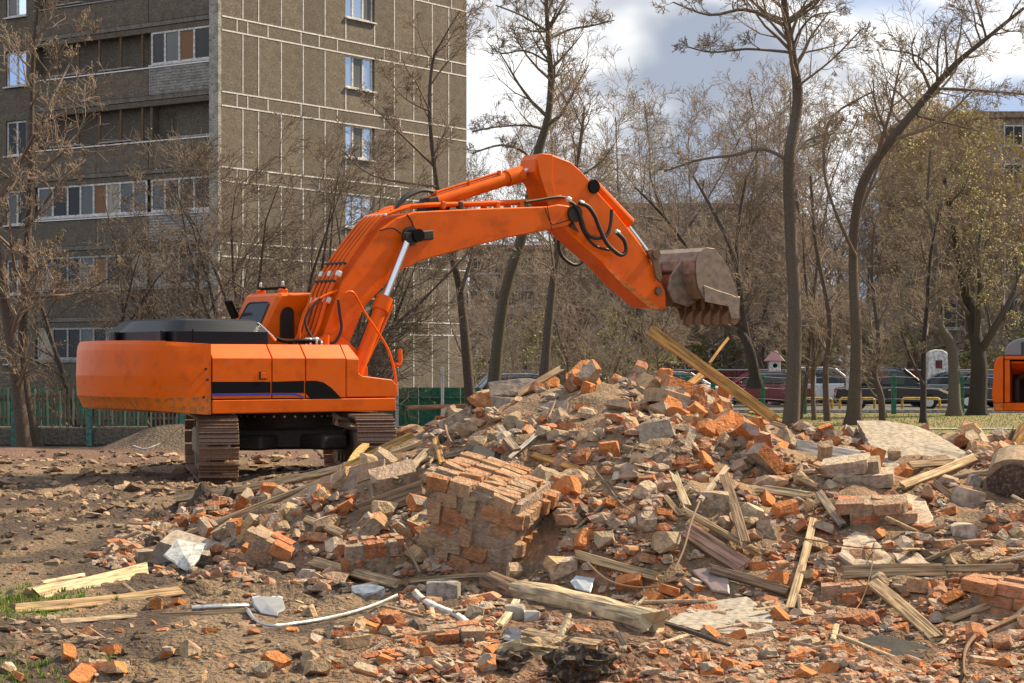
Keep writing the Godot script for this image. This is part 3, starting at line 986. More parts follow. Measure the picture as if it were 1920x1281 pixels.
func make_cars() -> void:
	make_car("dark red car half hidden by the thick grey trunk", 1425, 84, PI, M.car_red)
	make_car("black estate car nose right behind green posts", 1672, 79, -0.1, M.car_black, 1)
	make_car("dark grey car parked tail outward right of the black estate", 1790, 84, PI - 0.55, M.car_grey)
	make_car("white car seen through thin dark trunks", 1542, 87, 0.05, M.car_white, 1)
	make_car("pale silver car peeking over the heap beside the green fence", 990, 70, 0.1, M.car_silver)
	make_car("grey car behind the ridge of the rubble heap", 1090, 86, 0.0, M.car_grey, 1)
	make_car("light blue car half hidden behind the raised beam", 1268, 82, 0.2, M.car_silver)
	make_car("dark car beside the second excavator", 1870, 80, 0.0, M.car_black)
	# white arched booth by the red fence
	var d := 91.0
	var o := thing("arched_booth", "white arched booth with small red sign by the red fence", "booth", Vector3((1757.0 - 960.0) * d / F, 0, -d))
	var arch := [Vector2(-0.5, 0.0), Vector2(0.5, 0.0)]
	for i in 9:
		var a := PI * i / 8.0
		arch.append(Vector2(cos(a) * 0.5, 2.0 + sin(a) * 0.42))
	var b := MB.new()
	b.prism(arch, -0.4, 0.4, 0.04)
	part(o, "shell", b.mesh(), M.white_paint)
	part(o, "door_panel", boxm(Vector3(0.7, 1.2, 0.04), 0.01), M.kerb, Transform3D(Basis(), Vector3(0, 0.7, 0.41)))
	part(o, "red_sign", boxm(Vector3(0.3, 0.36, 0.04), 0.01), M.red_sheet, Transform3D(Basis(), Vector3(0, 1.75, 0.42)))
	# small white playhouse with pink roof
	d = 88.0
	var w := thing("playhouse", "small white hut with pale pink roof behind the red car", "hut", Vector3((1452.0 - 960.0) * d / F, 0, -d))
	part(w, "wall", boxm(Vector3(0.5, 1.9, 0.5), 0.02), M.white_paint, Transform3D(Basis(), Vector3(0, 0.95, 0)))
	var rr := MB.new()
	rr.prism([Vector2(-0.42, 1.9), Vector2(0.42, 1.9), Vector2(0.05, 2.35), Vector2(-0.05, 2.35)], -0.4, 0.4, 0.02)
	part(w, "roof", rr.mesh(), M.pink)
	var hole := MB.new()
	hole.tube([Vector3(0.0, 1.7, 0.2), Vector3(0.0, 1.7, 0.256)], [0.1, 0.1], 12)
	part(w, "opening", hole.mesh(), M.black)
	# white plastic signs or banners between the trunks
	for q in [[1590.0, 690.0, 0.16, 1.7], [1605.0, 720.0, 0.1, 1.2]]:
		tag(part(self, "white_pipe", boxm(Vector3(q[2], q[3], 0.12), 0.02), M.white_paint, Transform3D(Basis(), P(q[0], q[1], 78.0))), "white post between dark trunks, %s" % ("taller one" if q[2] > 0.12 else "shorter one"), "post")

# ---------------------------------------------------------------- the excavator
const XP := Vector3(-3.85, 0, -34.23)
const XT := 0.6458   # 37 degrees

# point of the machine's own plane at depth z (own axes) that shows at a pixel
func ex(px: float, py: float, z: float) -> Vector3:
	var k := (px - 960.0) / F
	var cs := cos(XT)
	var sn := sin(XT)
	var x := (k * (-XP.z - cs * z) - XP.x - sn * z) / (cs - sn * k)
	var d := -XP.z + sn * x - cs * z
	return Vector3(x, EYE - (py - HY) * d / F, z)

func ex2(l: Array, z: float) -> Array:
	var r := []
	for i in range(0, l.size(), 2):
		var p := ex(l[i], l[i + 1], z)
		r.append(Vector2(p.x, p.y))
	return r

func ex3(l: Array, z: float) -> Array:
	var r := []
	for i in range(0, l.size(), 2):
		r.append(ex(l[i], l[i + 1], z))
	return r

func smooth_path(p: Array, n := 5) -> Array:
	var c := Curve3D.new()
	for i in p.size():
		var t: Vector3 = (p[mini(i + 1, p.size() - 1)] - p[maxi(i - 1, 0)]) / 6.0
		c.add_point(p[i], -t, t)
	var r := []
	for i in p.size() - 1:
		for j in n:
			r.append(c.sample(i, float(j) / n))
	r.append(p[-1])
	return r

func hose(o: Node3D, called: String, p: Array, r: float, m: Material, smooth := true, sides := 8) -> MeshInstance3D:
	var b := MB.new()
	var q := smooth_path(p) if smooth else p
	var rr := []
	for i in q.size():
		rr.append(r)
	b.tube(q, rr, sides)
	return part(o, called, b.mesh(), m)

func rod(o: Node3D, called: String, a: Vector3, e: Vector3, r: float, m: Material, sides := 16) -> MeshInstance3D:
	return hose(o, called, [a, e], r, m, false, sides)

func pin(o: Node3D, p: Vector3, r: float, z0: float, z1: float, m: Material, called := "pin") -> MeshInstance3D:
	return rod(o, called, Vector3(p.x, p.y, z0), Vector3(p.x, p.y, z1), r, m, 18)

func make_excavator() -> void:
	var o := thing("excavator", "orange tracked excavator with arm stretched over the rubble heap", "excavator", XP, XT)
	# --- right hand house with its doors
	var low := ex(395, 777, 1.5)
	var front := ex(741, 768, 1.5)
	var y0 := low.y
	var side := [Vector2(low.x, y0), Vector2(front.x, y0)]
	side.append_array(ex2([744, 745, 742, 722, 733, 712, 678, 705, 671, 700, 671, 672, 662, 660, 655, 650], 1.5))
	side.append(Vector2(low.x, ex(440, 649, 1.5).y))
	var b := MB.new()
	b.prism(side, 0.42, 1.28, 0.0)
	part(o, "side_house", b.mesh(), M.orange)
	# doors whose upper edge folds inwards, with gaps between them
	var yt: float = side[-1].y
	var yc := ex(440, 672, 1.5).y
	var seams := [low.x + 0.005, ex(508, 700, 1.5).x, ex(571, 700, 1.5).x, ex(647, 700, 1.5).x]
	var ysill := ex(440, 749, 1.5).y
	var zf := 1.535
	for i in 3:
		var x0: float = seams[i] + 0.01
		var x1: float = seams[i + 1] - 0.01
		var d := MB.new()
		d.prism([Vector2(1.281, ysill + 0.012), Vector2(zf, ysill + 0.012), Vector2(zf, yc), Vector2(1.35, yt + 0.03), Vector2(0.62, yt + 0.036), Vector2(0.62, yt + 0.004), Vector2(1.281, yt + 0.004)], -x0, -x1, 0.006, Transform3D(Basis(Vector3(0, 0, 1), Vector3(0, 1, 0), Vector3(-1, 0, 0)), Vector3.ZERO))
		var dn := part(o, "door", d.mesh(), M.orange)
		if i == 0:
			var hx := ex(491, 704, 1.5)
			part(dn, "latch", boxm(Vector3(0.15, 0.13, 0.012), 0.004), M.seam, Transform3D(Basis(), Vector3(hx.x, hx.y, 1.538)))
			part(dn, "latch_plate", boxm(Vector3(0.11, 0.10, 0.012), 0.004), M.orange, Transform3D(Basis(), Vector3(hx.x + 0.01, hx.y, 1.543)))
	var fx: float = seams[3] + 0.01
	b = MB.new()
	var nose := [Vector2(fx, ysill + 0.012), Vector2(front.x, ysill + 0.012)]
	nose.append_array(ex2([744, 742, 742, 722, 733, 712, 678, 705, 671, 700, 671, 673], 1.5))
	nose.append(Vector2(fx, yc))
	b.prism(nose, 1.281, zf, 0.012)
	var nx: float = nose[7].x
	var ny := ex2([655, 650], 1.4)[0].x as float
	b.quad(Vector3(fx, yc, zf - 0.012), Vector3(nx, yc, zf - 0.012), Vector3(ny, yt + 0.03, 1.35), Vector3(fx, yt + 0.03, 1.35), Vector3(0, 1, 1))
	b.quad(Vector3(fx, yt + 0.03, 1.35), Vector3(ny, yt + 0.03, 1.35), Vector3(ny, yt + 0.03, 0.62), Vector3(fx, yt + 0.03, 0.62), Vector3(0, 1, 0))
	b.quad(Vector3(nx, yc, zf - 0.012), Vector3(nx, yc, 0.62), Vector3(ny, yt + 0.03, 0.62), Vector3(ny, yt + 0.03, 1.35), Vector3(1, 0.5, 0))
	part(o, "front_panel", b.mesh(), M.orange)
	# dark decal band with its blue line, cut at the door gaps
	var segs := [[397, 716, 507, 716, 507, 737, 397, 738], [510, 716, 570, 714, 570, 737, 510, 737], [573, 714, 592, 714, 606, 717, 622, 728, 641, 748, 582, 748, 573, 737]]
	for s in segs:
		var q := MB.new()
		q.prism(ex2(s, 1.536), 1.5362, 1.539)
		part(o, "decal_band", q.mesh(), M.black)
	for s in [[397, 738.6, 507, 737.6, 507, 741.5, 397, 743], [510, 737.6, 552, 737.5, 562, 740, 570, 745, 570, 748, 563, 744, 552, 741.3, 510, 741.3]]:
		var q := MB.new()
		q.prism(ex2(s, 1.536), 1.5362, 1.5395)
		part(o, "decal_line", q.mesh(), M.blue_stripe)
	b = MB.new()
	b.box(Transform3D(Basis(), Vector3((low.x + front.x) * 0.5, (y0 + ysill) * 0.5, 1.41)), Vector3(front.x - low.x - 0.02, ysill - y0 - 0.01, 0.26), 0.015)
	part(o, "sill", b.mesh(), M.orange)
	# left house under the cab and the deck between
	b = MB.new()
	b.prism([Vector2(low.x, y0 + 0.02), Vector2(1.1, y0 + 0.02), Vector2(1.1, 1.75), Vector2(low.x, 1.75)], -1.5, -0.45, 0.03)
	part(o, "left_house", b.mesh(), M.orange)
	b = MB.new()
	b.prism([Vector2(low.x, y0 + 0.05), Vector2(1.25, y0 + 0.05), Vector2(1.25, 1.5), Vector2(low.x, 1.7)], -0.44, 0.41)
	part(o, "deck", b.mesh(), M.dark_steel)
	# --- counterweight
	var half := [Vector2(low.x - 0.012, 1.53), Vector2(-2.78, 1.51), Vector2(-3.02, 1.45), Vector2(-3.18, 1.28), Vector2(-3.28, 0.88), Vector2(-3.34, 0.4), Vector2(-3.36, 0.0)]
	var plan := half.duplicate()
	for i in range(half.size() - 2, -1, -1):
		plan.append(Vector2(half[i].x, -half[i].y))
	var pc := []
	for p in plan: pc.append(Vector3(p.x, 0, p.y))
	pc = smooth_path(pc, 4)
	plan = []
	for p in pc: plan.append(Vector2(p.x, p.z))
	var rings := []
	var crown := ex(300, 641, 0.9).y
	for q in [[y0 - 0.005, 0.20], [y0 + 0.10, 0.10], [y0 + 0.27, 0.0], [y0 + 0.6, -0.03], [yt - 0.12, 0.0], [yt - 0.03, 0.03], [yt + 0.03, 0.09]]:
		var ring := []
		for p in plan:
			var k: float = clampf((-p.x - 2.3) / 1.2, 0.0, 1.0)
			var sc: float = 1.0 - q[1] * 0.35 * k
			var y: float = q[0]
			if q[0] > yt - 0.2: y += (crown - yt) * k
			if q[1] > 0.05 and q[0] < 1.5: y += 0.10 * k
			ring.append(Vector3(low.x - 0.012 + (p.x - low.x + 0.012) * (1.0 - q[1] * 0.6 * k) , y, p.y * sc))
		rings.append(ring)
	b = MB.new()
	b.loft(rings.slice(2), true, true, true)
	var cw := part(o, "counterweight", b.mesh(), M.orange)
	b = MB.new()
	b.loft(rings.slice(0, 3), true, false, true)
	part(cw, "scraped_lower_edge", b.mesh(), M.dirty_orange)
	for q in [[385, 692], [381, 745], [388, 712]]:
		var p := ex(q[0], q[1], 1.52)
		pin(cw, p, 0.02, 1.5, 1.545, M.seam, "bolt")
	# --- engine hood
	var hp := [ex(513, 640, 1.12).x, ex(360, 640, 1.12).x]
	var hr := ex(332, 640, 1.12).x
	var ht := ex(430, 598, 1.0).y
	var hpl := [Vector2(hp[0], 1.14), Vector2(hr, 1.14), Vector2(hr - 0.05, 0.6), Vector2(hr - 0.06, -0.6), Vector2(hr, -1.34), Vector2(hp[0], -1.34)]
	pc = []
	for p in hpl: pc.append(Vector3(p.x, 0, p.y))
	pc.append(pc[0])
	var hq := []
	for i in pc.size() - 1:
		var a: Vector3 = pc[i]
		var e: Vector3 = pc[i + 1]
		if a.distance_to(e) < 0.5: hq.append(a.lerp(e, 0.5))
		else: hq.append_array([a.lerp(e, 0.07), a.lerp(e, 0.93)])
	hpl = []
	for p in hq: hpl.append(Vector2(p.x, p.z))
	rings = []
	for q in [[yt + 0.02, 0.0], [ex(430, 622, 1.1).y, 0.0], [ht - 0.03, 0.17], [ht, 0.26]]:
		var ring := []
		for p in hpl:
			ring.append(Vector3(p.x - signf(p.x + 1.7) * q[1] * 0.8, q[0], p.y - signf(p.y) * q[1] * 1.1))
		rings.append(ring)
	b = MB.new()
	b.loft(rings, true, true, true)
	var hood := part(o, "engine_hood", b.mesh(), M.hood)
	for q in [[222, 634, -0.85], [333, 640, 0.78]]:
		var p := Vector3(hr - 0.08, ex(300, 632, 0.0).y, q[2])
		part(hood, "latch_bracket", boxm(Vector3(0.1, 0.2, 0.16), 0.02), M.hood, Transform3D(Basis(), Vector3(p.x - 0.02, p.y, p.z)))
		part(hood, "latch_foot", boxm(Vector3(0.16, 0.06, 0.26), 0.02), M.orange, Transform3D(Basis(), Vector3(p.x - 0.06, p.y - 0.10, p.z)))
	part(hood, "seam", boxm(Vector3(0.014, 0.26, 0.014)), M.black, Transform3D(Basis(), Vector3(hp[1], yt + 0.14, 1.143)))
	hose(o, "handrail", ex3([483, 606, 487, 609, 510, 630, 517, 638], 1.0), 0.02, M.chrome, false)
	# --- cab
	var cz := -0.42
	var prof := ex2([493, 617, 522, 554, 528, 549, 612, 549, 622, 566, 622, 660, 486, 660], cz)
	b = MB.new()
	b.prism(prof, cz, -1.58, 0.05)
	var cab := part(o, "cab", b.mesh(), M.orange)
	# rear window set in the slanted back
	var r0 := Vector3(prof[0].x, prof[0].y, 0)
	var r1 := Vector3(prof[1].x, prof[1].y, 0)
	var up := (r1 - r0).normalized()
	var outv := Vector3(-up.y, up.x, 0)
	if outv.x > 0: outv = -outv
	var win := [[0.02, -0.56], [0.02, -1.40], [0.74, -1.33], [0.80, -1.27], [0.80, -0.68], [0.74, -0.60]]
	b = MB.new()
	var ring0 := []
	var ring1 := []
	for q in win:
		var p: Vector3 = r0 + (r1 - r0) * q[0] * 1.0 + Vector3(0, 0, q[1])
		ring0.append(p - outv * 0.01)
		ring1.append(p + outv * 0.012)
	b.loft([ring0, ring1])
	part(cab, "rear_window", b.mesh(), M.glass_dark)
	hose(cab, "window_seal", ring1 + [ring1[0]], 0.016, M.rubber, false)
	b = MB.new()
	var arch := ex2([526, 634, 526, 600, 527.5, 587, 532, 579.5, 539, 577, 545, 579, 548.5, 584, 549, 592, 549, 634], cz)
	b.prism(arch, cz - 0.01, cz + 0.012)
	part(cab, "side_window", b.mesh(), M.glass_dark)
	var seal := []
	for p in arch:
		seal.append(Vector3(p.x, p.y, cz + 0.01))
	hose(cab, "window_seal", seal, 0.02, M.seam, false)
	var rack := ex(490, 545, -0.9)
	part(cab, "roof_bar", boxm(Vector3(0.06, 0.05, 0.9), 0.015), M.black, Transform3D(Basis(), Vector3(rack.x + 0.25, prof[2].y + 0.09, -0.98)))
	for z in [-0.6, -1.36]:
		part(cab, "roof_bracket", boxm(Vector3(0.14, 0.10, 0.14), 0.02), M.orange, Transform3D(Basis(), Vector3(rack.x + 0.25, prof[2].y + 0.03, z)))
		part(cab, "work_light", boxm(Vector3(0.05, 0.10, 0.05), 0.02), M.zinc, Transform3D(Basis(), Vector3(rack.x + 0.25, prof[2].y + 0.16, z)))
	var mir := ex(436, 584, -1.6)
	part(o, "mirror", boxm(Vector3(0.05, 0.42, 0.26), 0.02), M.black, Transform3D(Basis(Vector3(0, 0, 1), 0.45), mir))
	rod(o, "mirror_arm", mir + Vector3(0.02, -0.2, 0), ex(450, 600, -1.45), 0.02, M.black, 6)
	# --- boom
	var bz := 0.34
	var bo := MB.new()
	bo.prism(ex2([600, 645, 608, 628, 641, 530, 713, 431, 745, 408, 778, 397, 899, 391, 1027, 387, 1046, 383, 1068, 386, 1080, 398, 1078, 412, 1064, 424, 1040, 429, 950, 446, 866, 468, 792, 488, 748, 509, 718, 538, 683, 577, 655, 646], bz), bz, -bz, 0.02)
	var boom := part(o, "boom", bo.mesh(), M.orange)
	part(boom, "weld_seam", boxm(Vector3(0.012, 0.52, 0.006)), M.seam, Transform3D(Basis(Vector3(0, 0, 1), 0.25), ex(1030, 405, bz) + Vector3(0, -0.02, 0.002)))
	var cp := ex(768, 443, bz)
	pin(boom, cp, 0.17, bz - 0.02, bz + 0.05, M.dark_steel, "boss")
	pin(boom, cp, 0.115, bz, bz + 0.30, M.black, "pin")
	var eye := ex(801, 441, bz)
	part(boom, "lifting_eye", boxm(Vector3(0.24, 0.17, 0.05), 0.04), M.dark_steel, Transform3D(Basis(Vector3(0, 0, 1), 0.1), eye + Vector3(0, 0, 0.02)))
	var sp := ex(1076, 401, bz)
	pin(boom, sp, 0.16, -bz - 0.06, bz + 0.06, M.dark_steel, "pivot_pin")
	hose(boom, "panel_line", ex3([1022, 390, 1033, 418, 1045, 419, 1068, 412], bz + 0.004), 0.008, M.seam)
	hose(boom, "grease_line", ex3([712, 432, 735, 427, 752, 437], bz + 0.01), 0.012, M.seam)
	hose(boom, "grease_line", ex3([763, 402, 772, 415, 780, 441], bz + 0.01), 0.012, M.seam)
	# steel pipes up the back of the boom and along its top
	var back := [590, 652, 607, 622, 640, 528, 711, 428, 742, 405, 776, 394]
	for i in 5:
		var z := 0.26 - i * 0.135
		var pts := []
		for j in range(0, back.size(), 2):
			var p := ex(back[j], back[j + 1], bz)
			var lift := 0.09 if j < 8 else 0.07
			pts.append(Vector3(p.x - lift * (0.95 if j < 6 else 0.6), p.y + lift * (0.3 if j < 6 else 0.8), z))
		hose(boom, "hydraulic_pipe", pts, 0.034, M.orange)
		for t in [[628, 566], [648, 517]]:
			var p := ex(t[0], t[1], bz)
			if (i + int(t[0])) % 2 == 0 or t[0] == 628:
				part(boom, "pipe_clamp", boxm(Vector3(0.10, 0.12, 0.085), 0.02), M.zinc, Transform3D(Basis(Vector3(0, 0, 1), -0.35), Vector3(p.x - 0.09, p.y + 0.03, z)))
	for t in [[660, 500], [640, 533], [735, 410]]:
		var p := ex(t[0], t[1], bz)
		part(boom, "clamp_bar", boxm(Vector3(0.05, 0.05, 0.66), 0.012), M.dark_steel if t[0] < 700 else M.zinc, Transform3D(Basis(), Vector3(p.x - 0.115, p.y + 0.06, 0)))
	for i in 2:
		var zz := 0.2 - 0.4 * i
		hose(boom, "hydraulic_pipe", [ex(742, 405, bz) * Vector3(1, 1, 0) + Vector3(0, 0.08, zz), ex(776, 391, bz) * Vector3(1, 1, 0) + Vector3(0, 0.05, zz), ex(900, 386, bz) * Vector3(1, 1, 0) + Vector3(0, 0.05, zz), ex(1010, 381, bz) * Vector3(1, 1, 0) + Vector3(0, 0.05, zz), ex(1058, 373, bz) * Vector3(1, 1, 0) + Vector3(0, 0.04, zz + 0.05)], 0.045, M.orange)
		for t in [838, 870, 940, 985]:
			var p := ex(t, 384, bz)
			part(boom, "pipe_clamp", boxm(Vector3(0.09, 0.13, 0.12), 0.015), M.dark_steel if t == 870 else M.orange, Transform3D(Basis(), Vector3(p.x, p.y + 0.0, zz)))
	# bend hoses where the pipes reach the arm cylinder
	for i in 4:
		var z := 0.22 - i * 0.13
		hose(boom, "bend_hose", [ex(738, 396, z), ex(760, 372 - i * 2, z), ex(790, 358 - i, z), ex(812, 360, z)], 0.03, M.rubber)
	# grease hose loops at the boom foot
	for i in 5:
		var z := 0.30 - i * 0.16
		hose(o, "boom_foot_hose", [ex(560 + i * 9, 646, z), ex(563 + i * 9, 610, z), ex(577 + i * 8, 575, z), ex(606 + i * 6, 556, z), ex(632 + i * 2, 545, z)], 0.024, M.orange if i != 2 else M.rubber)
	hose(o, "boom_foot_hose", ex3([588, 640, 572, 605, 582, 580, 600, 560], 0.45), 0.022, M.rubber)
	hose(o, "boom_foot_hose", ex3([634, 562, 637, 590, 640, 615, 630, 640, 616, 644], 0.42), 0.024, M.rubber)
	hose(o, "lubrication_pipe", ex3([647, 551, 655, 547, 665, 552, 680, 580, 705, 618, 725, 650, 736, 680, 742, 712, 744, 735], 0.95), 0.022, M.orange)
	hose(o, "hook_pipe", ex3([742, 683, 748, 684, 751, 676, 750, 655], 0.9), 0.035, M.orange)
	rod(o, "filler_cap", ex(611, 652, 1.1), ex(611, 628, 1.1), 0.055, M.orange, 14)
	for i in 14:
		var p := ex(545 + rng.randf() * 55, 640 + rng.randf() * 9, 0.5)
		part(o, "valve_block", boxm(Vector3(rng.randf_range(0.06, 0.16), rng.randf_range(0.06, 0.16), 0.12), 0.02), [M.dark_steel, M.zinc, M.black][i % 3], Transform3D(Basis(Vector3.UP, rng.randf()), p))
	hose(o, "valve_hose", ex3([515, 634, 535, 640, 560, 639, 590, 640], 0.55), 0.035, M.black)
	# --- boom cylinders
	for z in [0.50, -0.50]:
		var c0 := ex(668, 700, 0.5)
		var c1 := ex(721, 560, 0.5)
		var c2 := ex(766, 446, 0.5)
		c0.z = z; c1.z = z; c2.z = z
		var cyl := rod(o, "boom_cylinder", c0, c1, 0.115, M.orange)
		rod(cyl, "gland", c1 - (c1 - c0).normalized() * 0.22, c1 + (c1 - c0).normalized() * 0.03, 0.145, M.orange)
		rod(cyl, "piston_rod", c1, c2, 0.062, M.chrome)
		pin(cyl, c2, 0.1, z - 0.07, z + 0.07, M.dark_steel, "rod_eye")
		hose(cyl, "cylinder_pipe", [c0 + Vector3(0.16, 0.1, 0), c0.lerp(c1, 0.5) + Vector3(0.17, 0, 0), c1 + Vector3(0.16, -0.1, 0)], 0.026, M.orange)
	# boom foot bracket
	for z in [0.40, -0.44]:
		b = MB.new()
		b.prism(ex2([585, 660, 600, 632, 640, 628, 668, 655, 690, 690, 690, 720, 585, 720], 0.4), z, z - 0.05, 0.01)
		part(o, "boom_bracket", b.mesh(), M.orange)
	# --- arm (stick)
	var sz := 0.25
	b = MB.new()
	b.prism(ex2([1013, 288, 1034, 289, 1070, 303, 1090, 320, 1107, 339, 1118, 356, 1147, 388, 1201, 457, 1221, 489, 1231, 510, 1249, 547, 1250, 579, 1217, 577, 1162, 530, 1130, 495, 1090, 461, 1055, 429, 1024, 378, 1015, 348, 1002, 322, 1006, 298], sz), sz, -sz, 0.025)
	var arm := part(o, "arm", b.mesh(), M.orange)
	pin(arm, ex(1019, 311, sz), 0.10, -sz - 0.05, sz + 0.03, M.dark_steel, "pin")
	b = MB.new()
	b.prism(ex2([1004, 300, 1014, 288, 1034, 290, 1033, 340, 1041, 370, 1024, 372, 1010, 330], sz), sz, sz + 0.045, 0.012)
	part(arm, "ear_plate", b.mesh(), M.orange)
	b = MB.new()
	b.prism(ex2([1130, 497, 1162, 520, 1238, 580, 1217, 578, 1162, 531], sz), sz + 0.003, sz + 0.03, 0.0)
	part(arm, "worn_edge", b.mesh(), M.dirty_orange)
	b = MB.new()
	b.prism(ex2([1066, 408, 1076, 420, 1085, 436, 1066, 424], sz), sz + 0.002, sz + 0.02)
	part(arm, "grease_stain", b.mesh(), M.dark_steel)
	# arm cylinder
	var a0 := ex(800, 383, 0)
	var a1 := ex(973, 327.5, 0)
	var a2 := ex(1012, 313, 0)
	var ac := rod(o, "arm_cylinder", a0, a1, 0.125, M.orange, 20)
	rod(ac, "gland", a1 - (a1 - a0).normalized() * 0.3, a1 + (a1 - a0).normalized() * 0.05, 0.155, M.orange, 20)
	rod(ac, "piston_rod", a1, a2, 0.07, M.chrome)
	rod(ac, "rod_eye", a2 + Vector3(0, 0, -0.12), a2 + Vector3(0, 0, 0.12), 0.12, M.dark_steel)
	var an := Vector3(-(a1 - a0).y, (a1 - a0).x, 0).normalized() * 0.155 + Vector3(0, 0, 0.05)
	hose(ac, "cylinder_pipe", [a0.lerp(a1, 0.05) + an, a0.lerp(a1, 0.4) + an, a0.lerp(a1, 0.8) + an], 0.024, M.orange, false)
	for t in [0.1, 0.45, 0.78]:
		part(ac, "pipe_clip", boxm(Vector3(0.05, 0.12, 0.08), 0.01), M.orange, Transform3D(Basis(), a0.lerp(a1, t) + an * 0.85))
	b = MB.new()
	b.prism(ex2([788, 396, 796, 372, 812, 368, 822, 394], 0.0), 0.16, -0.16, 0.02)
	part(ac, "cylinder_bracket", b.mesh(), M.dark_steel)
	# bucket cylinder along the arm's outer edge
	var k0 := ex(1112, 348, 0)
	var k1 := ex(1176, 424, 0)
	var k2 := ex(1214, 474, 0)
	pin(arm, ex(1112, 350, sz), 0.13, -sz, sz + 0.05, M.black, "cylinder_pin")
	var bcy := rod(o, "bucket_cylinder", k0 + Vector3(0, 0.02, 0), k1 + Vector3(0.06, 0.06, 0), 0.115, M.orange)
	rod(bcy, "piston_rod", k1, k2, 0.06, M.chrome)
	for z in [sz + 0.05, -sz - 0.05]:
		b = MB.new()
		b.prism(ex2([1206, 470, 1217, 466, 1228, 478, 1236, 520, 1232, 530, 1224, 520, 1218, 492], sz), z, z + 0.05 * signf(z), 0.01)
		part(o, "bucket_link", b.mesh(), M.rust)
	pin(o, ex(1223, 477, sz), 0.09, -sz - 0.14, sz + 0.14, M.rust, "link_pin")
	pin(o, ex(1233, 546, sz), 0.08, -sz - 0.16, sz + 0.06, M.shoe_steel, "bucket_pin")
	# --- hoses at the joint
	hose(o, "arm_hose", ex3([1068, 378, 1080, 388, 1090, 410, 1096, 430, 1106, 443, 1122, 447, 1138, 440, 1145, 420, 1147, 393], 0.42), 0.035, M.rubber)
	hose(o, "arm_hose", ex3([1086, 381, 1102, 387, 1115, 405, 1123, 425, 1137, 455, 1155, 473, 1166, 478, 1174, 470, 1170, 450, 1157, 437], 0.45), 0.04, M.rubber)
	hose(o, "arm_hose", ex3([1075, 384, 1084, 400, 1090, 425, 1102, 447, 1118, 462, 1142, 469], 0.36), 0.028, M.rubber)
	hose(o, "hanging_hose", ex3([1053, 432, 1047, 455, 1052, 478, 1066, 492, 1080, 497, 1094, 488, 1101, 473], -0.4), 0.035, M.rubber)
	hose(o, "top_hose", ex3([985, 379, 1010, 375, 1040, 370, 1060, 371, 1064, 377], 0.30), 0.026, M.rubber)
	for q in [[1066, 374], [1090, 381], [1157, 436]]:
		part(o, "hose_fitting", boxm(Vector3(0.12, 0.09, 0.09), 0.02), M.zinc, Transform3D(Basis(Vector3(0, 0, 1), -0.4), ex(q[0], q[1], 0.42)))
	# --- bucket: mouth down, teeth hanging from its far lip
	var zn := 0.72
	var shell := ex2([1319, 560, 1308, 538, 1304, 512, 1305, 488, 1311, 472, 1324, 464, 1339, 466, 1354, 484, 1367, 506, 1378, 537, 1385, 566, 1384, 580], zn)
	var inner := []
	var cen := Vector2.ZERO
	for p in shell:
		cen += p
	cen /= shell.size()
	for p in shell:
		inner.append(p + (cen - p).normalized() * 0.045)
	b = MB.new()
	for i in shell.size() - 1:
		for q in [[shell[i], shell[i + 1], 1.0], [inner[i], inner[i + 1], -1.0]]:
			var p0: Vector2 = q[0]
			var p1: Vector2 = q[1]
			b.quad(Vector3(p0.x, p0.y, zn), Vector3(p1.x, p1.y, zn), Vector3(p1.x, p1.y, -zn), Vector3(p0.x, p0.y, -zn), Vector3((p0 + p1 - cen * 2.0).x, (p0 + p1 - cen * 2.0).y, 0) * q[2])
	for e in [0, shell.size() - 1]:
		b.quad(Vector3(shell[e].x, shell[e].y, zn), Vector3(inner[e].x, inner[e].y, zn), Vector3(inner[e].x, inner[e].y, -zn), Vector3(shell[e].x, shell[e].y, -zn), Vector3(0, -1, 0))
	var bucket := part(o, "bucket", b.mesh(), M.bucket_steel)
	for z in [zn, -zn]:
		b = MB.new()
		b.prism(shell + ex2([1375, 578, 1364, 574, 1340, 568], zn), z - 0.04 * signf(z), z + 0.012 * signf(z), 0.008)
		var sp2 := part(bucket, "side_plate", b.mesh(), M.bucket_steel)
		b = MB.new()
		b.prism(ex2([1318, 535, 1345, 545, 1368, 552, 1379, 557, 1384, 580, 1385, 597, 1370, 598, 1364, 575, 1340, 570, 1320, 566], zn), z + 0.0125 * signf(z), z + 0.03 * signf(z), 0.008)
		part(sp2, "wear_plate", b.mesh(), M.bucket_steel)
	var lip := ex2([1378, 552, 1386, 554, 1386, 573, 1377, 573], zn)
	b = MB.new()
	b.prism(lip, zn - 0.02, -zn + 0.02, 0.01)
	part(bucket, "cutting_edge", b.mesh(), M.rust)
	var tooth := ex2([1374, 570, 1388, 570, 1388, 592, 1386, 606, 1379, 611, 1371, 606, 1372, 590], zn)
	for i in 6:
		var z := 0.66 - i * 0.264
		b = MB.new()
		b.prism(tooth, z + 0.042, z - 0.042, 0.016)
		part(bucket, "tooth", b.mesh(), M.rust)
		b = MB.new()
		b.prism(ex2([1372, 556, 1389, 556, 1389, 578, 1373, 579], zn), z + 0.05, z - 0.05, 0.015)
		part(bucket, "tooth_holder", b.mesh(), M.bucket_steel)
	# ears that carry the bucket on its two pins
	for z in [0.30, -0.30]:
		b = MB.new()
		b.prism(ex2([1256, 520, 1262, 510, 1290, 470, 1320, 466, 1310, 500, 1310, 560, 1290, 575, 1262, 566, 1252, 545], 0.3), z + 0.03, z - 0.03, 0.01)
		part(bucket, "hinge_ear", b.mesh(), M.bucket_steel)
	part(bucket, "hinge_web", boxm(Vector3(0.5, 0.06, 0.56), 0.01), M.dark_steel, Transform3D(Basis(Vector3(0, 0, 1), 0.5), ex(1290, 500, 0.3) * Vector3(1, 1, 0)))
	# --- undercarriage
	var uc := Node3D.new()
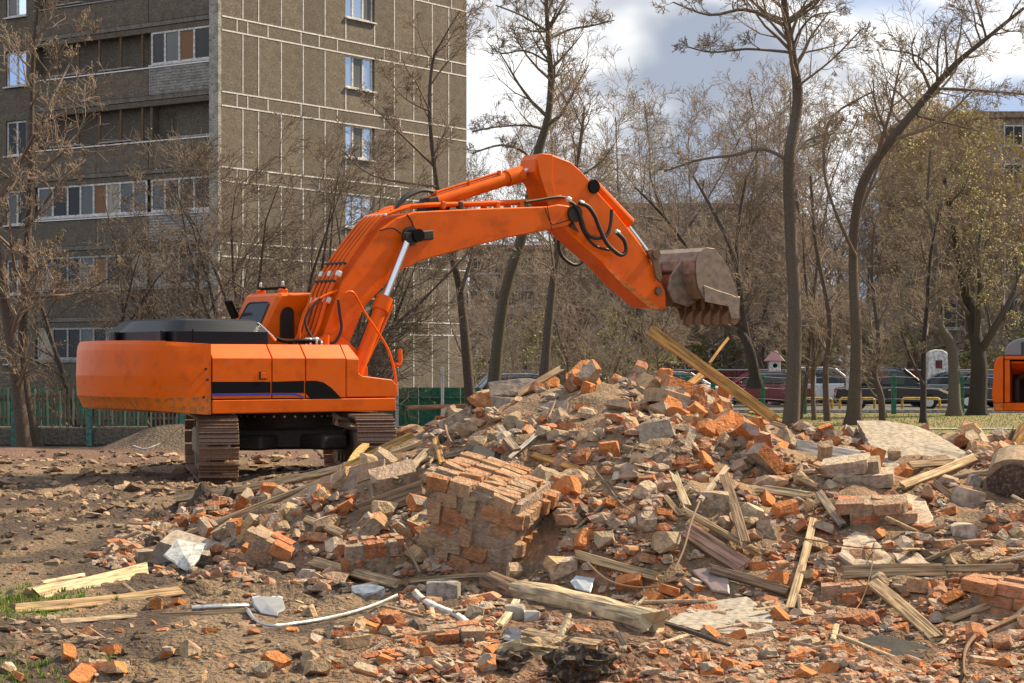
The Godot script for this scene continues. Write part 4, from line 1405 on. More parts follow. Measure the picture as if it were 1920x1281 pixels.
	rod(o, "slewing_ring", Vector3(0, 0.80, 0), Vector3(0, y0 + 0.03, 0), 0.82, M.dark_steel, 40)
	for i in 30:
		var a := TAU * i / 30.0
		part(o, "ring_bolt", boxm(Vector3(0.03, 0.03, 0.03)), M.zinc, Transform3D(Basis(Vector3.UP, -a), Vector3(cos(a) * 0.825, 0.98, sin(a) * 0.825)))
	var ut := -1.366 - XT       # turn of the tracks against the body
	var ub := Basis(Vector3.UP, ut)
	b = MB.new()
	b.box(Transform3D(Basis(), Vector3(0, 0.62, 0)), Vector3(1.7, 0.36, 1.9), 0.05)
	b.box(Transform3D(Basis(Vector3.UP, 0.5), Vector3(0, 0.57, 0)), Vector3(3.0, 0.24, 0.5), 0.04)
	b.box(Transform3D(Basis(Vector3.UP, -0.5), Vector3(0, 0.565, 0)), Vector3(3.0, 0.236, 0.5), 0.04)
	part(o, "car_body", b.mesh(), M.dark_steel, Transform3D(ub, Vector3.ZERO))
	for s in [-1.0, 1.0]:
		var tn := Node3D.new()
		tn.name = "track" if s < 0 else "track_001"
		tn.transform = Transform3D(ub, ub * Vector3(0, 0, s * 1.24))
		o.add_child(tn)
		b = MB.new()
		b.prism([Vector2(-1.95, 0.3), Vector2(1.95, 0.3), Vector2(2.2, 0.5), Vector2(1.95, 0.74), Vector2(-1.95, 0.74), Vector2(-2.2, 0.5)], -0.2, 0.2, 0.03)
		part(tn, "track_frame", b.mesh(), M.mud_frame)
		for x in [-2.0, 2.0]:
			rod(tn, "idler" if x > 0 else "sprocket", Vector3(x, 0.5, -0.12), Vector3(x, 0.5, 0.12), 0.40, M.mud_frame, 28)
		for i in 7:
			rod(tn, "roller", Vector3(-1.5 + i * 0.5, 0.24, -0.16), Vector3(-1.5 + i * 0.5, 0.24, 0.16), 0.12, M.mud_frame, 14)
		# chain side plates and shoes round the loop
		var r := 0.46
		var straight := 4.0
		var total := 2.0 * straight + TAU * r
		var count := 48
		var shoe := MB.new()
		shoe.box(Transform3D(Basis(), Vector3(0, 0.015, 0)), Vector3(0.205, 0.03, 0.62), 0.006)
		shoe.box(Transform3D(Basis(), Vector3(-0.085, 0.045, 0)), Vector3(0.026, 0.06, 0.62), 0.004)
		shoe.box(Transform3D(Basis(), Vector3(-0.01, 0.04, 0)), Vector3(0.02, 0.03, 0.62), 0.004)
		shoe.box(Transform3D(Basis(), Vector3(0.06, 0.04, 0)), Vector3(0.02, 0.03, 0.62), 0.004)
		shoe.box(Transform3D(Basis(), Vector3(0, -0.05, 0.0)), Vector3(0.17, 0.1, 0.3), 0.01)
		var sm := shoe.mesh()
		for i in count:
			var l := total * i / count
			var p: Vector3
			var out: Vector3
			if l < straight:
				p = Vector3(-2.0 + l, 0.96, 0); out = Vector3(0, 1, 0)
			elif l < straight + PI * r:
				var a := (l - straight) / r
				out = Vector3(sin(a), cos(a), 0); p = Vector3(2.0, 0.5, 0) + out * r
			elif l < 2.0 * straight + PI * r:
				p = Vector3(2.0 - (l - straight - PI * r), 0.04, 0); out = Vector3(0, -1, 0)
			else:
				var a := (l - 2.0 * straight - PI * r) / r
				out = Vector3(-sin(a), -cos(a), 0); p = Vector3(-2.0, 0.5, 0) + out * r
			part(tn, "track_shoe", sm, M.shoe_steel, Transform3D(Basis(Vector3(out.y, -out.x, 0), out, Vector3(0, 0, 1)), p))

func make_second_excavator() -> void:
	var d := 43.0
	var x0 := (1860.0 - 960.0) * d / F
	var o := thing("excavator", "second orange excavator cut off by the right picture edge", "excavator", Vector3(x0, 0, -d), -0.27)
	var y0 := EYE - (771.0 - HY) * d / F
	var y1 := EYE - (668.0 - HY) * d / F
	# rear column with rounded outer corner, beams and the recess between them
	var b := MB.new()
	var col := [Vector2(0.03, y0 + 0.17), Vector2(0.0, y0 + 0.3), Vector2(0.05, y1 - 0.16), Vector2(0.10, y1 - 0.04), Vector2(0.20, y1), Vector2(0.235, y1), Vector2(0.235, y0 + 0.17)]
	b.prism(col, 0.0, -1.2, 0.02)
	part(o, "corner_column", b.mesh(), M.orange)
	b = MB.new()
	b.prism([Vector2(0.04, y0), Vector2(0.235, y0), Vector2(0.235, y0 + 0.165), Vector2(0.03, y0 + 0.165)], 0.002, -1.2, 0.02)
	part(o, "scraped_corner", b.mesh(), M.dirty_orange)
	part(o, "lower_beam", boxm(Vector3(2.6, 0.17, 1.2), 0.02), M.orange, Transform3D(Basis(), Vector3(1.54, y0 + 0.085, -0.6)))
	part(o, "upper_beam", boxm(Vector3(2.6, 0.07, 1.2), 0.02), M.orange, Transform3D(Basis(), Vector3(1.56, y1 - 0.04, -0.62)))
	part(o, "inner_post", boxm(Vector3(0.11, y1 - y0 - 0.26, 0.3), 0.015), M.orange, Transform3D(Basis(), Vector3(0.315, (y0 + y1) * 0.5 + 0.05, -0.17)))
	part(o, "gap", boxm(Vector3(0.02, y1 - y0 - 0.24, 0.3)), M.black, Transform3D(Basis(), Vector3(0.247, (y0 + y1) * 0.5 + 0.05, -0.2)))
	part(o, "recess_back", boxm(Vector3(2.4, y1 - y0 - 0.2, 0.05)), M.seam, Transform3D(Basis(), Vector3(1.6, (y0 + y1) * 0.5 + 0.05, -0.85)))
	part(o, "recess_roof", boxm(Vector3(2.4, 0.04, 0.7)), M.orange, Transform3D(Basis(Vector3(1, 0, 0), -0.35), Vector3(1.6, y1 - 0.25, -0.45)))
	b = MB.new()
	b.tube([Vector3(0.5, y0 + 0.2, -0.5), Vector3(0.5, y0 + 0.65, -0.5), Vector3(0.6, y0 + 0.74, -0.5), Vector3(1.3, y0 + 0.74, -0.5)], [0.06, 0.06, 0.06, 0.06], 8)
	part(o, "frame_tube", b.mesh(), M.seam)
	part(o, "radiator_door", boxm(Vector3(0.9, 0.5, 0.06), 0.02), M.orange, Transform3D(Basis(), Vector3(1.15, y0 + 0.42, -0.62)))
	part(o, "body", boxm(Vector3(2.7, y1 - y0 - 0.1, 2.6), 0.06), M.orange, Transform3D(Basis(), Vector3(1.5, (y0 + y1) * 0.5, -2.2)))
	# grey rounded hood with a window
	b = MB.new()
	var hd := [Vector2(0.26, y1 + 0.003)]
	for i in 7:
		var a := PI * (1.0 - i / 12.0)
		hd.append(Vector2(0.72 + cos(a) * 0.46, y1 + 0.10 + sin(a) * 0.30))
	hd.append_array([Vector2(2.3, y1 + 0.40), Vector2(2.4, y1 + 0.003)])
	b.prism(hd, -0.25, -1.9, 0.03)
	var h := part(o, "hood", b.mesh(), M.hood_grey)
	part(h, "hood_window", boxm(Vector3(1.0, 0.26, 0.02), 0.004), M.glass_dark, Transform3D(Basis(), Vector3(1.1, y1 + 0.17, -0.245)))
	part(h, "window_post", boxm(Vector3(0.05, 0.27, 0.03)), M.hood_grey, Transform3D(Basis(), Vector3(0.68, y1 + 0.17, -0.24)))
	for s in [0.0, 1.0]:
		var t := part(o, "track", boxm(Vector3(0.6, 0.9, 3.6), 0.3), M.dark_steel, Transform3D(Basis(), Vector3(0.95 + s * 1.5, 0.45, -1.9)))
		for i in 12:
			part(t, "track_shoe", boxm(Vector3(0.64, 0.04, 0.24), 0.01), M.shoe_steel, Transform3D(Basis(), Vector3(0, 0.46, -1.5 + i * 0.27)))

# ---------------------------------------------------------------- bare trees
class TreeGen:
	var rng := RandomNumberGenerator.new()
	var wood := MB.new()      # limbs and twigs
	var stem := MB.new()      # trunk
	var leaves := MB.new()
	var dark := Color(0.14, 0.105, 0.08)
	var tipc := Color(0.24, 0.185, 0.14)
	var leafc := [Color(0.30, 0.26, 0.08), Color(0.24, 0.27, 0.06), Color(0.33, 0.24, 0.10)]
	var leaf_rate := 0.10
	var leaf_size := 0.026
	var twig_r := 0.0065
	var depth := 4
	var kids := [11, 6, 5, 3]
	var lift := 0.35

	func bend(d: Vector3, amount: float) -> Vector3:
		return (d + Vector3(rng.randfn(), rng.randfn(), rng.randfn()) * amount).normalized()

	func leaf(p: Vector3) -> void:
		leaves.col = leafc[rng.randi() % leafc.size()] * rng.randf_range(0.7, 1.3)
		var a := Vector3(rng.randfn(), rng.randfn(), rng.randfn()).normalized()
		var b := a.cross(Vector3(0.3, 0.5, 0.8)).normalized()
		var s := leaf_size * rng.randf_range(0.6, 1.4)
		leaves.quad(p + b * s * 0.5, p + a * s, p - b * s * 0.5, p - a * s * 0.3, a.cross(b))

	func branch(p: Vector3, d: Vector3, length: float, r: float, level: int) -> void:
		var n := 4 if level <= 1 else (3 if level == 2 else 2)
		var pts := [p]
		var rad := [maxf(r, twig_r)]
		var q := p
		var dir := d
		for i in n:
			dir = bend(dir, 0.15 if level < 3 else 0.12)
			dir = (dir + Vector3(0, lift * (0.35 if level < 3 else 0.12), 0)).normalized()
			q += dir * length / n
			pts.append(q)
			rad.append(maxf(r * (1.0 - 0.78 * float(i + 1) / n), twig_r * (1.0 if level < depth else 0.75)))
		wood.col = dark.lerp(tipc, clampf(level / 3.0, 0.0, 1.0)) * rng.randf_range(0.75, 1.25)
		wood.tube(pts, rad, 5 if level == 1 else (4 if level == 2 else 3), false)
		if level >= depth:
			if rng.randf() < leaf_rate: leaf(q)
			if rng.randf() < leaf_rate * 0.7: leaf(pts[1])
			return
		var m: int = kids[level]
		for k in m:
			var t := rng.randf_range(0.22, 1.0)
			var f := t * n
			var i := mini(int(f), n - 1)
			var at: Vector3 = pts[i].lerp(pts[i + 1], f - i)
			var along: Vector3 = (pts[i + 1] - pts[i]).normalized()
			var sd := along.cross(Vector3(rng.randfn(), rng.randfn(), rng.randfn())).normalized()
			var nd := (along * rng.randf_range(0.55, 0.95) + sd * rng.randf_range(0.5, 0.95)).normalized()
			branch(at, nd, length * rng.randf_range(0.42, 0.74) * (1.15 - 0.5 * t), lerpf(rad[i], rad[i + 1], f - i) * 0.55, level + 1)

	func trunk(pts: Array, rad: Array, sides := 10) -> void:
		stem.col = dark * rng.randf_range(1.1, 1.35)
		stem.tube(pts, rad, sides)

	# limbs along a trunk polyline from the share t0 upwards
	func crown(pts: Array, rad: Array, t0: float, length: float, count: int) -> void:
		var n := pts.size() - 1
		for k in count:
			var t := lerpf(t0, 1.0, (k + rng.randf()) / count)
			var f := t * n
			var i := mini(int(f), n - 1)
			var at: Vector3 = pts[i].lerp(pts[i + 1], f - i)
			var along: Vector3 = (pts[i + 1] - pts[i]).normalized()
			var a := rng.randf() * TAU
			var sd := Vector3(cos(a), 0, sin(a))
			sd = (sd - along * sd.dot(along)).normalized()
			var nd := (along * rng.randf_range(0.35, 0.8) + sd * rng.randf_range(0.6, 1.0)).normalized()
			branch(at, nd, length * rng.randf_range(0.55, 1.1) * (1.15 - 0.65 * (t - t0) / maxf(0.01, 1.0 - t0)), minf(lerpf(rad[i], rad[i + 1], f - i) * 0.55, 0.09), 1)

func add_tree(g: TreeGen, label: String, at: Vector3, group := "", called := "bare_tree", cat := "tree") -> Node3D:
	var o := thing(called, label, cat, at, 0.0, group)
	part(o, "trunk", g.stem.mesh(), M.bark)
	part(o, "crown", g.wood.mesh(), M.twig)
	if g.leaves.v.size():
		part(o, "leaves", g.leaves.mesh(), M.leaf)
	return o

# a tree whose trunk and main limbs follow given lines (pixel column, row, pixel width) at one distance
func traced_tree(label: String, d: float, seed_: int, path: Array, limbs: Array, t0: float, length: float, count: int, opts := {}) -> Node3D:
	var g := TreeGen.new()
	g.rng.seed = seed_
	for k in opts: g.set(k, opts[k])
	var base := P(path[0], path[1], d)
	base.y = minf(base.y, 0.0) if base.y < 0.4 else 0.0
	var conv := func(l: Array, wob: float) -> Array:
		var pts := []
		var rad := []
		for i in range(0, l.size(), 3):
			var p := P(l[i], l[i + 1], d + (g.rng.randfn() * wob if i > 0 else 0.0)) - base
			pts.append(p); rad.append(l[i + 2] * 0.46 * d / F)
		var sm := smooth_path(pts, 4)
		var sr := []
		for i in sm.size():
			var f := float(i) / 4.0
			var j := mini(int(f), rad.size() - 2)
			sr.append(lerpf(rad[j], rad[j + 1], f - j) * g.rng.randf_range(0.96, 1.04))
		return [sm, sr]
	var tr: Array = conv.call(path, 0.15)
	tr[0].push_front(tr[0][0] - Vector3(0, 0.3, 0))
	tr[1][0] *= 1.28
	tr[1][1] *= 1.05
	tr[0].insert(2, tr[0][1].lerp(tr[0][2], 0.25))
	tr[1].push_front(tr[1][0] * 1.35)
	tr[1].insert(2, lerpf(tr[1][1], tr[1][2], 0.6))
	g.trunk(tr[0], tr[1])
	if count > 0: g.crown(tr[0], tr[1], t0, length, count)
	for l in limbs:
		var lr: Array = conv.call(l, 0.5)
		var best: Vector3 = tr[0][0]
		for p in tr[0]:
			if p.distance_to(lr[0][0]) < best.distance_to(lr[0][0]): best = p
		lr[0].push_front(best)
		lr[1].push_front(lr[1][0] * 1.1)
		g.wood.col = g.dark
		g.wood.tube(lr[0], lr[1], 6)
		g.crown(lr[0], lr[1], 0.25, length * 0.42, 7)
	return add_tree(g, label, base)

func generic_tree(seed_: int, h: float, opts := {}) -> TreeGen:
	var g := TreeGen.new()
	g.rng.seed = seed_
	for k in opts: g.set(k, opts[k])
	var pts := [Vector3(0, -0.3, 0)]
	var rad := [h * 0.016]
	var p := Vector3.ZERO
	var d := Vector3(g.rng.randf_range(-0.08, 0.08), 1, g.rng.randf_range(-0.08, 0.08)).normalized()
	var n := 8
	for i in n:
		pts.append(p)
		rad.append(h * 0.0125 * pow(1.0 - 0.94 * float(i) / n, 1.3))
		d = (d + Vector3(g.rng.randfn(), 0, g.rng.randfn()) * 0.17 + Vector3(0, 0.1, 0)).normalized()
		p += d * h * 0.9 / n
	pts.append(p)
	rad.append(h * 0.002)
	g.trunk(pts, rad, 8)
	g.crown(pts, rad, opts.get("t0", 0.25), h * 0.30, g.kids[0])
	return g

func make_trees() -> void:
	# trunks that stand out, nearest first
	traced_tree("thick grey trunk rising right of the excavator bucket to picture top", 56, 1, [1482, 812, 36, 1489, 690, 30, 1490, 560, 27, 1483, 440, 25, 1480, 300, 24, 1496, 190, 22, 1486, 100, 16, 1472, 20, 15, 1466, -80, 12, 1470, -200, 8], [
		[1474, 298, 9, 1430, 279, 8, 1380, 290, 7, 1310, 300, 5, 1245, 322, 3], [1468, 46, 9, 1400, 18, 7, 1330, 28, 5, 1262, 4, 3], [1472, 97, 7, 1400, 92, 5, 1335, 98, 4, 1290, 88, 3],
		[1484, 34, 9, 1530, 0, 8, 1580, -40, 6], [1488, 88, 6, 1500, 58, 5, 1525, 30, 4, 1565, 22, 3], [1498, 160, 6, 1560, 112, 4, 1618, 52, 3], [1470, -20, 9, 1400, -60, 7, 1300, -70, 4], [1478, 300, 7, 1520, 260, 5, 1570, 250, 3]], 0.62, 2.6, 16, {"dark": Color(0.15, 0.122, 0.095), "leaf_rate": 0.2})
	traced_tree("leaning trunk slanting up to the right picture edge", 60, 2, [1601, 784, 30, 1606, 640, 23, 1600, 470, 19, 1618, 345, 19, 1680, 252, 17, 1730, 190, 15, 1790, 122, 12, 1850, 72, 9, 1920, 15, 6], [
		[1760, 166, 7, 1840, 170, 6, 1935, 178, 5], [1722, 218, 6, 1780, 232, 4, 1836, 246, 3], [1760, 145, 5, 1720, 105, 4, 1655, 92, 3], [1850, 72, 5, 1838, 30, 5, 1825, -20, 4], [1604, 480, 9, 1560, 380, 7, 1545, 300, 7, 1560, 220, 5, 1640, 170, 3], [1606, 420, 8, 1640, 330, 6, 1665, 270, 4]], 0.45, 2.8, 18, {"dark": Color(0.14, 0.108, 0.08)})
	traced_tree("slender curved tree rising behind the excavator boom joint", 62, 3, [924, 738, 27, 945, 560, 24, 985, 420, 22, 1004, 305, 20, 1027, 222, 16, 1033, 150, 13, 1027, 60, 10, 1024, 0, 8, 1020, -80, 6], [
		[1018, 242, 6, 985, 235, 5, 930, 238, 4, 886, 247, 3], [1000, 322, 8, 985, 287, 6, 940, 272, 5, 885, 288, 3], [1030, 118, 5, 985, 95, 4, 940, 100, 3, 912, 78, 2], [1031, 72, 7, 1070, 55, 5, 1110, 48, 4, 1152, 38, 2], [1026, 60, 6, 1050, 20, 5, 1068, -20, 4], [1028, 60, 6, 980, 30, 4, 930, 10, 3]], 0.5, 2.3, 20, {"dark": Color(0.14, 0.115, 0.078), "kids": [11, 6, 4, 3]})
	traced_tree("thin dark tree between boom cylinder and heap reaching upward", 60, 4, [1020, 715, 22, 1030, 590, 18, 1045, 470, 14, 1062, 400, 11, 1085, 290, 8, 1096, 200, 5], [], 0.35, 2.4, 16)
	traced_tree("crooked forked tree before the block's white jointed end wall", 55, 5, [884, 775, 23, 871, 620, 20, 862, 540, 17, 845, 470, 13, 820, 350, 11, 806, 218, 9, 811, 117, 6, 830, 75, 4, 862, 20, 3], [
		[865, 545, 10, 885, 480, 8, 900, 420, 5], [812, 310, 6, 740, 240, 4, 690, 190, 3], [816, 350, 6, 700, 330, 4, 640, 280, 3], [808, 210, 4, 760, 185, 3, 720, 140, 2]], 0.3, 2.2, 16)
	traced_tree("leaning trunk at the left picture edge, the outer of two", 44.5, 6, [46, 850, 30, 30, 705, 25, 8, 560, 22, -20, 400, 18, -40, 250, 14], [[15, 620, 8, 60, 520, 6, 120, 470, 4], [-20, 400, 10, 40, 300, 8, 80, 220, 6, 130, 120, 4]], 0.3, 2.0, 9)
	traced_tree("thin trunk at the left picture edge, the inner of two", 45.5, 7, [70, 845, 24, 42, 690, 19, 48, 520, 16, 57, 320, 13, 60, 150, 10, 70, 20, 7, 90, -80, 4], [[45, 560, 8, 100, 555, 6, 160, 545, 4, 240, 500, 3], [50, 430, 7, 110, 345, 5, 160, 300, 4], [58, 200, 6, 100, 120, 5, 150, 40, 3]], 0.35, 2.0, 12)
	var bush := {"kids": [22, 6, 6, 3], "t0": 0.06, "leaf_rate": 0.04, "twig_r": 0.0058, "leaf_size": 0.03, "tipc": Color(0.15, 0.115, 0.088), "dark": Color(0.10, 0.078, 0.06)}
	var i := 0
	for q in [[470, 655, 47, "dark many branched tree against the block's pale corner"], [535, 650, 49, "spreading dark tree directly above the excavator cab"], [590, 660, 51, "brown hazy tree behind the excavator boom pipes"], [655, 690, 53, "brown hazy tree behind the boom cylinder rod"], [300, 640, 50, "bare tree before the shaded balconies"], [150, 700, 49, "bare tree before the lower left balconies"]]:
		var b := bush.duplicate()
		var lean := TreeGen.new()
		lean.rng.seed = 100 + i
		for k in b:
			if k != "t0": lean.set(k, b[k])
		lean.lift = 0.22
		# several stems from one foot
		var hgt: float = [7.8, 8.4, 8.6, 7.4, 7.5, 6.5][i]
		for s in 4:
			var a := lean.rng.randf() * TAU
			var pts := [Vector3(0, -0.3, 0)]
			var rad := [0.12]
			var p := Vector3.ZERO
			var dd := Vector3(cos(a) * 0.4, 1, sin(a) * 0.4).normalized()
			for k in 6:
				pts.append(p)
				rad.append(0.085 * (1.0 - k * 0.19))
				dd = lean.bend(dd, 0.1)
				p += dd * hgt / 6.0
			lean.trunk(pts, rad, 6)
			lean.crown(pts, rad, 0.14, hgt * 0.33, 9 if i < 4 else 6)
		add_tree(lean, q[3], Vector3((q[0] - 960.0) * q[2] / F, 0, -q[2]))
		i += 1
	# trunks over the verge
	traced_tree("forked black barked tree at the right, left fork upright", 71, 8, [1832, 776, 38, 1836, 680, 32, 1825, 610, 24, 1800, 500, 17, 1790, 430, 14, 1770, 330, 8], [[1838, 660, 18, 1868, 610, 14, 1905, 540, 9, 1925, 470, 6], [1830, 640, 14, 1838, 540, 11, 1835, 470, 9, 1850, 380, 5]], 0.4, 2.6, 14, {"dark": Color(0.07, 0.055, 0.045), "leaf_rate": 0.9, "leaf_size": 0.05})
	traced_tree("smooth grey trunk curving left, before the cream building", 70, 9, [1790, 768, 24, 1786, 655, 21, 1764, 615, 18, 1750, 560, 14, 1755, 470, 11, 1740, 380, 7, 1745, 280, 4], [], 0.35, 2.4, 14, {"dark": Color(0.16, 0.14, 0.115), "leaf_rate": 0.8})
	traced_tree("thin straight dark tree beside the bent yellow rail", 62, 10, [1731, 788, 14, 1732, 700, 11, 1733, 640, 10, 1739, 570, 8, 1745, 480, 6, 1760, 400, 3], [[1731, 720, 7, 1705, 665, 6, 1690, 620, 4]], 0.4, 1.8, 10, {"dark": Color(0.06, 0.05, 0.045)})
	traced_tree("dark V shaped tree behind the raised beam", 68, 11, [1416, 712, 24, 1404, 650, 19, 1372, 596, 13, 1335, 545, 10, 1265, 430, 7, 1190, 350, 4], [[1412, 680, 15, 1394, 590, 12, 1376, 480, 12, 1340, 400, 9, 1300, 330, 5], [1390, 560, 10, 1382, 450, 8, 1400, 330, 5]], 0.35, 2.8, 18, {"dark": Color(0.08, 0.065, 0.055)})
	traced_tree("straight trunk right of the thick grey trunk", 64, 12, [1552, 800, 15, 1548, 700, 12, 1556, 600, 10, 1530, 460, 8, 1520, 330, 5], [], 0.3, 2.2, 12)
	traced_tree("crooked trunk curving before the black estate car", 61, 13, [1655, 800, 15, 1652, 745, 14, 1640, 700, 11, 1648, 640, 9, 1635, 520, 7, 1640, 420, 4], [], 0.35, 2.0, 11)
	traced_tree("slim trunk leaning left between two green posts", 66, 14, [1500, 782, 10, 1512, 715, 9, 1518, 640, 8, 1530, 520, 6, 1540, 420, 3], [], 0.35, 1.9, 9)
	traced_tree("dark slim trunk in front of the white car", 65, 15, [1527, 788, 11, 1524, 730, 9, 1526, 650, 8, 1510, 520, 6, 1505, 400, 3], [], 0.35, 1.9, 9)
	# the wood behind, built from a few trees
	var kinds := []
	for s in 7:
		var y: bool = s >= 5
		kinds.append(generic_tree(200 + s, 10.0, {"kids": [22, 6, 6, 3], "t0": 0.38 if y else 0.17, "leaf_rate": 0.9 if y else 0.16, "leaf_size": 0.06 if y else 0.035, "twig_r": 0.0058, "lift": 0.3, "dark": Color(0.19, 0.145, 0.11),
			"leafc": [Color(0.42, 0.34, 0.12), Color(0.36, 0.34, 0.10), Color(0.44, 0.30, 0.14)], "tipc": Color(0.33, 0.255, 0.2) if s % 2 else Color(0.30, 0.255, 0.215)}))
	var protos := []
	for g in kinds:
		protos.append([g.stem.mesh(), g.wood.mesh(), g.leaves.mesh()])
	var spots := []
	# column, row of the top, distance, kind
	for q in [[905, 330, 96, 0], [945, 250, 98, 1], [985, 300, 104, 2], [1050, 190, 97, 3], [1095, 240, 101, 4], [1125, 165, 99, 0], [1160, 180, 96, 1], [1185, 270, 110, 2], [1215, 200, 100, 3], [1250, 150, 97, 4], [1285, 190, 104, 0], [1310, 165, 99, 1], [1345, 200, 112, 2], [1375, 150, 102, 3], [1405, 190, 106, 4], [1440, 170, 100, 0], [1475, 230, 116, 1], [1515, 170, 103, 2], [1550, 150, 99, 3], [1585, 190, 108, 4], [1620, 165, 101, 0], [1655, 200, 112, 1], [1690, 180, 99, 2], [1720, 220, 118, 3], [1748, 190, 97, 5], [1800, 205, 98, 5], [1862, 175, 97, 5], [1915, 195, 98, 5], [1945, 215, 101, 6], [895, 480, 72, 2], [940, 500, 70, 4], [975, 480, 72, 3], [1060, 470, 71, 1], [1110, 450, 73, 0], [1150, 470, 71, 2], [1200, 430, 73, 3], [1240, 480, 72, 4], [1290, 420, 97, 1], [1345, 440, 96, 0], [1450, 400, 98, 2], [1500, 450, 69, 0], [1570, 400, 96, 4], [1625, 380, 97, 3], [1660, 430, 68, 1], [1700, 400, 96, 1]]:
		spots.append(q)
	var kindnames := ["bare grey brown tree", "bare reddish twigged tree", "bare grey tree", "bare russet tree", "bare dusty brown tree", "tree with thin yellow green buds", "tree thick with yellow buds"]
	spots.sort_custom(func(a, b): return a[0] < b[0])
	for q in spots:
		var d: float = q[2]
		var h: float = EYE - (q[1] - HY) * d / F
		var side := "left of" if q[0] < 1040 else ("behind" if q[0] < 1400 else ("right of" if q[0] < 1700 else "far right of"))
		var tallness := "tall" if q[1] < 350 else "low"
		var o := thing("background_tree", "%s %s %s the arm" % [tallness, kindnames[q[3]], side], "tree", Vector3((q[0] - 960.0) * d / F, 0, -d), rng.randf() * TAU, "bare trees beyond the verge")
		o.scale = Vector3(h / 10.0 * rng.randf_range(0.9, 1.15), h / 9.2, h / 10.0 * rng.randf_range(0.9, 1.15))
		part(o, "trunk", protos[q[3]][0], M.bark)
		part(o, "crown", protos[q[3]][1], M.twig)
		part(o, "leaves", protos[q[3]][2], M.leaf)
		trees.append([o, q[0], q[1]])
	# labels that single each one out by what stands at its foot or before it
	var marks := [[905, "the pale silver car"], [985, "the slender curved tree"], [1062, "the arm's hose loop"], [1115, "the arm"], [1180, "the arm's lower half"], [1240, "the bucket pin"], [1310, "the bucket"], [1372, "the bucket teeth"], [1430, "the red car"], [1490, "the thick grey trunk"], [1545, "the white car"], [1605, "the leaning trunk"], [1672, "the black estate car"], [1732, "the yellow rail"], [1757, "the arched booth"], [1790, "the dark grey car"], [1835, "the forked black tree"], [1890, "the second excavator"]]
	var said := {}
	for t in trees:
		var best = marks[0]
		for m in marks:
			if absf(m[0] - t[1]) < absf(best[0] - t[1]): best = m
		var words: String = t[0].get_meta("label").split(" left of")[0].split(" behind")[0].split(" right of")[0].split(" far right")[0]
		var rel := "above" if t[2] < 350 else "just over"
		var full := "%s showing %s %s" % [words, rel, best[1]]
		if said.has(full):
			full = "%s showing %s %s, farther right" % [words, rel, best[1]]
		if said.has(full):
			full = "%s showing %s %s, rightmost such" % [words, rel, best[1]]
		said[full] = true
		t[0].set_meta("label", full)
	# undergrowth and saplings along the far side
	var sh := generic_tree(300, 3.0, {"kids": [24, 6, 5, 3], "t0": 0.02, "leaf_rate": 0.7, "twig_r": 0.007, "leaf_size": 0.05, "leafc": [Color(0.22, 0.26, 0.06), Color(0.30, 0.27, 0.10)]})
	var sm := [sh.stem.mesh(), sh.wood.mesh(), sh.leaves.mesh()]
	var where := ["before the dim building left of the heap top", "left of the heap's ridge", "right of the slender curved tree", "above the ridge of the heap", "right above the ridge bricks", "under the arm", "under the bucket pin", "under the bucket", "behind the raised beam's upper end", "behind the raised beam's middle", "left of the white hut", "behind the white car", "behind the black estate car", "left of the arched booth", "by the cream building's wall", "beside the second excavator"]
	for k in where.size():
		var px := 890.0 + k * 65.0
		var d := 74.5 + (k % 3) * 5.0 if px < 1250.0 else 94.0 + (k % 3)
		var o := thing("shrub", "leafless shrub with pale buds %s" % where[k], "shrub", Vector3((px - 960.0) * d / F, 0, -d), k * 1.3, "leafless shrubs along the far side")
		var s := rng.randf_range(0.9, 1.5)
		o.scale = Vector3(s * 1.25, s, s * 1.25)
		part(o, "trunk", sm[0], M.bark)
		part(o, "crown", sm[1], M.twig)
		part(o, "leaves", sm[2], M.leaf)

var trees := []

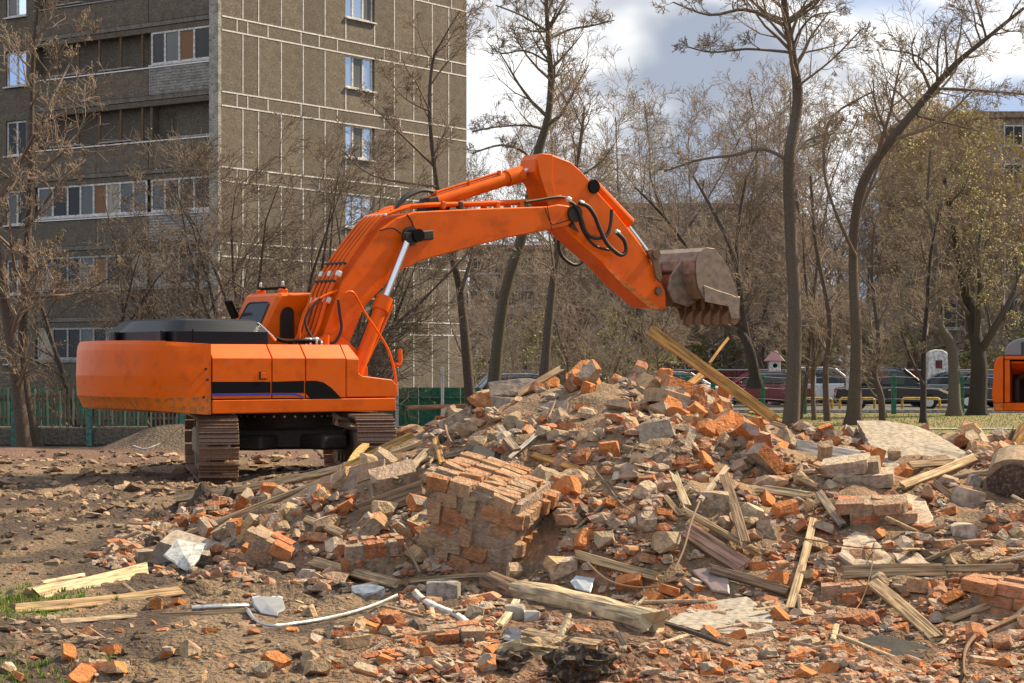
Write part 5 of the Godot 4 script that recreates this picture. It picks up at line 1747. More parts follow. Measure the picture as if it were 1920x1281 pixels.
# ---------------------------------------------------------------- debris
class Hull:
	var faces := []      # [PackedVector3Array, Color]

	static func of_box(s: Vector3, cols: Array) -> Hull:
		var h := Hull.new()
		var q := s * 0.5
		var k := 0
		for a in 3:
			var u := Vector3.ZERO; u[a] = 1.0
			var v := Vector3.ZERO; v[(a + 1) % 3] = 1.0
			var w := Vector3.ZERO; w[(a + 2) % 3] = 1.0
			for sg in [-1.0, 1.0]:
				var o: Vector3 = u * q * sg
				h.faces.append([PackedVector3Array([o - v * q - w * q, o + v * q - w * q, o + v * q + w * q, o - v * q + w * q]), cols[k % cols.size()]])
				k += 1
		return h

	func cut(n: Vector3, d: float, col: Color) -> void:
		var rest := []
		var rim := []
		for f in faces:
			var p: PackedVector3Array = f[0]
			var r := PackedVector3Array()
			var m := p.size()
			for i in m:
				var a := p[i]
				var b := p[(i + 1) % m]
				var da := n.dot(a) - d
				var db := n.dot(b) - d
				if da <= 0.0: r.append(a)
				if (da < 0.0 and db > 0.0) or (da > 0.0 and db < 0.0):
					var x := a.lerp(b, da / (da - db))
					r.append(x)
					rim.append(x)
			if r.size() >= 3: rest.append([r, f[1]])
		faces = rest
		if rim.size() < 3: return
		var c := Vector3.ZERO
		for x in rim: c += x
		c /= rim.size()
		var u := n.cross(Vector3(0.3, 0.9, 0.2)).normalized()
		var w := n.cross(u)
		rim.sort_custom(func(x, y): return atan2((x - c).dot(w), (x - c).dot(u)) < atan2((y - c).dot(w), (y - c).dot(u)))
		var cap := PackedVector3Array()
		for x in rim:
			if cap.is_empty() or cap[-1].distance_to(x) > 1e-4: cap.append(x)
		if cap.size() >= 3: faces.append([cap, col])

	func put(b: MB, t := Transform3D()) -> void:
		var c := Vector3.ZERO
		var n := 0
		for f in faces:
			for x in f[0]:
				c += x; n += 1
		c /= maxf(1, n)
		for f in faces:
			b.col = f[1]
			var p: PackedVector3Array = f[0]
			var fc := Vector3.ZERO
			for x in p: fc += x
			fc /= p.size()
			for i in range(1, p.size() - 1):
				b.tri(t * p[0], t * p[i], t * p[i + 1], t.basis * (fc - c))

func vary(c: Color, k := 0.15) -> Color:
	var s := rng.randf_range(1.0 - k, 1.0 + k)
	return Color(c.r * s * rng.randf_range(0.95, 1.05), c.g * s, c.b * s * rng.randf_range(0.93, 1.07))

const BRICK := [Color(0.56, 0.19, 0.048), Color(0.48, 0.26, 0.145), Color(0.44, 0.32, 0.20), Color(0.32, 0.10, 0.038), Color(0.54, 0.36, 0.20)]
const BRICK_SAID := ["orange brick", "dusty pink brick", "mortar crusted brick", "dark red brick", "sandy brick"]
const STONE := [Color(0.40, 0.31, 0.215), Color(0.48, 0.335, 0.20), Color(0.64, 0.53, 0.39), Color(0.10, 0.075, 0.055)]
const STONE_SAID := ["grey concrete lump", "tan mortar lump", "pale plaster lump", "dark sooty lump"]

func brick_mesh(look: int, whole := false) -> ArrayMesh:
	var c: Color = BRICK[look]
	var cols := []
	for i in 6:
		var k: Color = vary(c, 0.12)
		if rng.randf() < (0.75 if look == 2 else 0.22): k = vary(Color(0.42, 0.345, 0.27), 0.12)
		cols.append(k)
	var l := 0.25 * (1.0 if whole else rng.randf_range(0.42, 1.0))
	var s := Vector3(l, rng.randf_range(0.068, 0.09), 0.12)
	var h := Hull.of_box(s, cols)
	var fresh: Color = vary(BRICK[0] if look != 3 else BRICK[3], 0.15) * 1.08
	# broken end, nibbled edges and corners
	if not whole:
		h.cut(Vector3(1, rng.randf_range(-0.5, 0.5), rng.randf_range(-0.6, 0.6)).normalized(), s.x * 0.36, fresh)
		h.cut(Vector3(1, rng.randf_range(-1, 1), rng.randf_range(-1, 1)).normalized(), s.x * 0.40, vary(fresh))
	for i in 6:
		var n := Vector3([-1.0, 0.0, 1.0][rng.randi() % 3], [-1.0, 1.0][rng.randi() % 2], [-1.0, 1.0][rng.randi() % 2]) + Vector3(rng.randfn(), rng.randfn(), rng.randfn()) * 0.25
		var sup := absf(n.x) * s.x * 0.5 + absf(n.y) * s.y * 0.5 + absf(n.z) * s.z * 0.5
		h.cut(n.normalized(), (sup - rng.randf_range(0.008, 0.03) * n.length()) / n.length(), vary(fresh.lerp(c, 0.4)))
	var b := MB.new()
	h.put(b)
	if look == 2 or rng.randf() < 0.25:
		# a lump of mortar still clinging to one bed
		var m := Hull.of_box(Vector3(l * 0.7, 0.035, 0.1), [vary(Color(0.42, 0.345, 0.27), 0.1)])
		for i in 6: m.cut(Vector3(rng.randfn(), absf(rng.randfn()) * 0.6, rng.randfn()).normalized(), rng.randf_range(0.02, 0.05), vary(Color(0.44, 0.36, 0.28), 0.1))
		m.put(b, Transform3D(Basis(), Vector3(0, s.y * 0.5 + 0.008, 0)))
	return b.mesh()

func stone_mesh(look: int, cuts := 16, flat := 0.7, size := 0.2) -> ArrayMesh:
	var c: Color = STONE[look]
	var h := Hull.of_box(Vector3(1, flat, 0.85) * size * 1.25, [vary(c), vary(c), vary(c)])
	for i in cuts:
		var n := Vector3(rng.randfn(), rng.randfn(), rng.randfn()).normalized()
		var sup := Vector3(n.x, n.y * flat, n.z * 0.85).length() * size * 0.5
		h.cut(n, sup * rng.randf_range(0.86, 1.12), vary(c, 0.2))
	var b := MB.new()
	h.put(b)
	return b.mesh()

# squared or round timber between two points; cross section w (seen width) by th
func timber_mesh(a: Vector3, e: Vector3, w: float, th: float, c: Color, round_ := false, jag := 0.04, to_eye := Vector3.ZERO) -> ArrayMesh:
	var along := (e - a).normalized()
	var view := to_eye if to_eye != Vector3.ZERO else (Vector3(0, EYE, 0) - (a + e) * 0.5).normalized()
	view = (view + Vector3(0, 0.35, 0)).normalized()
	var v := along.cross(view).normalized()
	var u := v.cross(along).normalized()
	var n := maxi(4, int(a.distance_to(e) / 0.28))
	var sec := []
	var k := 12 if round_ else 8
	if round_:
		for i in k:
			sec.append(Vector2(cos(TAU * i / k) * 0.5, sin(TAU * i / k) * 0.5))
	else:
		var q := 0.42
		sec = [Vector2(-q, -0.5), Vector2(q, -0.5), Vector2(0.5, -q), Vector2(0.5, q), Vector2(q, 0.5), Vector2(-q, 0.5), Vector2(-0.5, q), Vector2(-0.5, -q)]
	var ringpts := []
	var bow := rng.randf_range(-0.012, 0.012) * a.distance_to(e)
	for i in n + 1:
		var t := float(i) / n
		var ring := []
		for j in k:
			var s: Vector2 = sec[j]
			var wob := 1.0 + rng.randfn() * (0.06 if round_ else 0.02)
			var p := a.lerp(e, t) + v * s.x * w * wob + u * s.y * th * wob + v * bow * sin(PI * t)
			if i == 0: p -= along * rng.randf_range(-jag, jag)
			if i == n: p += along * rng.randf_range(-jag, jag)
			ring.append(p)
		ringpts.append(ring)
	var b := MB.new()
	var len_ := a.distance_to(e)
	var u0 := rng.randf() * 3.0
	for i in n:
		for j in k:
			var j2 := (j + 1) % k
			b.col = vary(c, 0.08)
			var mid := (a.lerp(e, (i + 0.5) / n))
			var f: Vector3 = (ringpts[i][j] + ringpts[i + 1][j2]) * 0.5
			var s0 := b.v.size()
			b.quad(ringpts[i][j], ringpts[i + 1][j], ringpts[i + 1][j2], ringpts[i][j2], f - mid)
			for q in range(s0, b.v.size()):
				var rel := b.v[q] - a
				b.uv[q] = Vector2(u0 + rel.dot(along) * 0.45, u0 + (float(j) * 0.21) + (rel.dot(v) + rel.dot(u)) * 1.9)
	for q in [[ringpts[0], -along, a], [ringpts[n], along, e]]:
		b.col = vary(c, 0.1) * 1.12
		for i in k:
			b.tri(q[2] - q[1] * jag * 0.4, q[0][i], q[0][(i + 1) % k], q[1])
	return b.mesh()

const WOOD := {"grey": Color(0.36, 0.29, 0.215), "tan": Color(0.50, 0.36, 0.215), "yellow": Color(0.56, 0.37, 0.12), "pale": Color(0.62, 0.50, 0.33), "brown": Color(0.27, 0.18, 0.115), "dark": Color(0.11, 0.085, 0.065), "pink": Color(0.43, 0.26, 0.19), "white": Color(0.72, 0.70, 0.66), "amber": Color(0.52, 0.29, 0.085), "rusty": Color(0.30, 0.15, 0.09)}

var marks := []      # [name, place] for the labels of the loose pieces

# px0, py0, px1, py1, width in pixels, thickness over width, colour, label, kind; lies on what is below it unless depths are given
func timber(px0: float, py0: float, px1: float, py1: float, wpx: float, ratio: float, c: String, label: String, called := "plank", round_ := false, d0 := 0.0, d1 := 0.0, jag := 0.04) -> void:
	var a := P(px0, py0, d0) if d0 > 0.0 else hit(px0, py0)
	var e := P(px1, py1, d1) if d1 > 0.0 else hit(px1, py1)
	var d := -(a.z + e.z) * 0.5
	var w := wpx * d / F
	if d0 <= 0.0 and d1 <= 0.0:
		# slide it towards the eye until the heap no longer swallows its middle
		for step in 60:
			var pen := 0.0
			var at := 0.5
			for i in 9:
				var p := a.lerp(e, i / 8.0)
				var q := surf(p.x, -p.z) - p.y
				if q > pen:
					pen = q
					at = i / 8.0
			if pen < w * ratio * 0.25: break
			a = P(px0, py0, -a.z - 0.07 * (1.0 - at))
			e = P(px1, py1, -e.z - 0.07 * at)
		var k := w * ratio * 1.2
		a = P(px0, py0, -a.z - k)
		e = P(px1, py1, -e.z - k)
	keep_line(a, e, w)
	var o := part(self, called, timber_mesh(a, e, w, w * ratio, WOOD[c], round_, jag), M.wood)
	var cat: String = {"plank": "plank", "beam": "beam", "pole": "pole", "log": "log", "stick": "stick", "board": "board", "post": "post"}.get(called, "plank")
	tag(o, label, cat, "timbers strewn over the heap")

# a broken piece of wall: bricks in courses on the outer sides of a mortar core
func masonry(called: String, label: String, place: Vector3, bs: Basis, s: Vector3, brick: Vector3, cols: Array, miss := 0.08, rough := 0.02, ragged := 0.0) -> void:
	# no deeper than the heap allows
	var seen_x := 960.0 + place.x / -place.z * F
	var seen_y := HY + (EYE - place.y) / -place.z * F
	var at := P(seen_x, seen_y, minf(-place.z, -hit(seen_x, seen_y).z - 0.02))
	var o := thing(called, label, "masonry", at)
	o.basis = bs
	var core := Hull.of_box(s - brick * (Vector3(0.12, 0.35, 0.3) if ragged <= 0.0 else Vector3(0.3, 0.5, 1.1)), [vary(Color(0.36, 0.275, 0.20))])
	for i in 8:
		var n := Vector3(rng.randfn(), rng.randfn(), rng.randfn()).normalized()
		core.cut(n, (absf(n.x) * s.x + absf(n.y) * s.y + absf(n.z) * s.z) * 0.5 * rng.randf_range(0.78, 0.95), vary(Color(0.38, 0.29, 0.21)))
	var b := MB.new()
	core.put(b)
	part(o, "mortar_core", b.mesh(), M.rubble)
	var kinds := []
	for i in 10:
		var c: Color = cols[i % cols.size()]
		var h := Hull.of_box(brick - Vector3(0.012, 0.012, 0.012), [vary(c), vary(c), vary(c), vary(c), vary(c), vary(c)])
		for k in 7:
			var n := Vector3(rng.randfn(), rng.randfn(), rng.randfn()).normalized()
			var sup := (absf(n.x) * brick.x + absf(n.y) * brick.y + absf(n.z) * brick.z) * 0.5
			h.cut(n, sup * rng.randf_range(0.74, 0.96), vary(c.lerp(BRICK[0], 0.3)))
		var hb := MB.new()
		h.put(hb)
		kinds.append(hb.mesh())
	var nx := int(round(s.x / brick.x))
	var ny := int(round(s.y / brick.y))
	var nz := int(round(s.z / brick.z))
	for j in ny:
		for i in nx:
			for k in nz:
				if i > 0 and i < nx - 1 and j > 0 and j < ny - 1 and k > 0 and k < nz - 1: continue
				if k == 0 and j < ny - 1 and i > 0 and i < nx - 1: continue
				if j == 0 and k < nz - 1 and i > 0 and i < nx - 1: continue
				# corners are knocked off
				var rx := absf((i + 0.5) / nx - 0.5) * 2.0
				var ry := absf((j + 0.5) / ny - 0.5) * 2.0
				var rz := absf((k + 0.5) / nz - 0.5) * 2.0
				if rx * rx + ry * ry + rz * rz > 2.05 + rng.randf() * 0.6: continue
				if rng.randf() < miss: continue
				var p := Vector3((i + 0.5 + (0.25 if j % 2 else -0.25)) * brick.x, (j + 0.5) * brick.y, (k + 0.5) * brick.z) - Vector3(nx * brick.x, ny * brick.y, nz * brick.z) * 0.5
				p += Vector3(rng.randfn(), rng.randfn() * 0.3, rng.randfn()) * rough
				if k == nz - 1: p.z -= absf(rng.randfn()) * brick.z * ragged
				if i == nx - 1: p.x -= absf(rng.randfn()) * brick.z * ragged
				if j == ny - 1: p.y -= absf(rng.randfn()) * brick.y * ragged * 0.4
				var tb := Basis.from_euler(Vector3(rng.randfn(), rng.randfn(), rng.randfn()) * 0.05)
				if ragged > 0.0 and j < ny - 1 and rng.randf() < 0.3: tb = tb * Basis(Vector3(0, 0, 1), PI / 2.0)
				part(o, "brick", kinds[rng.randi() % 10], M.rubble, Transform3D(tb.scaled(Vector3(1, 1, 1) * rng.randf_range(0.97, 1.06)), p))
	mark(label_short(label), at)
	keep_line(at - bs.x * s.x * 0.25, at + bs.x * s.x * 0.25, s.y * 0.9)

func blob(size: Vector3, amp: float, seed_: float, c: Color) -> ArrayMesh:
	# a lumpy rounded mass: a divided octahedron pushed in and out by noise
	var t := []
	var o := [Vector3(1, 0, 0), Vector3(-1, 0, 0), Vector3(0, 1, 0), Vector3(0, -1, 0), Vector3(0, 0, 1), Vector3(0, 0, -1)]
	for x in [0, 1]:
		for y in [2, 3]:
			for z in [4, 5]: t.append([o[x], o[y], o[z]])
	for k in 3:
		var u := []
		for f in t:
			var a: Vector3 = (f[0] + f[1]).normalized()
			var b: Vector3 = (f[1] + f[2]).normalized()
			var d: Vector3 = (f[2] + f[0]).normalized()
			u.append_array([[f[0], a, d], [f[1], a, b], [f[2], b, d], [a, b, d]])
		t = u
	var m := MB.new()
	for f in t:
		var q := []
		for p in f:
			var r: float = 1.0 + noise.get_noise_3d(p.x * 3.0 + seed_, p.y * 3.0, p.z * 3.0) * amp * 1.6 + noise2.get_noise_3d(p.x * 8.0, p.y * 8.0 + seed_, p.z * 8.0) * amp
			q.append(p * size * 0.5 * r)
		m.col = vary(c, 0.12)
		m.tri(q[0], q[1], q[2], q[0] + q[1] + q[2])
	return m.mesh()

func label_short(l: String) -> String:
	var s := l.split(",")[0]
	for w in [" left of", " right of", " above", " under", " below", " in ", " at ", " of ", " beside", " atop", " leaning", " between", " with", " still", " stacked", " over", " by ", " on ", " that"]:
		s = s.split(w)[0]
	return "the " + s

func mark(n: String, at: Vector3) -> void:
	for m in marks:
		if m[0] == n: return
	marks.append([n, at])

# lines and patches on the picture's near side that big pieces take up: loose bits keep off them
var kept := []

func keep_line(a: Vector3, e: Vector3, w: float) -> void:
	kept.append([a, e, w])

func covers(p: Vector3, r: float) -> bool:
	var d := -p.z
	var q := Vector2(p.x / d, p.y / d - EYE / d)
	for k in kept:
		var a: Vector3 = k[0]
		var e: Vector3 = k[1]
		if d > maxf(-a.z, -e.z) + 0.25: continue
		var a2 := Vector2(a.x / -a.z, (a.y - EYE) / -a.z)
		var e2 := Vector2(e.x / -e.z, (e.y - EYE) / -e.z)
		var c := Geometry2D.get_closest_point_to_segment(q, a2, e2)
		if c.distance_to(q) * d < k[2] * 0.5 + r: return true
	return false

func euler(x: float, y: float, z: float) -> Basis:
	return Basis.from_euler(Vector3(deg_to_rad(x), deg_to_rad(y), deg_to_rad(z)), EULER_ORDER_YXZ)

# broken slab with an outline given in pixels at the depths of the heap, pushed to a thickness
func slab(called: String, label: String, pts: Array, d0: float, tilt_d: float, th: float, c: Color, mt: String, cat := "slab") -> void:
	# corner depths: lower corners nearer, upper ones farther by tilt_d per pixel row
	var top := []
	var mid := Vector3.ZERO
	var py0: float = 0.0
	for i in range(0, pts.size(), 2): py0 = maxf(py0, pts[i + 1])
	for i in range(0, pts.size(), 2):
		var p := P(pts[i], pts[i + 1], minf(d0 + (py0 - pts[i + 1]) * tilt_d, -hit(pts[i], pts[i + 1], 12.0).z - 0.07))
		top.append(p)
		mid += p
	mid /= top.size()
	var nrm := Vector3.ZERO
	for i in top.size():
		nrm += (top[i] - mid).cross(top[(i + 1) % top.size()] - mid)
	nrm = nrm.normalized()
	if nrm.dot(Vector3(0, EYE, 0) - mid) < 0.0: nrm = -nrm
	# finer rim with small bites, then a rough top
	var rim := []
	for i in top.size():
		var a: Vector3 = top[i]
		var e: Vector3 = top[(i + 1) % top.size()]
		var n := maxi(1, int(a.distance_to(e) / 0.09))
		for k in n:
			rim.append(a.lerp(e, float(k) / n) + (mid - a).normalized() * rng.randf_range(-0.008, 0.025))
	var b := MB.new()
	var inner := []
	var inner2 := []
	for p in rim:
		inner.append(p.lerp(mid, 0.10) + nrm * rng.randf_range(0.0, 0.012))
		inner2.append(p.lerp(mid, 0.5) + nrm * rng.randf_range(0.004, 0.010))
	var m := rim.size()
	for i in m:
		var j := (i + 1) % m
		b.col = vary(c, 0.04)
		b.quad(rim[i], rim[j], inner[j], inner[i], nrm)
		b.col = c
		b.quad(inner[i], inner[j], inner2[j], inner2[i], nrm)
		b.tri(inner2[i], inner2[j], mid + nrm * 0.006, nrm)
		b.col = vary(c * 0.85, 0.15)
		var lo1: Vector3 = rim[i] - nrm * th + (mid - rim[i]) * 0.06
		var lo2: Vector3 = rim[j] - nrm * th + (mid - rim[j]) * 0.06
		b.quad(rim[i], rim[j], lo2, lo1, (rim[i] + rim[j]) * 0.5 - mid)
		b.tri(lo1, lo2, mid - nrm * th, -nrm)
	var o := part(self, called, b.mesh(), M[mt])
	tag(o, label, cat)
	mark(label_short(label), mid)
	for i in top.size(): keep_line(mid, mid.lerp(top[i], 0.75), 0.12)

func lump(called: String, label: String, px: float, py: float, size: Vector3, look: Color, mt := "rubble", cuts := 22, turn := Vector3.ZERO, up := 0.3, cat := "rubble") -> MeshInstance3D:
	var at := hit(px, py)
	at = P(px, py, -at.z - size.z * 0.25)
	var h := Hull.of_box(size, [vary(look, 0.08), vary(look, 0.08), vary(look, 0.08)])
	for i in cuts:
		var n := Vector3(rng.randfn(), rng.randfn(), rng.randfn()).normalized()
		var sup := (absf(n.x) * size.x + absf(n.y) * size.y + absf(n.z) * size.z) * 0.5
		h.cut(n, sup * rng.randf_range(0.72, 0.93), vary(look, 0.14))
	var b := MB.new()
	h.put(b)
	var bm: Mesh = blob(size, 0.42, px, look) if cuts >= 24 else b.mesh()
	var o := part(self, called, bm, M[mt], Transform3D(euler(turn.x, turn.y, turn.z), at))
	tag(o, label, cat)
	if cat != "scrap": mark(label_short(label), at)
	keep_line(at - Vector3(size.x * 0.2, 0, 0), at + Vector3(size.x * 0.2, 0, 0), size.y * 0.8)
	return o

func ribbon(called: String, label: String, l: Array, wpx: float, m: Material, cat: String, flat := 0.4, lift := 0.12) -> void:
	var pts := []
	for i in range(0, l.size(), 2):
		var p := hit(l[i], l[i + 1])
		pts.append(P(l[i], l[i + 1], -p.z - lift * 2.0))
	var q := smooth_path(pts, 6)
	var r := []
	for p in q: r.append(wpx * 0.5 * -p.z / F * rng.randf_range(0.9, 1.1))
	var b := MB.new()
	b.tube(q, r, 10, true, flat)
	for i in range(0, q.size() - 2, 2): keep_line(q[i], q[i + 2], 0.05)
	tag(part(self, called, b.mesh(), m), label, cat)

func make_heroes() -> void:
	# --- pieces of wall
	masonry("masonry_block", "big tilted masonry block, the largest on the heap", P(918, 984, 17.2), euler(14, -27, -15), Vector3(0.84, 0.86, 0.75), Vector3(0.21, 0.131, 0.075), [Color(0.50, 0.25, 0.12), Color(0.46, 0.20, 0.09), Color(0.45, 0.29, 0.18), Color(0.53, 0.32, 0.2), Color(0.42, 0.32, 0.22), Color(0.46, 0.30, 0.17)], 0.05, 0.006, 0.26)
	masonry("masonry_block", "small hollow brick wall piece left of the biggest block", P(700, 1040, 17.3), euler(10, 12, 4), Vector3(0.50, 0.28, 0.24), Vector3(0.08, 0.14, 0.12), [Color(0.45, 0.20, 0.11), Color(0.42, 0.30, 0.22), Color(0.50, 0.18, 0.07)])
	masonry("masonry_block", "slumped stack of bricks above the silver tin scrap", P(512, 1042, 18.2), euler(12, -18, -24), Vector3(0.46, 0.36, 0.26), Vector3(0.23, 0.12, 0.13), [Color(0.50, 0.19, 0.07), Color(0.43, 0.32, 0.22), Color(0.40, 0.24, 0.15)], 0.0, 0.025)
	masonry("masonry_block", "sloping plate of bricks under the long pole's upper end", P(668, 905, 20.0), euler(48, 0, 26), Vector3(0.66, 0.09, 0.36), Vector3(0.22, 0.09, 0.12), [Color(0.48, 0.19, 0.08), Color(0.45, 0.27, 0.17)], 0.0)
	masonry("masonry_block", "bricks still joined in the middle of the right heap", P(1648, 968, 17.2), euler(15, -8, 3), Vector3(0.50, 0.32, 0.26), Vector3(0.24, 0.10, 0.13), [Color(0.45, 0.17, 0.08), Color(0.50, 0.20, 0.09), Color(0.42, 0.26, 0.18)], 0.05, 0.02)
	masonry("masonry_block", "pair of mortared bricks left of the crossed grey planks", P(1578, 1114, 15.6), euler(8, -10, 3), Vector3(0.32, 0.18, 0.2), Vector3(0.16, 0.09, 0.1), [Color(0.44, 0.17, 0.08), Color(0.46, 0.28, 0.18)], 0.0)
	masonry("masonry_block", "small orange masonry piece at the front below the tapered strip", P(848, 1196, 13.9), euler(12, 6, 4), Vector3(0.34, 0.16, 0.2), Vector3(0.17, 0.08, 0.1), [Color(0.50, 0.19, 0.08), Color(0.42, 0.30, 0.21)], 0.0)
	masonry("masonry_block", "wall piece at the right picture edge", P(1888, 1122, 14.8), euler(6, -30, -6), Vector3(0.5, 0.27, 0.3), Vector3(0.25, 0.09, 0.15), [Color(0.50, 0.24, 0.13), Color(0.48, 0.20, 0.09)], 0.0)
	masonry("masonry_block", "worn grey capped bricks stacked beneath the cracked slab", P(1614, 896, 18.6), euler(12, -14, 6), Vector3(0.40, 0.36, 0.3), Vector3(0.4, 0.12, 0.3), [Color(0.50, 0.40, 0.30), Color(0.46, 0.36, 0.27)], 0.0, 0.02)
	# --- slabs and big lumps
	slab("concrete_slab", "cracked grey concrete slab leaning at the back right", [1606, 788, 1660, 789, 1718, 798, 1752, 812, 1826, 856, 1815, 864, 1690, 884, 1655, 874, 1640, 853], 18.9, 0.016, 0.13, Color(0.45, 0.385, 0.30), "concrete")
	var big := get_node("concrete_slab") as MeshInstance3D
	for l in [[1672, 816, 1664, 828, 1668, 838, 1680, 862], [1640, 826, 1655, 834, 1668, 836], [1706, 828, 1692, 832]]:
		var pts := []
		for i in range(0, l.size(), 2): pts.append(P(l[i], l[i + 1], 18.9 + (884 - l[i + 1]) * 0.016 - 0.02))
		hose(big, "crack", pts, 0.007, M.seam, false, 5)
	slab("concrete_slab", "rough grey slab in front right of the debarked log", [1250, 1165, 1310, 1130, 1400, 1118, 1448, 1150, 1456, 1180, 1395, 1192, 1300, 1180], 15.0, 0.012, 0.16, Color(0.44, 0.40, 0.34), "concrete")
	slab("flat_panel", "long flat brown panel under the concrete beam on the crest", [916, 742, 1046, 752, 1068, 750, 1060, 776, 1040, 772, 922, 764], 20.1, 0.004, 0.06, Color(0.38, 0.29, 0.22), "concrete", "board")
	slab("concrete_beam", "squared concrete beam end at the left of the crest", [916, 717, 990, 708, 1010, 712, 1000, 735, 975, 742, 918, 743], 20.2, 0.004, 0.22, Color(0.37, 0.30, 0.24), "concrete", "beam")
	slab("plaster_slab", "broad pale plaster slab above the flat grey plank", [1573, 1040, 1582, 1008, 1604, 996, 1634, 1003, 1672, 1046, 1668, 1058, 1600, 1060], 16.2, 0.012, 0.12, Color(0.58, 0.47, 0.36), "concrete")
	slab("plaster_slab", "smaller pale plaster slab right of the broad one", [1652, 1016, 1668, 1012, 1716, 1030, 1752, 1062, 1690, 1060], 16.4, 0.01, 0.07, Color(0.60, 0.48, 0.37), "concrete")
	slab("plaster_slab", "tilted plaster slab with brick edge at the right", [1663, 940, 1700, 924, 1735, 936, 1752, 975, 1730, 992, 1700, 970], 17.6, 0.012, 0.12, Color(0.56, 0.44, 0.33), "concrete")
	lump("painted_block", "block with flaking white paint at the left end of the heap", 352, 1042, Vector3(0.60, 0.30, 0.30), Color(0.46, 0.41, 0.35), "concrete", 8, Vector3(18, -24, -14))
	slab("paint_layer", "flaking pale blue white paint on the left painted block", [302, 1042, 330, 1010, 388, 1020, 362, 1068, 345, 1072], 18.5, 0.006, 0.02, Color(0.66, 0.69, 0.67), "concrete", "paint")
	lump("concrete_cube", "small square tan block left of the white painted block", 273, 1048, Vector3(0.17, 0.17, 0.15), Color(0.46, 0.36, 0.27), "concrete", 5, Vector3(5, 20, 3))
	lump("plaster_lump", "bright white plaster lump below the slanted thick plank", 690, 1116, Vector3(0.25, 0.13, 0.2), Color(0.74, 0.73, 0.70), "concrete", 14, Vector3(10, 20, 5))
	lump("concrete_lump", "grey concrete lump beside the white plaster lump", 832, 1115, Vector3(0.27, 0.22, 0.24), Color(0.44, 0.40, 0.34), "concrete", 14)
	lump("concrete_lump", "pale mortar block with brick base right of biggest block", 1055, 1066, Vector3(0.23, 0.16, 0.2), Color(0.52, 0.42, 0.33), "rubble", 8, Vector3(8, 10, 5))
	lump("roofing_felt", "ragged black felt above the biggest masonry block", 925, 868, Vector3(0.55, 0.10, 0.3), Color(0.022, 0.023, 0.027), "concrete", 10, Vector3(20, 0, -22))
	lump("concrete_lump", "grey rounded lump under the yellow boards", 668, 838, Vector3(0.42, 0.34, 0.3), Color(0.42, 0.37, 0.31), "concrete", 20)
	lump("concrete_lump", "long pale stone on the left flank of the crest", 862, 790, Vector3(0.42, 0.18, 0.22), Color(0.45, 0.37, 0.29), "rubble", 12, Vector3(0, 0, 28))
	lump("concrete_lump", "large flat tan piece under the brick plate", 740, 902, Vector3(0.42, 0.22, 0.3), Color(0.44, 0.32, 0.23), "rubble", 10, Vector3(20, 10, 15))
	lump("brick_pair", "two joined orange bricks atop the crest, the right pair", 1150, 712, Vector3(0.36, 0.13, 0.2), Color(0.50, 0.27, 0.16), "rubble", 8, Vector3(0, 10, 14))
	lump("brick_pair", "two joined orange bricks atop the crest, the left pair", 1062, 712, Vector3(0.32, 0.12, 0.2), Color(0.50, 0.25, 0.14), "rubble", 8, Vector3(0, -10, 30))
	lump("mortar_sheet", "grey flat mortar patch on the earthy slope", 1232, 815, Vector3(0.34, 0.2, 0.12), Color(0.36, 0.29, 0.24), "rubble", 12, Vector3(-30, 0, 10))
	lump("concrete_lump", "light cube of concrete at the right, upper", 1812, 950, Vector3(0.20, 0.30, 0.2), Color(0.46, 0.37, 0.29), "concrete", 6, Vector3(5, 20, -12))
	lump("concrete_lump", "whitish stone at the right below the light cube", 1806, 998, Vector3(0.20, 0.14, 0.18), Color(0.62, 0.55, 0.47), "concrete", 14)
	lump("concrete_lump", "tall grey white stone by the rightmost plank", 1825, 912, Vector3(0.12, 0.2, 0.14), Color(0.55, 0.48, 0.4), "concrete", 10, Vector3(0, 0, -20))
	lump("concrete_lump", "upright rounded grey stone left of the leaning thin plank", 1436, 998, Vector3(0.16, 0.22, 0.16), Color(0.42, 0.34, 0.27), "rubble", 20)
	lump("concrete_lump", "big pale half round stone between the crossing timbers", 1342, 940, Vector3(0.26, 0.16, 0.2), Color(0.46, 0.35, 0.26), "rubble", 16)
	lump("glass_block", "cloudy glass lump at the log's left end, the larger", 966, 1154, Vector3(0.15, 0.15, 0.14), Color(0.34, 0.33, 0.29), "slick", 14)
	lump("glass_block", "cloudy glass lump at the log's left end, the smaller", 998, 1160, Vector3(0.12, 0.11, 0.11), Color(0.40, 0.39, 0.35), "slick", 14)
	slab("mirror_shard", "dark blue mirror shard in front of the log", [940, 1190, 950, 1175, 980, 1180, 984, 1196, 974, 1206, 944, 1200], 14.1, 0.01, 0.02, Color(0.05, 0.07, 0.11), "slick", "shard")
	slab("tin_sheet", "small bent grey tin sheet above the log", [1066, 1090, 1080, 1079, 1117, 1084, 1108, 1112, 1075, 1106], 16.0, 0.008, 0.02, Color(0.42, 0.46, 0.5), "slick", "sheet")
	slab("metal_plate", "purple grey metal plate below the pink plank", [1292, 1068, 1330, 1062, 1374, 1090, 1368, 1114, 1335, 1108], 15.9, 0.01, 0.03, Color(0.21, 0.15, 0.14), "slick", "plate")
	slab("black_scrap", "charred black scrap at the front right", [1608, 1200, 1650, 1190, 1720, 1205, 1760, 1225, 1700, 1240, 1640, 1228], 13.5, 0.012, 0.05, Color(0.03, 0.028, 0.027), "concrete", "scrap")
	# --- stump and split wood at the right edge
	var st := hit(1905, 905)
	var sp := P(1902, 900, -st.z - 0.3)
	var so := thing("tree_stump", "sawn tree stump with dark weathered face at right edge", "stump", sp)
	so.basis = euler(12, -18, 8)
	var h := Hull.of_box(Vector3(0.52, 0.5, 0.5), [Color(0.30, 0.22, 0.15), Color(0.35, 0.26, 0.18)])
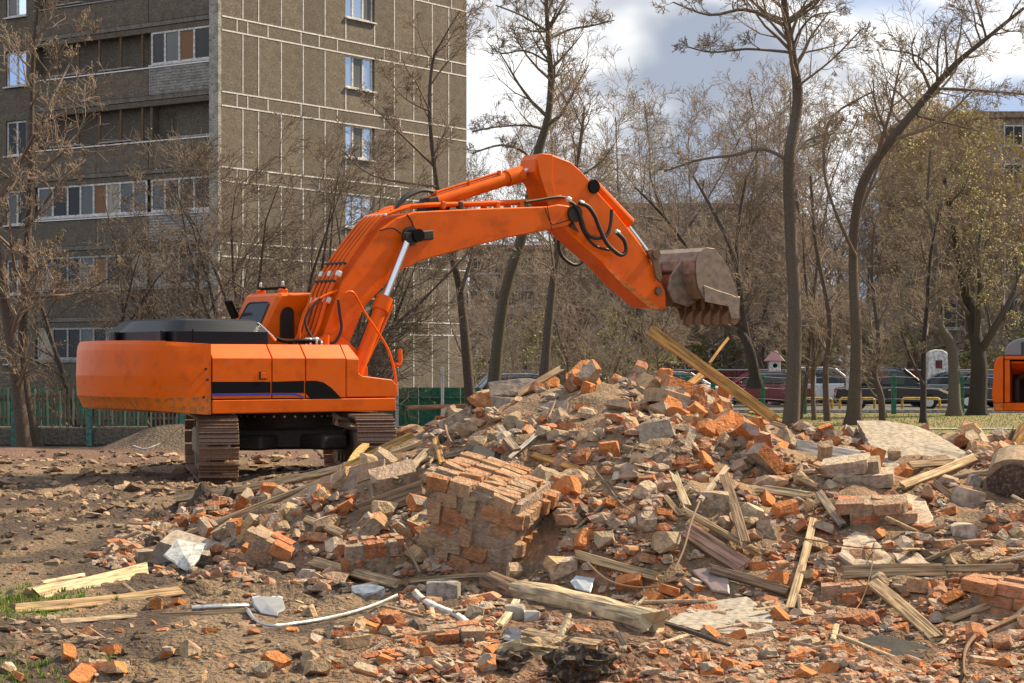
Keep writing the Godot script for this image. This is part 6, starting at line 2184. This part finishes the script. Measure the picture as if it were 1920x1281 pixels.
	for i in 14:
		var a := TAU * i / 14.0
		h.cut(Vector3(cos(a), sin(a), 0.0), 0.25 + rng.randf_range(-0.015, 0.02), vary(Color(0.36, 0.26, 0.17)))
	var hb := MB.new()
	h.put(hb)
	part(so, "wood", hb.mesh(), M.concrete)
	h = Hull.of_box(Vector3(0.46, 0.44, 0.03), [Color(0.075, 0.05, 0.045)])
	for i in 12:
		var a := TAU * i / 12.0
		h.cut(Vector3(cos(a), sin(a), 0.0), 0.215 + rng.randf_range(-0.02, 0.015), Color(0.08, 0.05, 0.04))
	hb = MB.new()
	h.put(hb, Transform3D(Basis(), Vector3(0, 0, 0.258)))
	part(so, "cut_face", hb.mesh(), M.rubble)
	mark("the sawn tree stump", sp)
	keep_line(sp, sp, 0.5)
	timber(1893, 842, 1925, 800, 26, 0.8, "amber", "split orange log end leaning behind the tree stump", "log", true, 19.6, 19.8)
	timber(1884, 846, 1902, 806, 9, 0.9, "dark", "dark bark strip beside the split orange log", "stick", true, 19.5, 19.6)
	# --- the raised timbers
	timber(1219, 619, 1452, 787, 21, 0.35, "amber", "long weathered beam propped up off the heap towards the bucket", "beam", false, 20.6, 19.9, 0.03)
	timber(1367, 633, 1330, 682, 5, 0.8, "amber", "thin stick crossing behind the long raised beam", "stick", false, 21.5, 21.2)
	timber(1316, 704, 1287, 726, 13, 0.7, "amber", "short post end sticking from the crest left of the beam", "post", false, 21.0, 20.8)
	timber(1386, 782, 1482, 806, 13, 0.6, "tan", "splintered timber under the raised beam's foot, the lower", "plank", false, 0, 0, 0.1)
	timber(1392, 772, 1470, 793, 8, 0.7, "amber", "splintered timber under the raised beam's foot, the upper", "plank", false, 0, 0, 0.1)
	timber(1051, 692, 972, 740, 12, 0.5, "tan", "short plank leaning on the squared concrete beam", "plank", false, 20.3, 20.0)
	timber(764, 765, 877, 761, 7, 0.7, "rusty", "thin rusty lath sticking out left over the green fence", "plank", false, 21.5, 21.0)
	# --- left flank
	timber(342, 1006, 790, 832, 13, 0.9, "tan", "longest pole running up the left flank", "pole", true)
	timber(335, 936, 642, 879, 14, 0.6, "tan", "long split plank behind the longest pole", "plank")
	timber(645, 880, 772, 818, 15, 0.5, "yellow", "upper of two yellow boards on the left flank", "board")
	timber(652, 888, 780, 806, 11, 0.5, "yellow", "lower of two yellow boards on the left flank", "board")
	timber(572, 830, 622, 858, 30, 0.3, "brown", "dark square board end standing under the excavator", "board")
	timber(676, 962, 797, 918, 36, 0.35, "brown", "wide dark beam left of the biggest masonry block", "beam")
	timber(574, 975, 646, 1004, 14, 0.8, "tan", "short timber above the slumped brick stack", "beam")
	timber(588, 1055, 748, 1098, 20, 0.7, "tan", "slanted thick plank below the hollow brick piece", "plank")
	timber(66, 1118, 270, 1072, 32, 0.55, "pale", "thick splintered pale beam at the far left", "beam", false, 0, 0, 0.12)
	timber(25, 1144, 338, 1110, 20, 0.8, "tan", "smooth squared timber beneath the splintered beam", "beam")
	timber(110, 1166, 255, 1154, 10, 0.4, "grey", "grey weathered board in front of the squared timber", "board")
	timber(300, 1154, 458, 1146, 10, 0.5, "tan", "narrow tan board left of the silver tin scrap", "board")
	timber(80, 1093, 160, 1078, 9, 0.4, "pale", "short pale splinter board at far left behind the beam", "board")
	timber(816, 826, 830, 872, 12, 0.8, "amber", "short upright stake above the biggest block", "post")
	timber(835, 798, 846, 830, 5, 0.9, "brown", "thin upright stick left of the crest", "stick", true)
	timber(790, 868, 872, 848, 10, 0.6, "grey", "grey slat behind the biggest block", "plank")
	timber(744, 900, 802, 846, 18, 0.6, "grey", "grey weathered log piece above the brick plate", "log", true)
	# --- middle
	timber(935, 800, 970, 844, 14, 0.4, "grey", "grey slat standing on the slope below the panel", "plank")
	timber(1003, 817, 958, 856, 7, 0.5, "white", "pair of pale laths right of the black felt", "plank")
	timber(998, 852, 1086, 880, 11, 0.5, "amber", "thin board edge lying below the pale laths", "board")
	timber(1041, 752, 1028, 784, 4, 0.9, "brown", "short twig standing under the flat panel", "stick", true)
	timber(1264, 888, 1290, 952, 15, 0.6, "pale", "upright pale plank at the middle of the slope", "plank", false, 0, 0, 0.08)
	timber(1287, 960, 1420, 1036, 14, 0.9, "tan", "round edged timber slanting down right mid slope", "beam", true)
	timber(1358, 892, 1398, 1020, 18, 0.4, "brown", "broad brown plank right of the upright pale plank", "plank")
	timber(1313, 938, 1364, 876, 11, 0.5, "grey", "grey lath leaning between the two upright planks", "plank")
	timber(1284, 992, 1398, 1064, 34, 0.25, "pink", "wide pinkish board below the round edged timber", "board")
	timber(1080, 1040, 1234, 1082, 17, 0.6, "tan", "tan timber right of the biggest block's foot", "beam")
	timber(1332, 1068, 1478, 1110, 18, 0.6, "brown", "long dark plank under the wide pinkish board", "plank")
	timber(1250, 935, 1275, 965, 10, 0.8, "tan", "short stub left of the round edged timber", "stick")
	# --- right part
	timber(1525, 976, 1480, 1142, 15, 0.5, "tan", "thin plank leaning steeply left of the plaster slabs", "plank")
	timber(1583, 1074, 1765, 1069, 24, 0.35, "tan", "flat grey plank lying level under the plaster slabs", "plank")
	timber(1765, 1066, 1905, 1064, 15, 0.4, "tan", "level plank running on to the right edge", "plank")
	timber(1636, 1093, 1757, 1198, 25, 0.35, "tan", "crossed grey plank slanting to the front right", "plank")
	timber(1693, 910, 1828, 858, 16, 0.5, "tan", "plank leaning on the cracked slab", "plank")
	timber(1704, 873, 1790, 867, 13, 0.5, "tan", "board wedged under the cracked slab's edge", "board")
	timber(1484, 836, 1606, 858, 26, 0.4, "white", "white painted board left of the cracked slab", "board")
	timber(1780, 1163, 1872, 1128, 15, 0.9, "tan", "short round timber at the right edge", "beam", true)
	timber(1418, 916, 1516, 931, 15, 0.7, "pale", "chewed pale plank at the top of the right heap", "plank", false, 0, 0, 0.08)
	timber(1535, 923, 1579, 984, 15, 0.5, "grey", "grey plank slanting left of the joined bricks", "plank")
	timber(1721, 1032, 1782, 1061, 12, 0.5, "dark", "short charred plank beside the plaster slabs", "plank")
	timber(1494, 895, 1532, 912, 13, 0.8, "tan", "small round stub by the grey capped bricks", "stick", true)
	timber(1750, 905, 1790, 935, 12, 0.5, "brown", "brown slat below the plank on the slab", "plank")
	timber(1790, 895, 1858, 886, 12, 0.6, "grey", "grey stick left of the tree stump", "stick", true)
	# --- the log and the front
	timber(978, 1112, 1228, 1172, 50, 0.95, "pale", "debarked pale log lying across the front", "log", true, 0, 0, 0.10)
	timber(920, 1090, 985, 1118, 42, 0.95, "brown", "short brown log end left of the debarked log", "log", true)
	timber(985, 1184, 1123, 1209, 18, 0.5, "tan", "splintered board in front of the debarked log", "board", false, 0, 0, 0.08)
	timber(1246, 1168, 1368, 1212, 9, 0.9, "dark", "dark thin branch in front of the rough slab", "stick", true)
	timber(1160, 1190, 1176, 1218, 10, 0.6, "dark", "charred chip near the log's right end", "stick")
	timber(935, 1175, 968, 1128, 14, 0.7, "pale", "pale stake leaning on the log's left end", "post")
	timber(640, 1108, 716, 1092, 10, 0.5, "tan", "broken lath above the white plaster lump", "plank")
	timber(770, 1090, 912, 1078, 8, 0.6, "tan", "thin lath running under the biggest block", "plank")
	for q in [["the longest pole", 560, 920], ["the debarked log", 1100, 1140], ["the raised beam's foot", 1450, 795], ["the wide pinkish board", 1340, 1030], ["the crossed grey plank", 1695, 1145], ["the level grey plank", 1670, 1070], ["the leaning thin plank", 1500, 1060], ["the white painted board", 1545, 846], ["the splintered beam", 170, 1095], ["the wide dark beam", 735, 940], ["the yellow boards", 710, 850], ["the round edged timber", 1350, 998], ["the flat brown panel", 985, 760]]:
		mark(q[0], hit(q[1], q[2]))
	# --- scrap
	ribbon("metal_strip", "curved white metal strip in the front left", [464, 1142, 472, 1156, 488, 1168, 512, 1174, 548, 1171, 600, 1163, 656, 1150, 700, 1136, 742, 1118], 12, M.tin, "strip")
	ribbon("metal_strip", "short straight pale strip left of the tin scrap", [360, 1141, 410, 1138, 466, 1136], 11, M.tin, "strip")
	ribbon("plastic_gutter", "tapering white plastic strip right of the plaster lump", [776, 1108, 790, 1122, 815, 1136, 850, 1150, 872, 1165, 897, 1190], 14, M.white_paint, "strip", 0.4)
	slab("tin_scrap", "crumpled silver tin, held inside the curved white strip", [469, 1122, 490, 1118, 528, 1120, 536, 1140, 522, 1156, 490, 1150, 474, 1138], 15.3, 0.01, 0.03, Color(0.24, 0.25, 0.26), "slick", "scrap")
	for i in 12:
		lump("tin_crumple", "bit of crumpled tin in the curved strip, %s" % ["leftmost", "upper left", "at its top", "near its middle", "lower left", "centre", "upper right", "rightmost", "lower right", "smallest one", "brightest one", "on its rim"][i], 478 + (i % 4) * 14 + rng.randf() * 5, 1124 + (i / 4) * 11, Vector3(0.06, 0.035, 0.05), [Color(0.55, 0.57, 0.6), Color(0.12, 0.13, 0.13), Color(0.7, 0.72, 0.74)][i % 3], "slick", 10, Vector3(20, i * 30, 10), 0.3, "scrap")
	mark("the crumpled tin scrap", hit(505, 1140))
	ribbon("iron_band", "dark rusted iron band curling at the lower right corner", [1810, 1268, 1808, 1240, 1814, 1214, 1832, 1192, 1866, 1176, 1925, 1150], 12, M.rust, "band", 0.35, 0.16)
	ribbon("branch", "curved bare branch left of the biggest block", [697, 905, 700, 935, 722, 975, 750, 1010, 770, 1040, 788, 1074], 6, M.branch, "branch", 1.0, 0.12)
	ribbon("wire", "long thin bent wire in the right heap", [1640, 1018, 1637, 1050, 1628, 1090, 1616, 1125, 1600, 1150], 2.5, M.rust, "wire", 1.0, 0.1)
	ribbon("wire", "thin rod lying on the earthy slope", [1110, 875, 1140, 912, 1165, 945, 1190, 962], 3, M.branch, "wire", 1.0, 0.06)
	ribbon("branch", "thin curved twig above the debarked log", [1102, 1056, 1130, 1082, 1160, 1096, 1200, 1102, 1236, 1100], 4, M.branch, "branch", 1.0, 0.08)
	ribbon("branch", "long thin rod standing in the mid slope", [1312, 940, 1296, 980, 1282, 1030, 1264, 1070], 4, M.branch, "branch", 1.0, 0.15)
	ribbon("wire", "slack wire stretched across the plaster slabs", [1470, 1003, 1540, 1016, 1600, 1026, 1680, 1030, 1800, 1034], 2.5, M.rust, "wire", 1.0, 0.12)
	ribbon("wire", "white bent wire on the soil behind the longest pole", [250, 836, 272, 842, 300, 832], 3, M.white_paint, "wire", 1.0, 0.02)
	# roots and straw clump on the left soil ridge
	lump("soil_clod", "dark soil clod below the debarked log, the blackest", 1090, 1250, Vector3(0.36, 0.22, 0.26), Color(0.035, 0.027, 0.022), "rubble", 26, Vector3.ZERO, 0.3, "clod")
	lump("insulation_wad", "matted tan fibre wad in the lower middle", 1010, 1222, Vector3(0.42, 0.16, 0.26), Color(0.42, 0.33, 0.20), "rubble", 26, Vector3.ZERO, 0.3, "wad")
	lump("soil_clod", "dark soil clod left of the tan fibre wad", 965, 1245, Vector3(0.30, 0.16, 0.22), Color(0.07, 0.05, 0.038), "rubble", 26, Vector3.ZERO, 0.3, "clod")
	lump("soil_clod", "grey root clod above the white painted block", 292, 1018, Vector3(0.20, 0.20, 0.2), Color(0.13, 0.105, 0.085), "rubble", 26, Vector3.ZERO, 0.3, "clod")

const NTH := ["nearest", "second nearest", "third nearest", "fourth nearest", "fifth nearest", "sixth nearest", "seventh nearest", "eighth nearest", "ninth nearest", "tenth nearest", "eleventh nearest", "twelfth nearest", "thirteenth nearest", "fourteenth nearest", "fifteenth nearest"]

func chute(x: float, d: float) -> bool:
	var px := 960.0 + x * F / d
	var k := (d - 17.0) / 3.2
	return d > 17.0 and d < 19.7 and px > 1075.0 + 45.0 * k and px < 1195.0 + 65.0 * k

func scatter_point(top := false) -> Vector3:
	# a place in view on the heap or on the littered ground before it
	for tries in 60:
		var x: float
		var d: float
		if top:
			x = rng.randf_range(-0.9, 2.6) if rng.randf() < 0.6 else rng.randf_range(-1.2, 5.8)
			d = rng.randf_range(18.9, 20.9)
		else:
			x = rng.randf_range(-3.6, 6.0)
			var toe := table(TOE, x)
			d = rng.randf_range(toe - 0.5, 20.6)
		var px := 960.0 + x * F / d
		if px < -30.0 or px > 1960.0: continue
		# the earthy chute in the middle stays almost bare
		if chute(x, d) and rng.randf() < 0.88: continue
		if x < -1.9 and rng.randf() < 0.55: continue
		return Vector3(x, surf(x, d), -d)
	return Vector3(0, surf(0, 18.0), -18.0)

const SEEN_BRICKS := [[1224, 1122, 52, 0], [1184, 1090, 45, 0], [1303, 1101, 38, 2], [1260, 1108, 40, 0], [1281, 1126, 36, 0], [1245, 964, 34, 0], [1314, 903, 44, 2], [1321, 863, 36, 0], [1148, 946, 26, 0], [1055, 1058, 50, 4], [1105, 1061, 34, 2], [1188, 1032, 30, 1], [1217, 1047, 34, 1], [1253, 1050, 32, 4], [1337, 1191, 42, 0], [1384, 1194, 32, 0], [1245, 1227, 30, 0], [1267, 1238, 26, 0], [1174, 1223, 34, 3], [1332, 1263, 60, 0], [1425, 1065, 42, 0], [1467, 1061, 34, 1], [1461, 1087, 50, 0], [1549, 990, 38, 0], [1518, 1081, 36, 4], [1535, 1142, 40, 1], [1640, 1005, 40, 1], [1772, 1020, 36, 1], [1856, 975, 32, 3], [1872, 996, 30, 3], [1787, 1122, 44, 0], [1754, 1162, 40, 0], [1823, 1079, 40, 1], [1726, 1102, 52, 1], [1604, 1160, 50, 1], [1465, 1158, 40, 0], [1506, 1167, 34, 0], [1441, 1228, 44, 2], [1551, 1232, 44, 1], [1510, 1264, 56, 0], [1555, 1262, 48, 0], [1652, 1228, 36, 0], [1831, 1163, 30, 0], [1819, 935, 46, 2], [1478, 878, 32, 0], [1545, 882, 36, 1], [1559, 830, 44, 0], [1530, 820, 26, 3], [1502, 820, 24, 1], [1602, 832, 30, 1], [1683, 892, 40, 0], [1717, 1240, 34, 1], [1852, 1244, 50, 1], [1876, 1248, 44, 0], [1884, 1207, 60, 1], [1092, 765, 26, 0], [1164, 761, 40, 2], [900, 795, 40, 4], [1019, 790, 20, 0], [1027, 841, 36, 4], [1073, 836, 28, 0], [989, 811, 34, 1], [789, 868, 34, 0], [699, 1187, 24, 0], [778, 1151, 36, 1], [591, 1205, 40, 1], [670, 1203, 46, 4], [688, 1259, 40, 1], [548, 1183, 20, 0], [818, 1180, 24, 0], [796, 1223, 36, 0], [919, 1245, 60, 0], [930, 1223, 40, 0], [392, 1184, 36, 0], [306, 1184, 26, 0], [243, 1175, 20, 0], [338, 1133, 28, 0], [288, 1137, 40, 1], [407, 1076, 36, 1], [36, 1068, 20, 1], [470, 1030, 40, 0], [560, 960, 34, 1], [600, 1010, 36, 1], [650, 950, 40, 0], [690, 960, 36, 1], [760, 1000, 44, 1], [780, 1040, 40, 4], [1110, 905, 24, 0], [1400, 905, 34, 1], [1440, 940, 36, 0], [1480, 930, 34, 1], [1600, 1120, 40, 0], [1690, 1180, 36, 0], [1650, 1150, 30, 3], [1560, 1180, 34, 0], [1470, 1200, 30, 0], [1740, 930, 36, 1], [1780, 960, 34, 0], [1830, 1020, 34, 1], [1890, 1040, 36, 0], [1860, 1090, 40, 0]]
const SEEN_STONES := [[700, 838, 50, 1], [735, 822, 46, 0], [768, 812, 42, 1], [718, 862, 46, 0], [690, 870, 40, 1], [640, 900, 44, 1], [1132, 1014, 40, 0], [1245, 1018, 55, 0], [1361, 982, 32, 0], [1404, 964, 46, 2], [1579, 902, 32, 0], [1559, 912, 26, 0], [1408, 985, 40, 1], [1530, 1024, 40, 1], [1445, 874, 48, 0], [1400, 825, 36, 0], [1473, 830, 40, 0], [1095, 822, 28, 1], [1127, 814, 24, 0], [1108, 779, 30, 1], [1051, 787, 34, 0], [897, 833, 40, 0], [924, 819, 26, 1], [1022, 814, 36, 0], [912, 1144, 34, 2], [890, 1155, 36, 0], [728, 1191, 34, 0], [785, 1183, 56, 3], [720, 960, 46, 1], [610, 985, 44, 1], [545, 965, 50, 1], [480, 985, 30, 0], [1360, 830, 34, 1], [1330, 800, 30, 0], [1290, 770, 26, 1], [1240, 745, 24, 1], [1200, 735, 22, 0], [1090, 722, 28, 1], [960, 790, 36, 0], [880, 810, 34, 1], [820, 850, 36, 1], [1500, 900, 34, 1], [1470, 960, 40, 0], [1650, 1090, 36, 0], [1700, 1020, 30, 2], [1780, 1060, 36, 1], [1840, 1050, 40, 1], [1880, 1010, 36, 0], [1590, 960, 30, 0], [1520, 950, 30, 1]]

func make_loose() -> void:
	var loose := []
	var bm := []
	for l in 5:
		var s := []
		for i in 9: s.append(brick_mesh(l, i == 8))
		bm.append(s)
	var smm := []
	for l in 4:
		var s := []
		for i in 7: s.append(stone_mesh(l, 15 + i, 0.62 + 0.05 * i))
		smm.append(s)
	# the ones the photograph shows best, each where it lies
	var made := 0
	for q in SEEN_BRICKS:
		var at := hit(q[0], q[1])
		var sc: float = q[2] * 1.2 * -at.z / F / 0.22
		at = P(q[0], q[1], -at.z - 0.06 * sc)
		var o := part(self, "brick", bm[q[3]][rng.randi() % 9], M.rubble)
		o.transform = Transform3D(Basis.from_euler(Vector3(rng.randfn() * 0.35, rng.randfn() * 0.7, rng.randfn() * 0.35)).scaled(Vector3(sc, sc, sc)), at)
		tag(o, "", "brick", "loose bricks of the demolished building")
		loose.append([o, BRICK_SAID[q[3]]])
		keep_line(at, at, 0.12 * sc)
		made += 1
	for i in 3000:
		if made >= 298: break
		var front := made >= 245
		var l: int = [0, 0, 0, 0, 1, 1, 2, 3, 0, 4][rng.randi() % 10]
		var p := scatter_point(i % 5 == 0)
		if front:
			var d := rng.randf_range(12.1, 15.6)
			var x := rng.randf_range(-1.2, 3.4)
			if rng.randf() < 0.12: x = rng.randf_range(-3.0, 0.0)
			p = Vector3(x, surf(x, d), -d)
		if covers(p, 0.11): continue
		made += 1
		var o := part(self, "brick", bm[l][rng.randi() % 9], M.rubble)
		var sc := rng.randf_range(1.05, 1.75) * (0.6 if front else 1.0)
		var tilt := 0.8 if not front else 0.3
		o.transform = Transform3D(Basis.from_euler(Vector3(rng.randfn() * tilt, rng.randf() * TAU, rng.randfn() * tilt)).scaled(Vector3(sc, sc, sc)), p + Vector3(0, rng.randf_range(0.0, 0.16) if not front else 0.02, 0))
		tag(o, "", "brick", "loose bricks of the demolished building")
		loose.append([o, BRICK_SAID[l]])
	made = 0
	for q in SEEN_STONES:
		var at := hit(q[0], q[1])
		var sc: float = q[2] * -at.z / F / 0.2
		at = P(q[0], q[1], -at.z - 0.06 * sc)
		var o := part(self, "rubble_stone", smm[q[3]][rng.randi() % 7], M.rubble)
		o.transform = Transform3D(Basis.from_euler(Vector3(rng.randfn() * 0.4, rng.randf() * TAU, rng.randfn() * 0.4)).scaled(Vector3(sc, sc, sc)), at)
		tag(o, "", "rubble", "loose lumps of mortar and concrete")
		loose.append([o, STONE_SAID[q[3]]])
		keep_line(at, at, 0.12 * sc)
		made += 1
	for i in 3000:
		if made >= 270: break
		var front := made >= 250
		var l: int = [1, 1, 1, 0, 2, 1, 0, 3][rng.randi() % 8]
		var p := scatter_point(i % 5 == 0)
		if front:
			var d := rng.randf_range(12.0, 16.0)
			var x := rng.randf_range(-3.2, 3.4)
			p = Vector3(x, surf(x, d), -d)
		var sc := lerpf(0.55, 1.45, pow(rng.randf(), 1.8)) * (0.55 if front else 1.0)
		if l == 3: sc *= 0.6
		if i % 5 == 0: sc = minf(sc, 0.9)
		if covers(p, 0.10 * sc + 0.02): continue
		made += 1
		var o := part(self, "rubble_stone", smm[l][rng.randi() % 7], M.rubble)
		o.transform = Transform3D(Basis.from_euler(Vector3(rng.randfn() * 0.5, rng.randf() * TAU, rng.randfn() * 0.5)).scaled(Vector3(sc, sc, sc)), p + Vector3(0, 0.05 * sc, 0))
		tag(o, "", "rubble", "loose lumps of mortar and concrete")
		loose.append([o, STONE_SAID[l]])
	# say which one each is: its look, then where it lies by the nearest thing that stands out
	var said := {}
	for q in loose:
		var at: Vector3 = q[0].position
		var best = null
		var bd := 1e9
		for m in marks:
			var dd: Vector3 = at - m[1]
			var w := Vector3(dd.x, dd.y * 0.5, dd.z * 0.8).length()
			if w < bd:
				bd = w
				best = m
		var dv: Vector3 = at - best[1]
		var rel := ("left of" if dv.x < 0 else "right of") if absf(dv.x) > absf(dv.z) * 0.9 else ("in front of" if dv.z > 0 else "up behind")
		var key := "%s %s %s" % [q[1], rel, best[0]]
		if not said.has(key): said[key] = []
		said[key].append([bd, q[0]])
	for key in said:
		var l: Array = said[key]
		l.sort_custom(func(a, b): return a[0] < b[0])
		for i in l.size():
			l[i][1].set_meta("label", key if l.size() == 1 else "%s, %s" % [key, NTH[mini(i, NTH.size() - 1)]])

func crumbs(called: String, label: String, meshes: Mesh, n: int, place: Callable, smin: float, smax: float, cols: Array) -> void:
	var mm := MultiMesh.new()
	mm.transform_format = MultiMesh.TRANSFORM_3D
	mm.use_colors = true
	mm.mesh = meshes
	mm.instance_count = n
	for i in n:
		var p: Vector3 = place.call()
		var s := lerpf(smin, smax, pow(rng.randf(), 2.2))
		for tries in 5:
			if not covers(p + Vector3(0, s * 0.2, 0), s * 0.4): break
			p = place.call()
		var bs := Basis.from_euler(Vector3(rng.randfn() * 0.5, rng.randf() * TAU, rng.randfn() * 0.5)).scaled(Vector3(s * rng.randf_range(0.7, 1.5), s * rng.randf_range(0.5, 1.0), s))
		mm.set_instance_transform(i, Transform3D(bs, p + Vector3(0, s * 0.12, 0)))
		var c: Color = vary(cols[rng.randi() % cols.size()], 0.25)
		mm.set_instance_color(i, c)
	var o := MultiMeshInstance3D.new()
	o.name = numbered(called)
	o.multimesh = mm
	o.material_override = M.rubble
	add_child(o)
	tag(o, label, "", "", "stuff")

func unit_shard(cuts: int, flat: float) -> ArrayMesh:
	var h := Hull.of_box(Vector3(1, flat, 0.8), [Color(1, 1, 1)])
	for i in cuts:
		var n := Vector3(rng.randfn(), rng.randfn(), rng.randfn()).normalized()
		h.cut(n, Vector3(n.x, n.y * flat, n.z * 0.8).length() * 0.5 * rng.randf_range(0.75, 1.1), Color(1, 1, 1) * rng.randf_range(0.9, 1.0))
	var b := MB.new()
	h.put(b)
	return b.mesh()

func make_crumbs() -> void:
	var warm := [Color(0.50, 0.18, 0.07), Color(0.48, 0.26, 0.16), Color(0.42, 0.31, 0.22), Color(0.36, 0.27, 0.2), Color(0.54, 0.38, 0.26), Color(0.40, 0.14, 0.06)]
	var dull := [Color(0.36, 0.27, 0.2), Color(0.42, 0.33, 0.25), Color(0.30, 0.23, 0.18), Color(0.46, 0.20, 0.10), Color(0.52, 0.45, 0.37)]
	var on_heap := func():
		var x := rng.randf_range(-4.0, 6.6)
		var d := rng.randf_range(table(TOE, x) - 0.9, 21.5)
		while chute(x, d) and rng.randf() < 0.8:
			x = rng.randf_range(-4.0, 6.6)
			d = rng.randf_range(table(TOE, x) - 0.9, 21.5)
		if x < -1.6 and rng.randf() < 0.6: x = rng.randf_range(0.0, 6.0)
		return Vector3(x, surf(x, d), -d)
	for k in 3:
		crumbs("rubble_fragments", ["small angular brick and mortar fragments covering the heap", "rounded mortar crumbs covering the heap", "flat brick flakes covering the heap"][k], unit_shard(9, [0.7, 0.8, 0.35][k]), [8000, 7000, 4500][k], on_heap, 0.025, [0.19, 0.14, 0.16][k], [warm, dull, warm][k])
	var in_front := func():
		var x := rng.randf_range(-0.9, 4.6)
		if rng.randf() < 0.07: x = rng.randf_range(-4.0, 4.0)
		var d := rng.randf_range(11.6, 17.0)
		return Vector3(x, surf(x, d), -d)
	crumbs("brick_litter", "brick crumbs littering the ground before the heap", unit_shard(8, 0.5), 7000, in_front, 0.012, 0.10, warm)
	crumbs("stone_litter", "mortar crumbs littering the ground before the heap", unit_shard(10, 0.6), 2600, in_front, 0.012, 0.07, dull)
	var on_soil := func():
		var d := rng.randf_range(11.5, 42.0)
		var x := rng.randf_range(-0.27, 0.06) * d
		return Vector3(x, surf(x, d), -d)
	crumbs("soil_litter", "clods and stone chips on the bare soil", unit_shard(9, 0.6), 2400, on_soil, 0.015, 0.12, [Color(0.11, 0.075, 0.05), Color(0.16, 0.115, 0.08), Color(0.30, 0.22, 0.15), Color(0.09, 0.06, 0.042), Color(0.07, 0.05, 0.036)])
	# wood splinters
	var sp := MB.new()
	sp.box(Transform3D(), Vector3(1, 0.07, 0.1), 0.02)
	crumbs("wood_splinters", "wood splinters and laths strewn over heap and ground", sp.mesh(), 900, func(): return on_heap.call() if rng.randf() < 0.6 else in_front.call(), 0.06, 0.5, [Color(0.50, 0.38, 0.24), Color(0.40, 0.30, 0.2), Color(0.58, 0.46, 0.3), Color(0.24, 0.17, 0.11)])
	crumbs("chip_litter", "pale wood chips on the ground left of the tracks", unit_shard(9, 0.35), 1000, func():
		var d := rng.randf_range(24.0, 41.0)
		var x := rng.randf_range(-0.27, 0.0) * d
		return Vector3(x, surf(x, d), -d), 0.05, 0.24, [Color(0.42, 0.28, 0.18), Color(0.36, 0.22, 0.14), Color(0.48, 0.35, 0.23), Color(0.2, 0.13, 0.085)])

func more_materials() -> void:
	mat("picket", lin(0.15, 0.12, 0.085), 0.9)
	mat("picket_pale", lin(0.24, 0.25, 0.17), 0.9)
	mat("curtain", lin(0.30, 0.275, 0.23), 0.35)
	mat("board", lin(0.2, 0.105, 0.05), 0.7)
	mat("glass_grey", lin(0.10, 0.11, 0.11), 0.1)
	mat("pink", lin(0.55, 0.3, 0.3), 0.6)
	mat("hood_grey", lin(0.20, 0.20, 0.22), 0.4)
	mat("branch", lin(0.22, 0.15, 0.09), 0.9)
	mat("slick", Color(1, 1, 1), 0.28, null, 1.0, true)

func _ready() -> void:
	rng.seed = 2024
	noise.seed = 4
	noise.frequency = 0.5
	noise.fractal_octaves = 3
	noise2.seed = 9
	noise2.frequency = 0.6
	noise2.fractal_octaves = 4
	make_camera_and_light()
	make_materials()
	more_materials()
	make_ground()
	make_heap()
	make_block()
	make_far_buildings()
	make_fences()
	make_trees()
	make_grass()
	make_cars()
	make_excavator()
	make_second_excavator()
	make_heroes()
	make_loose()
	make_crumbs()
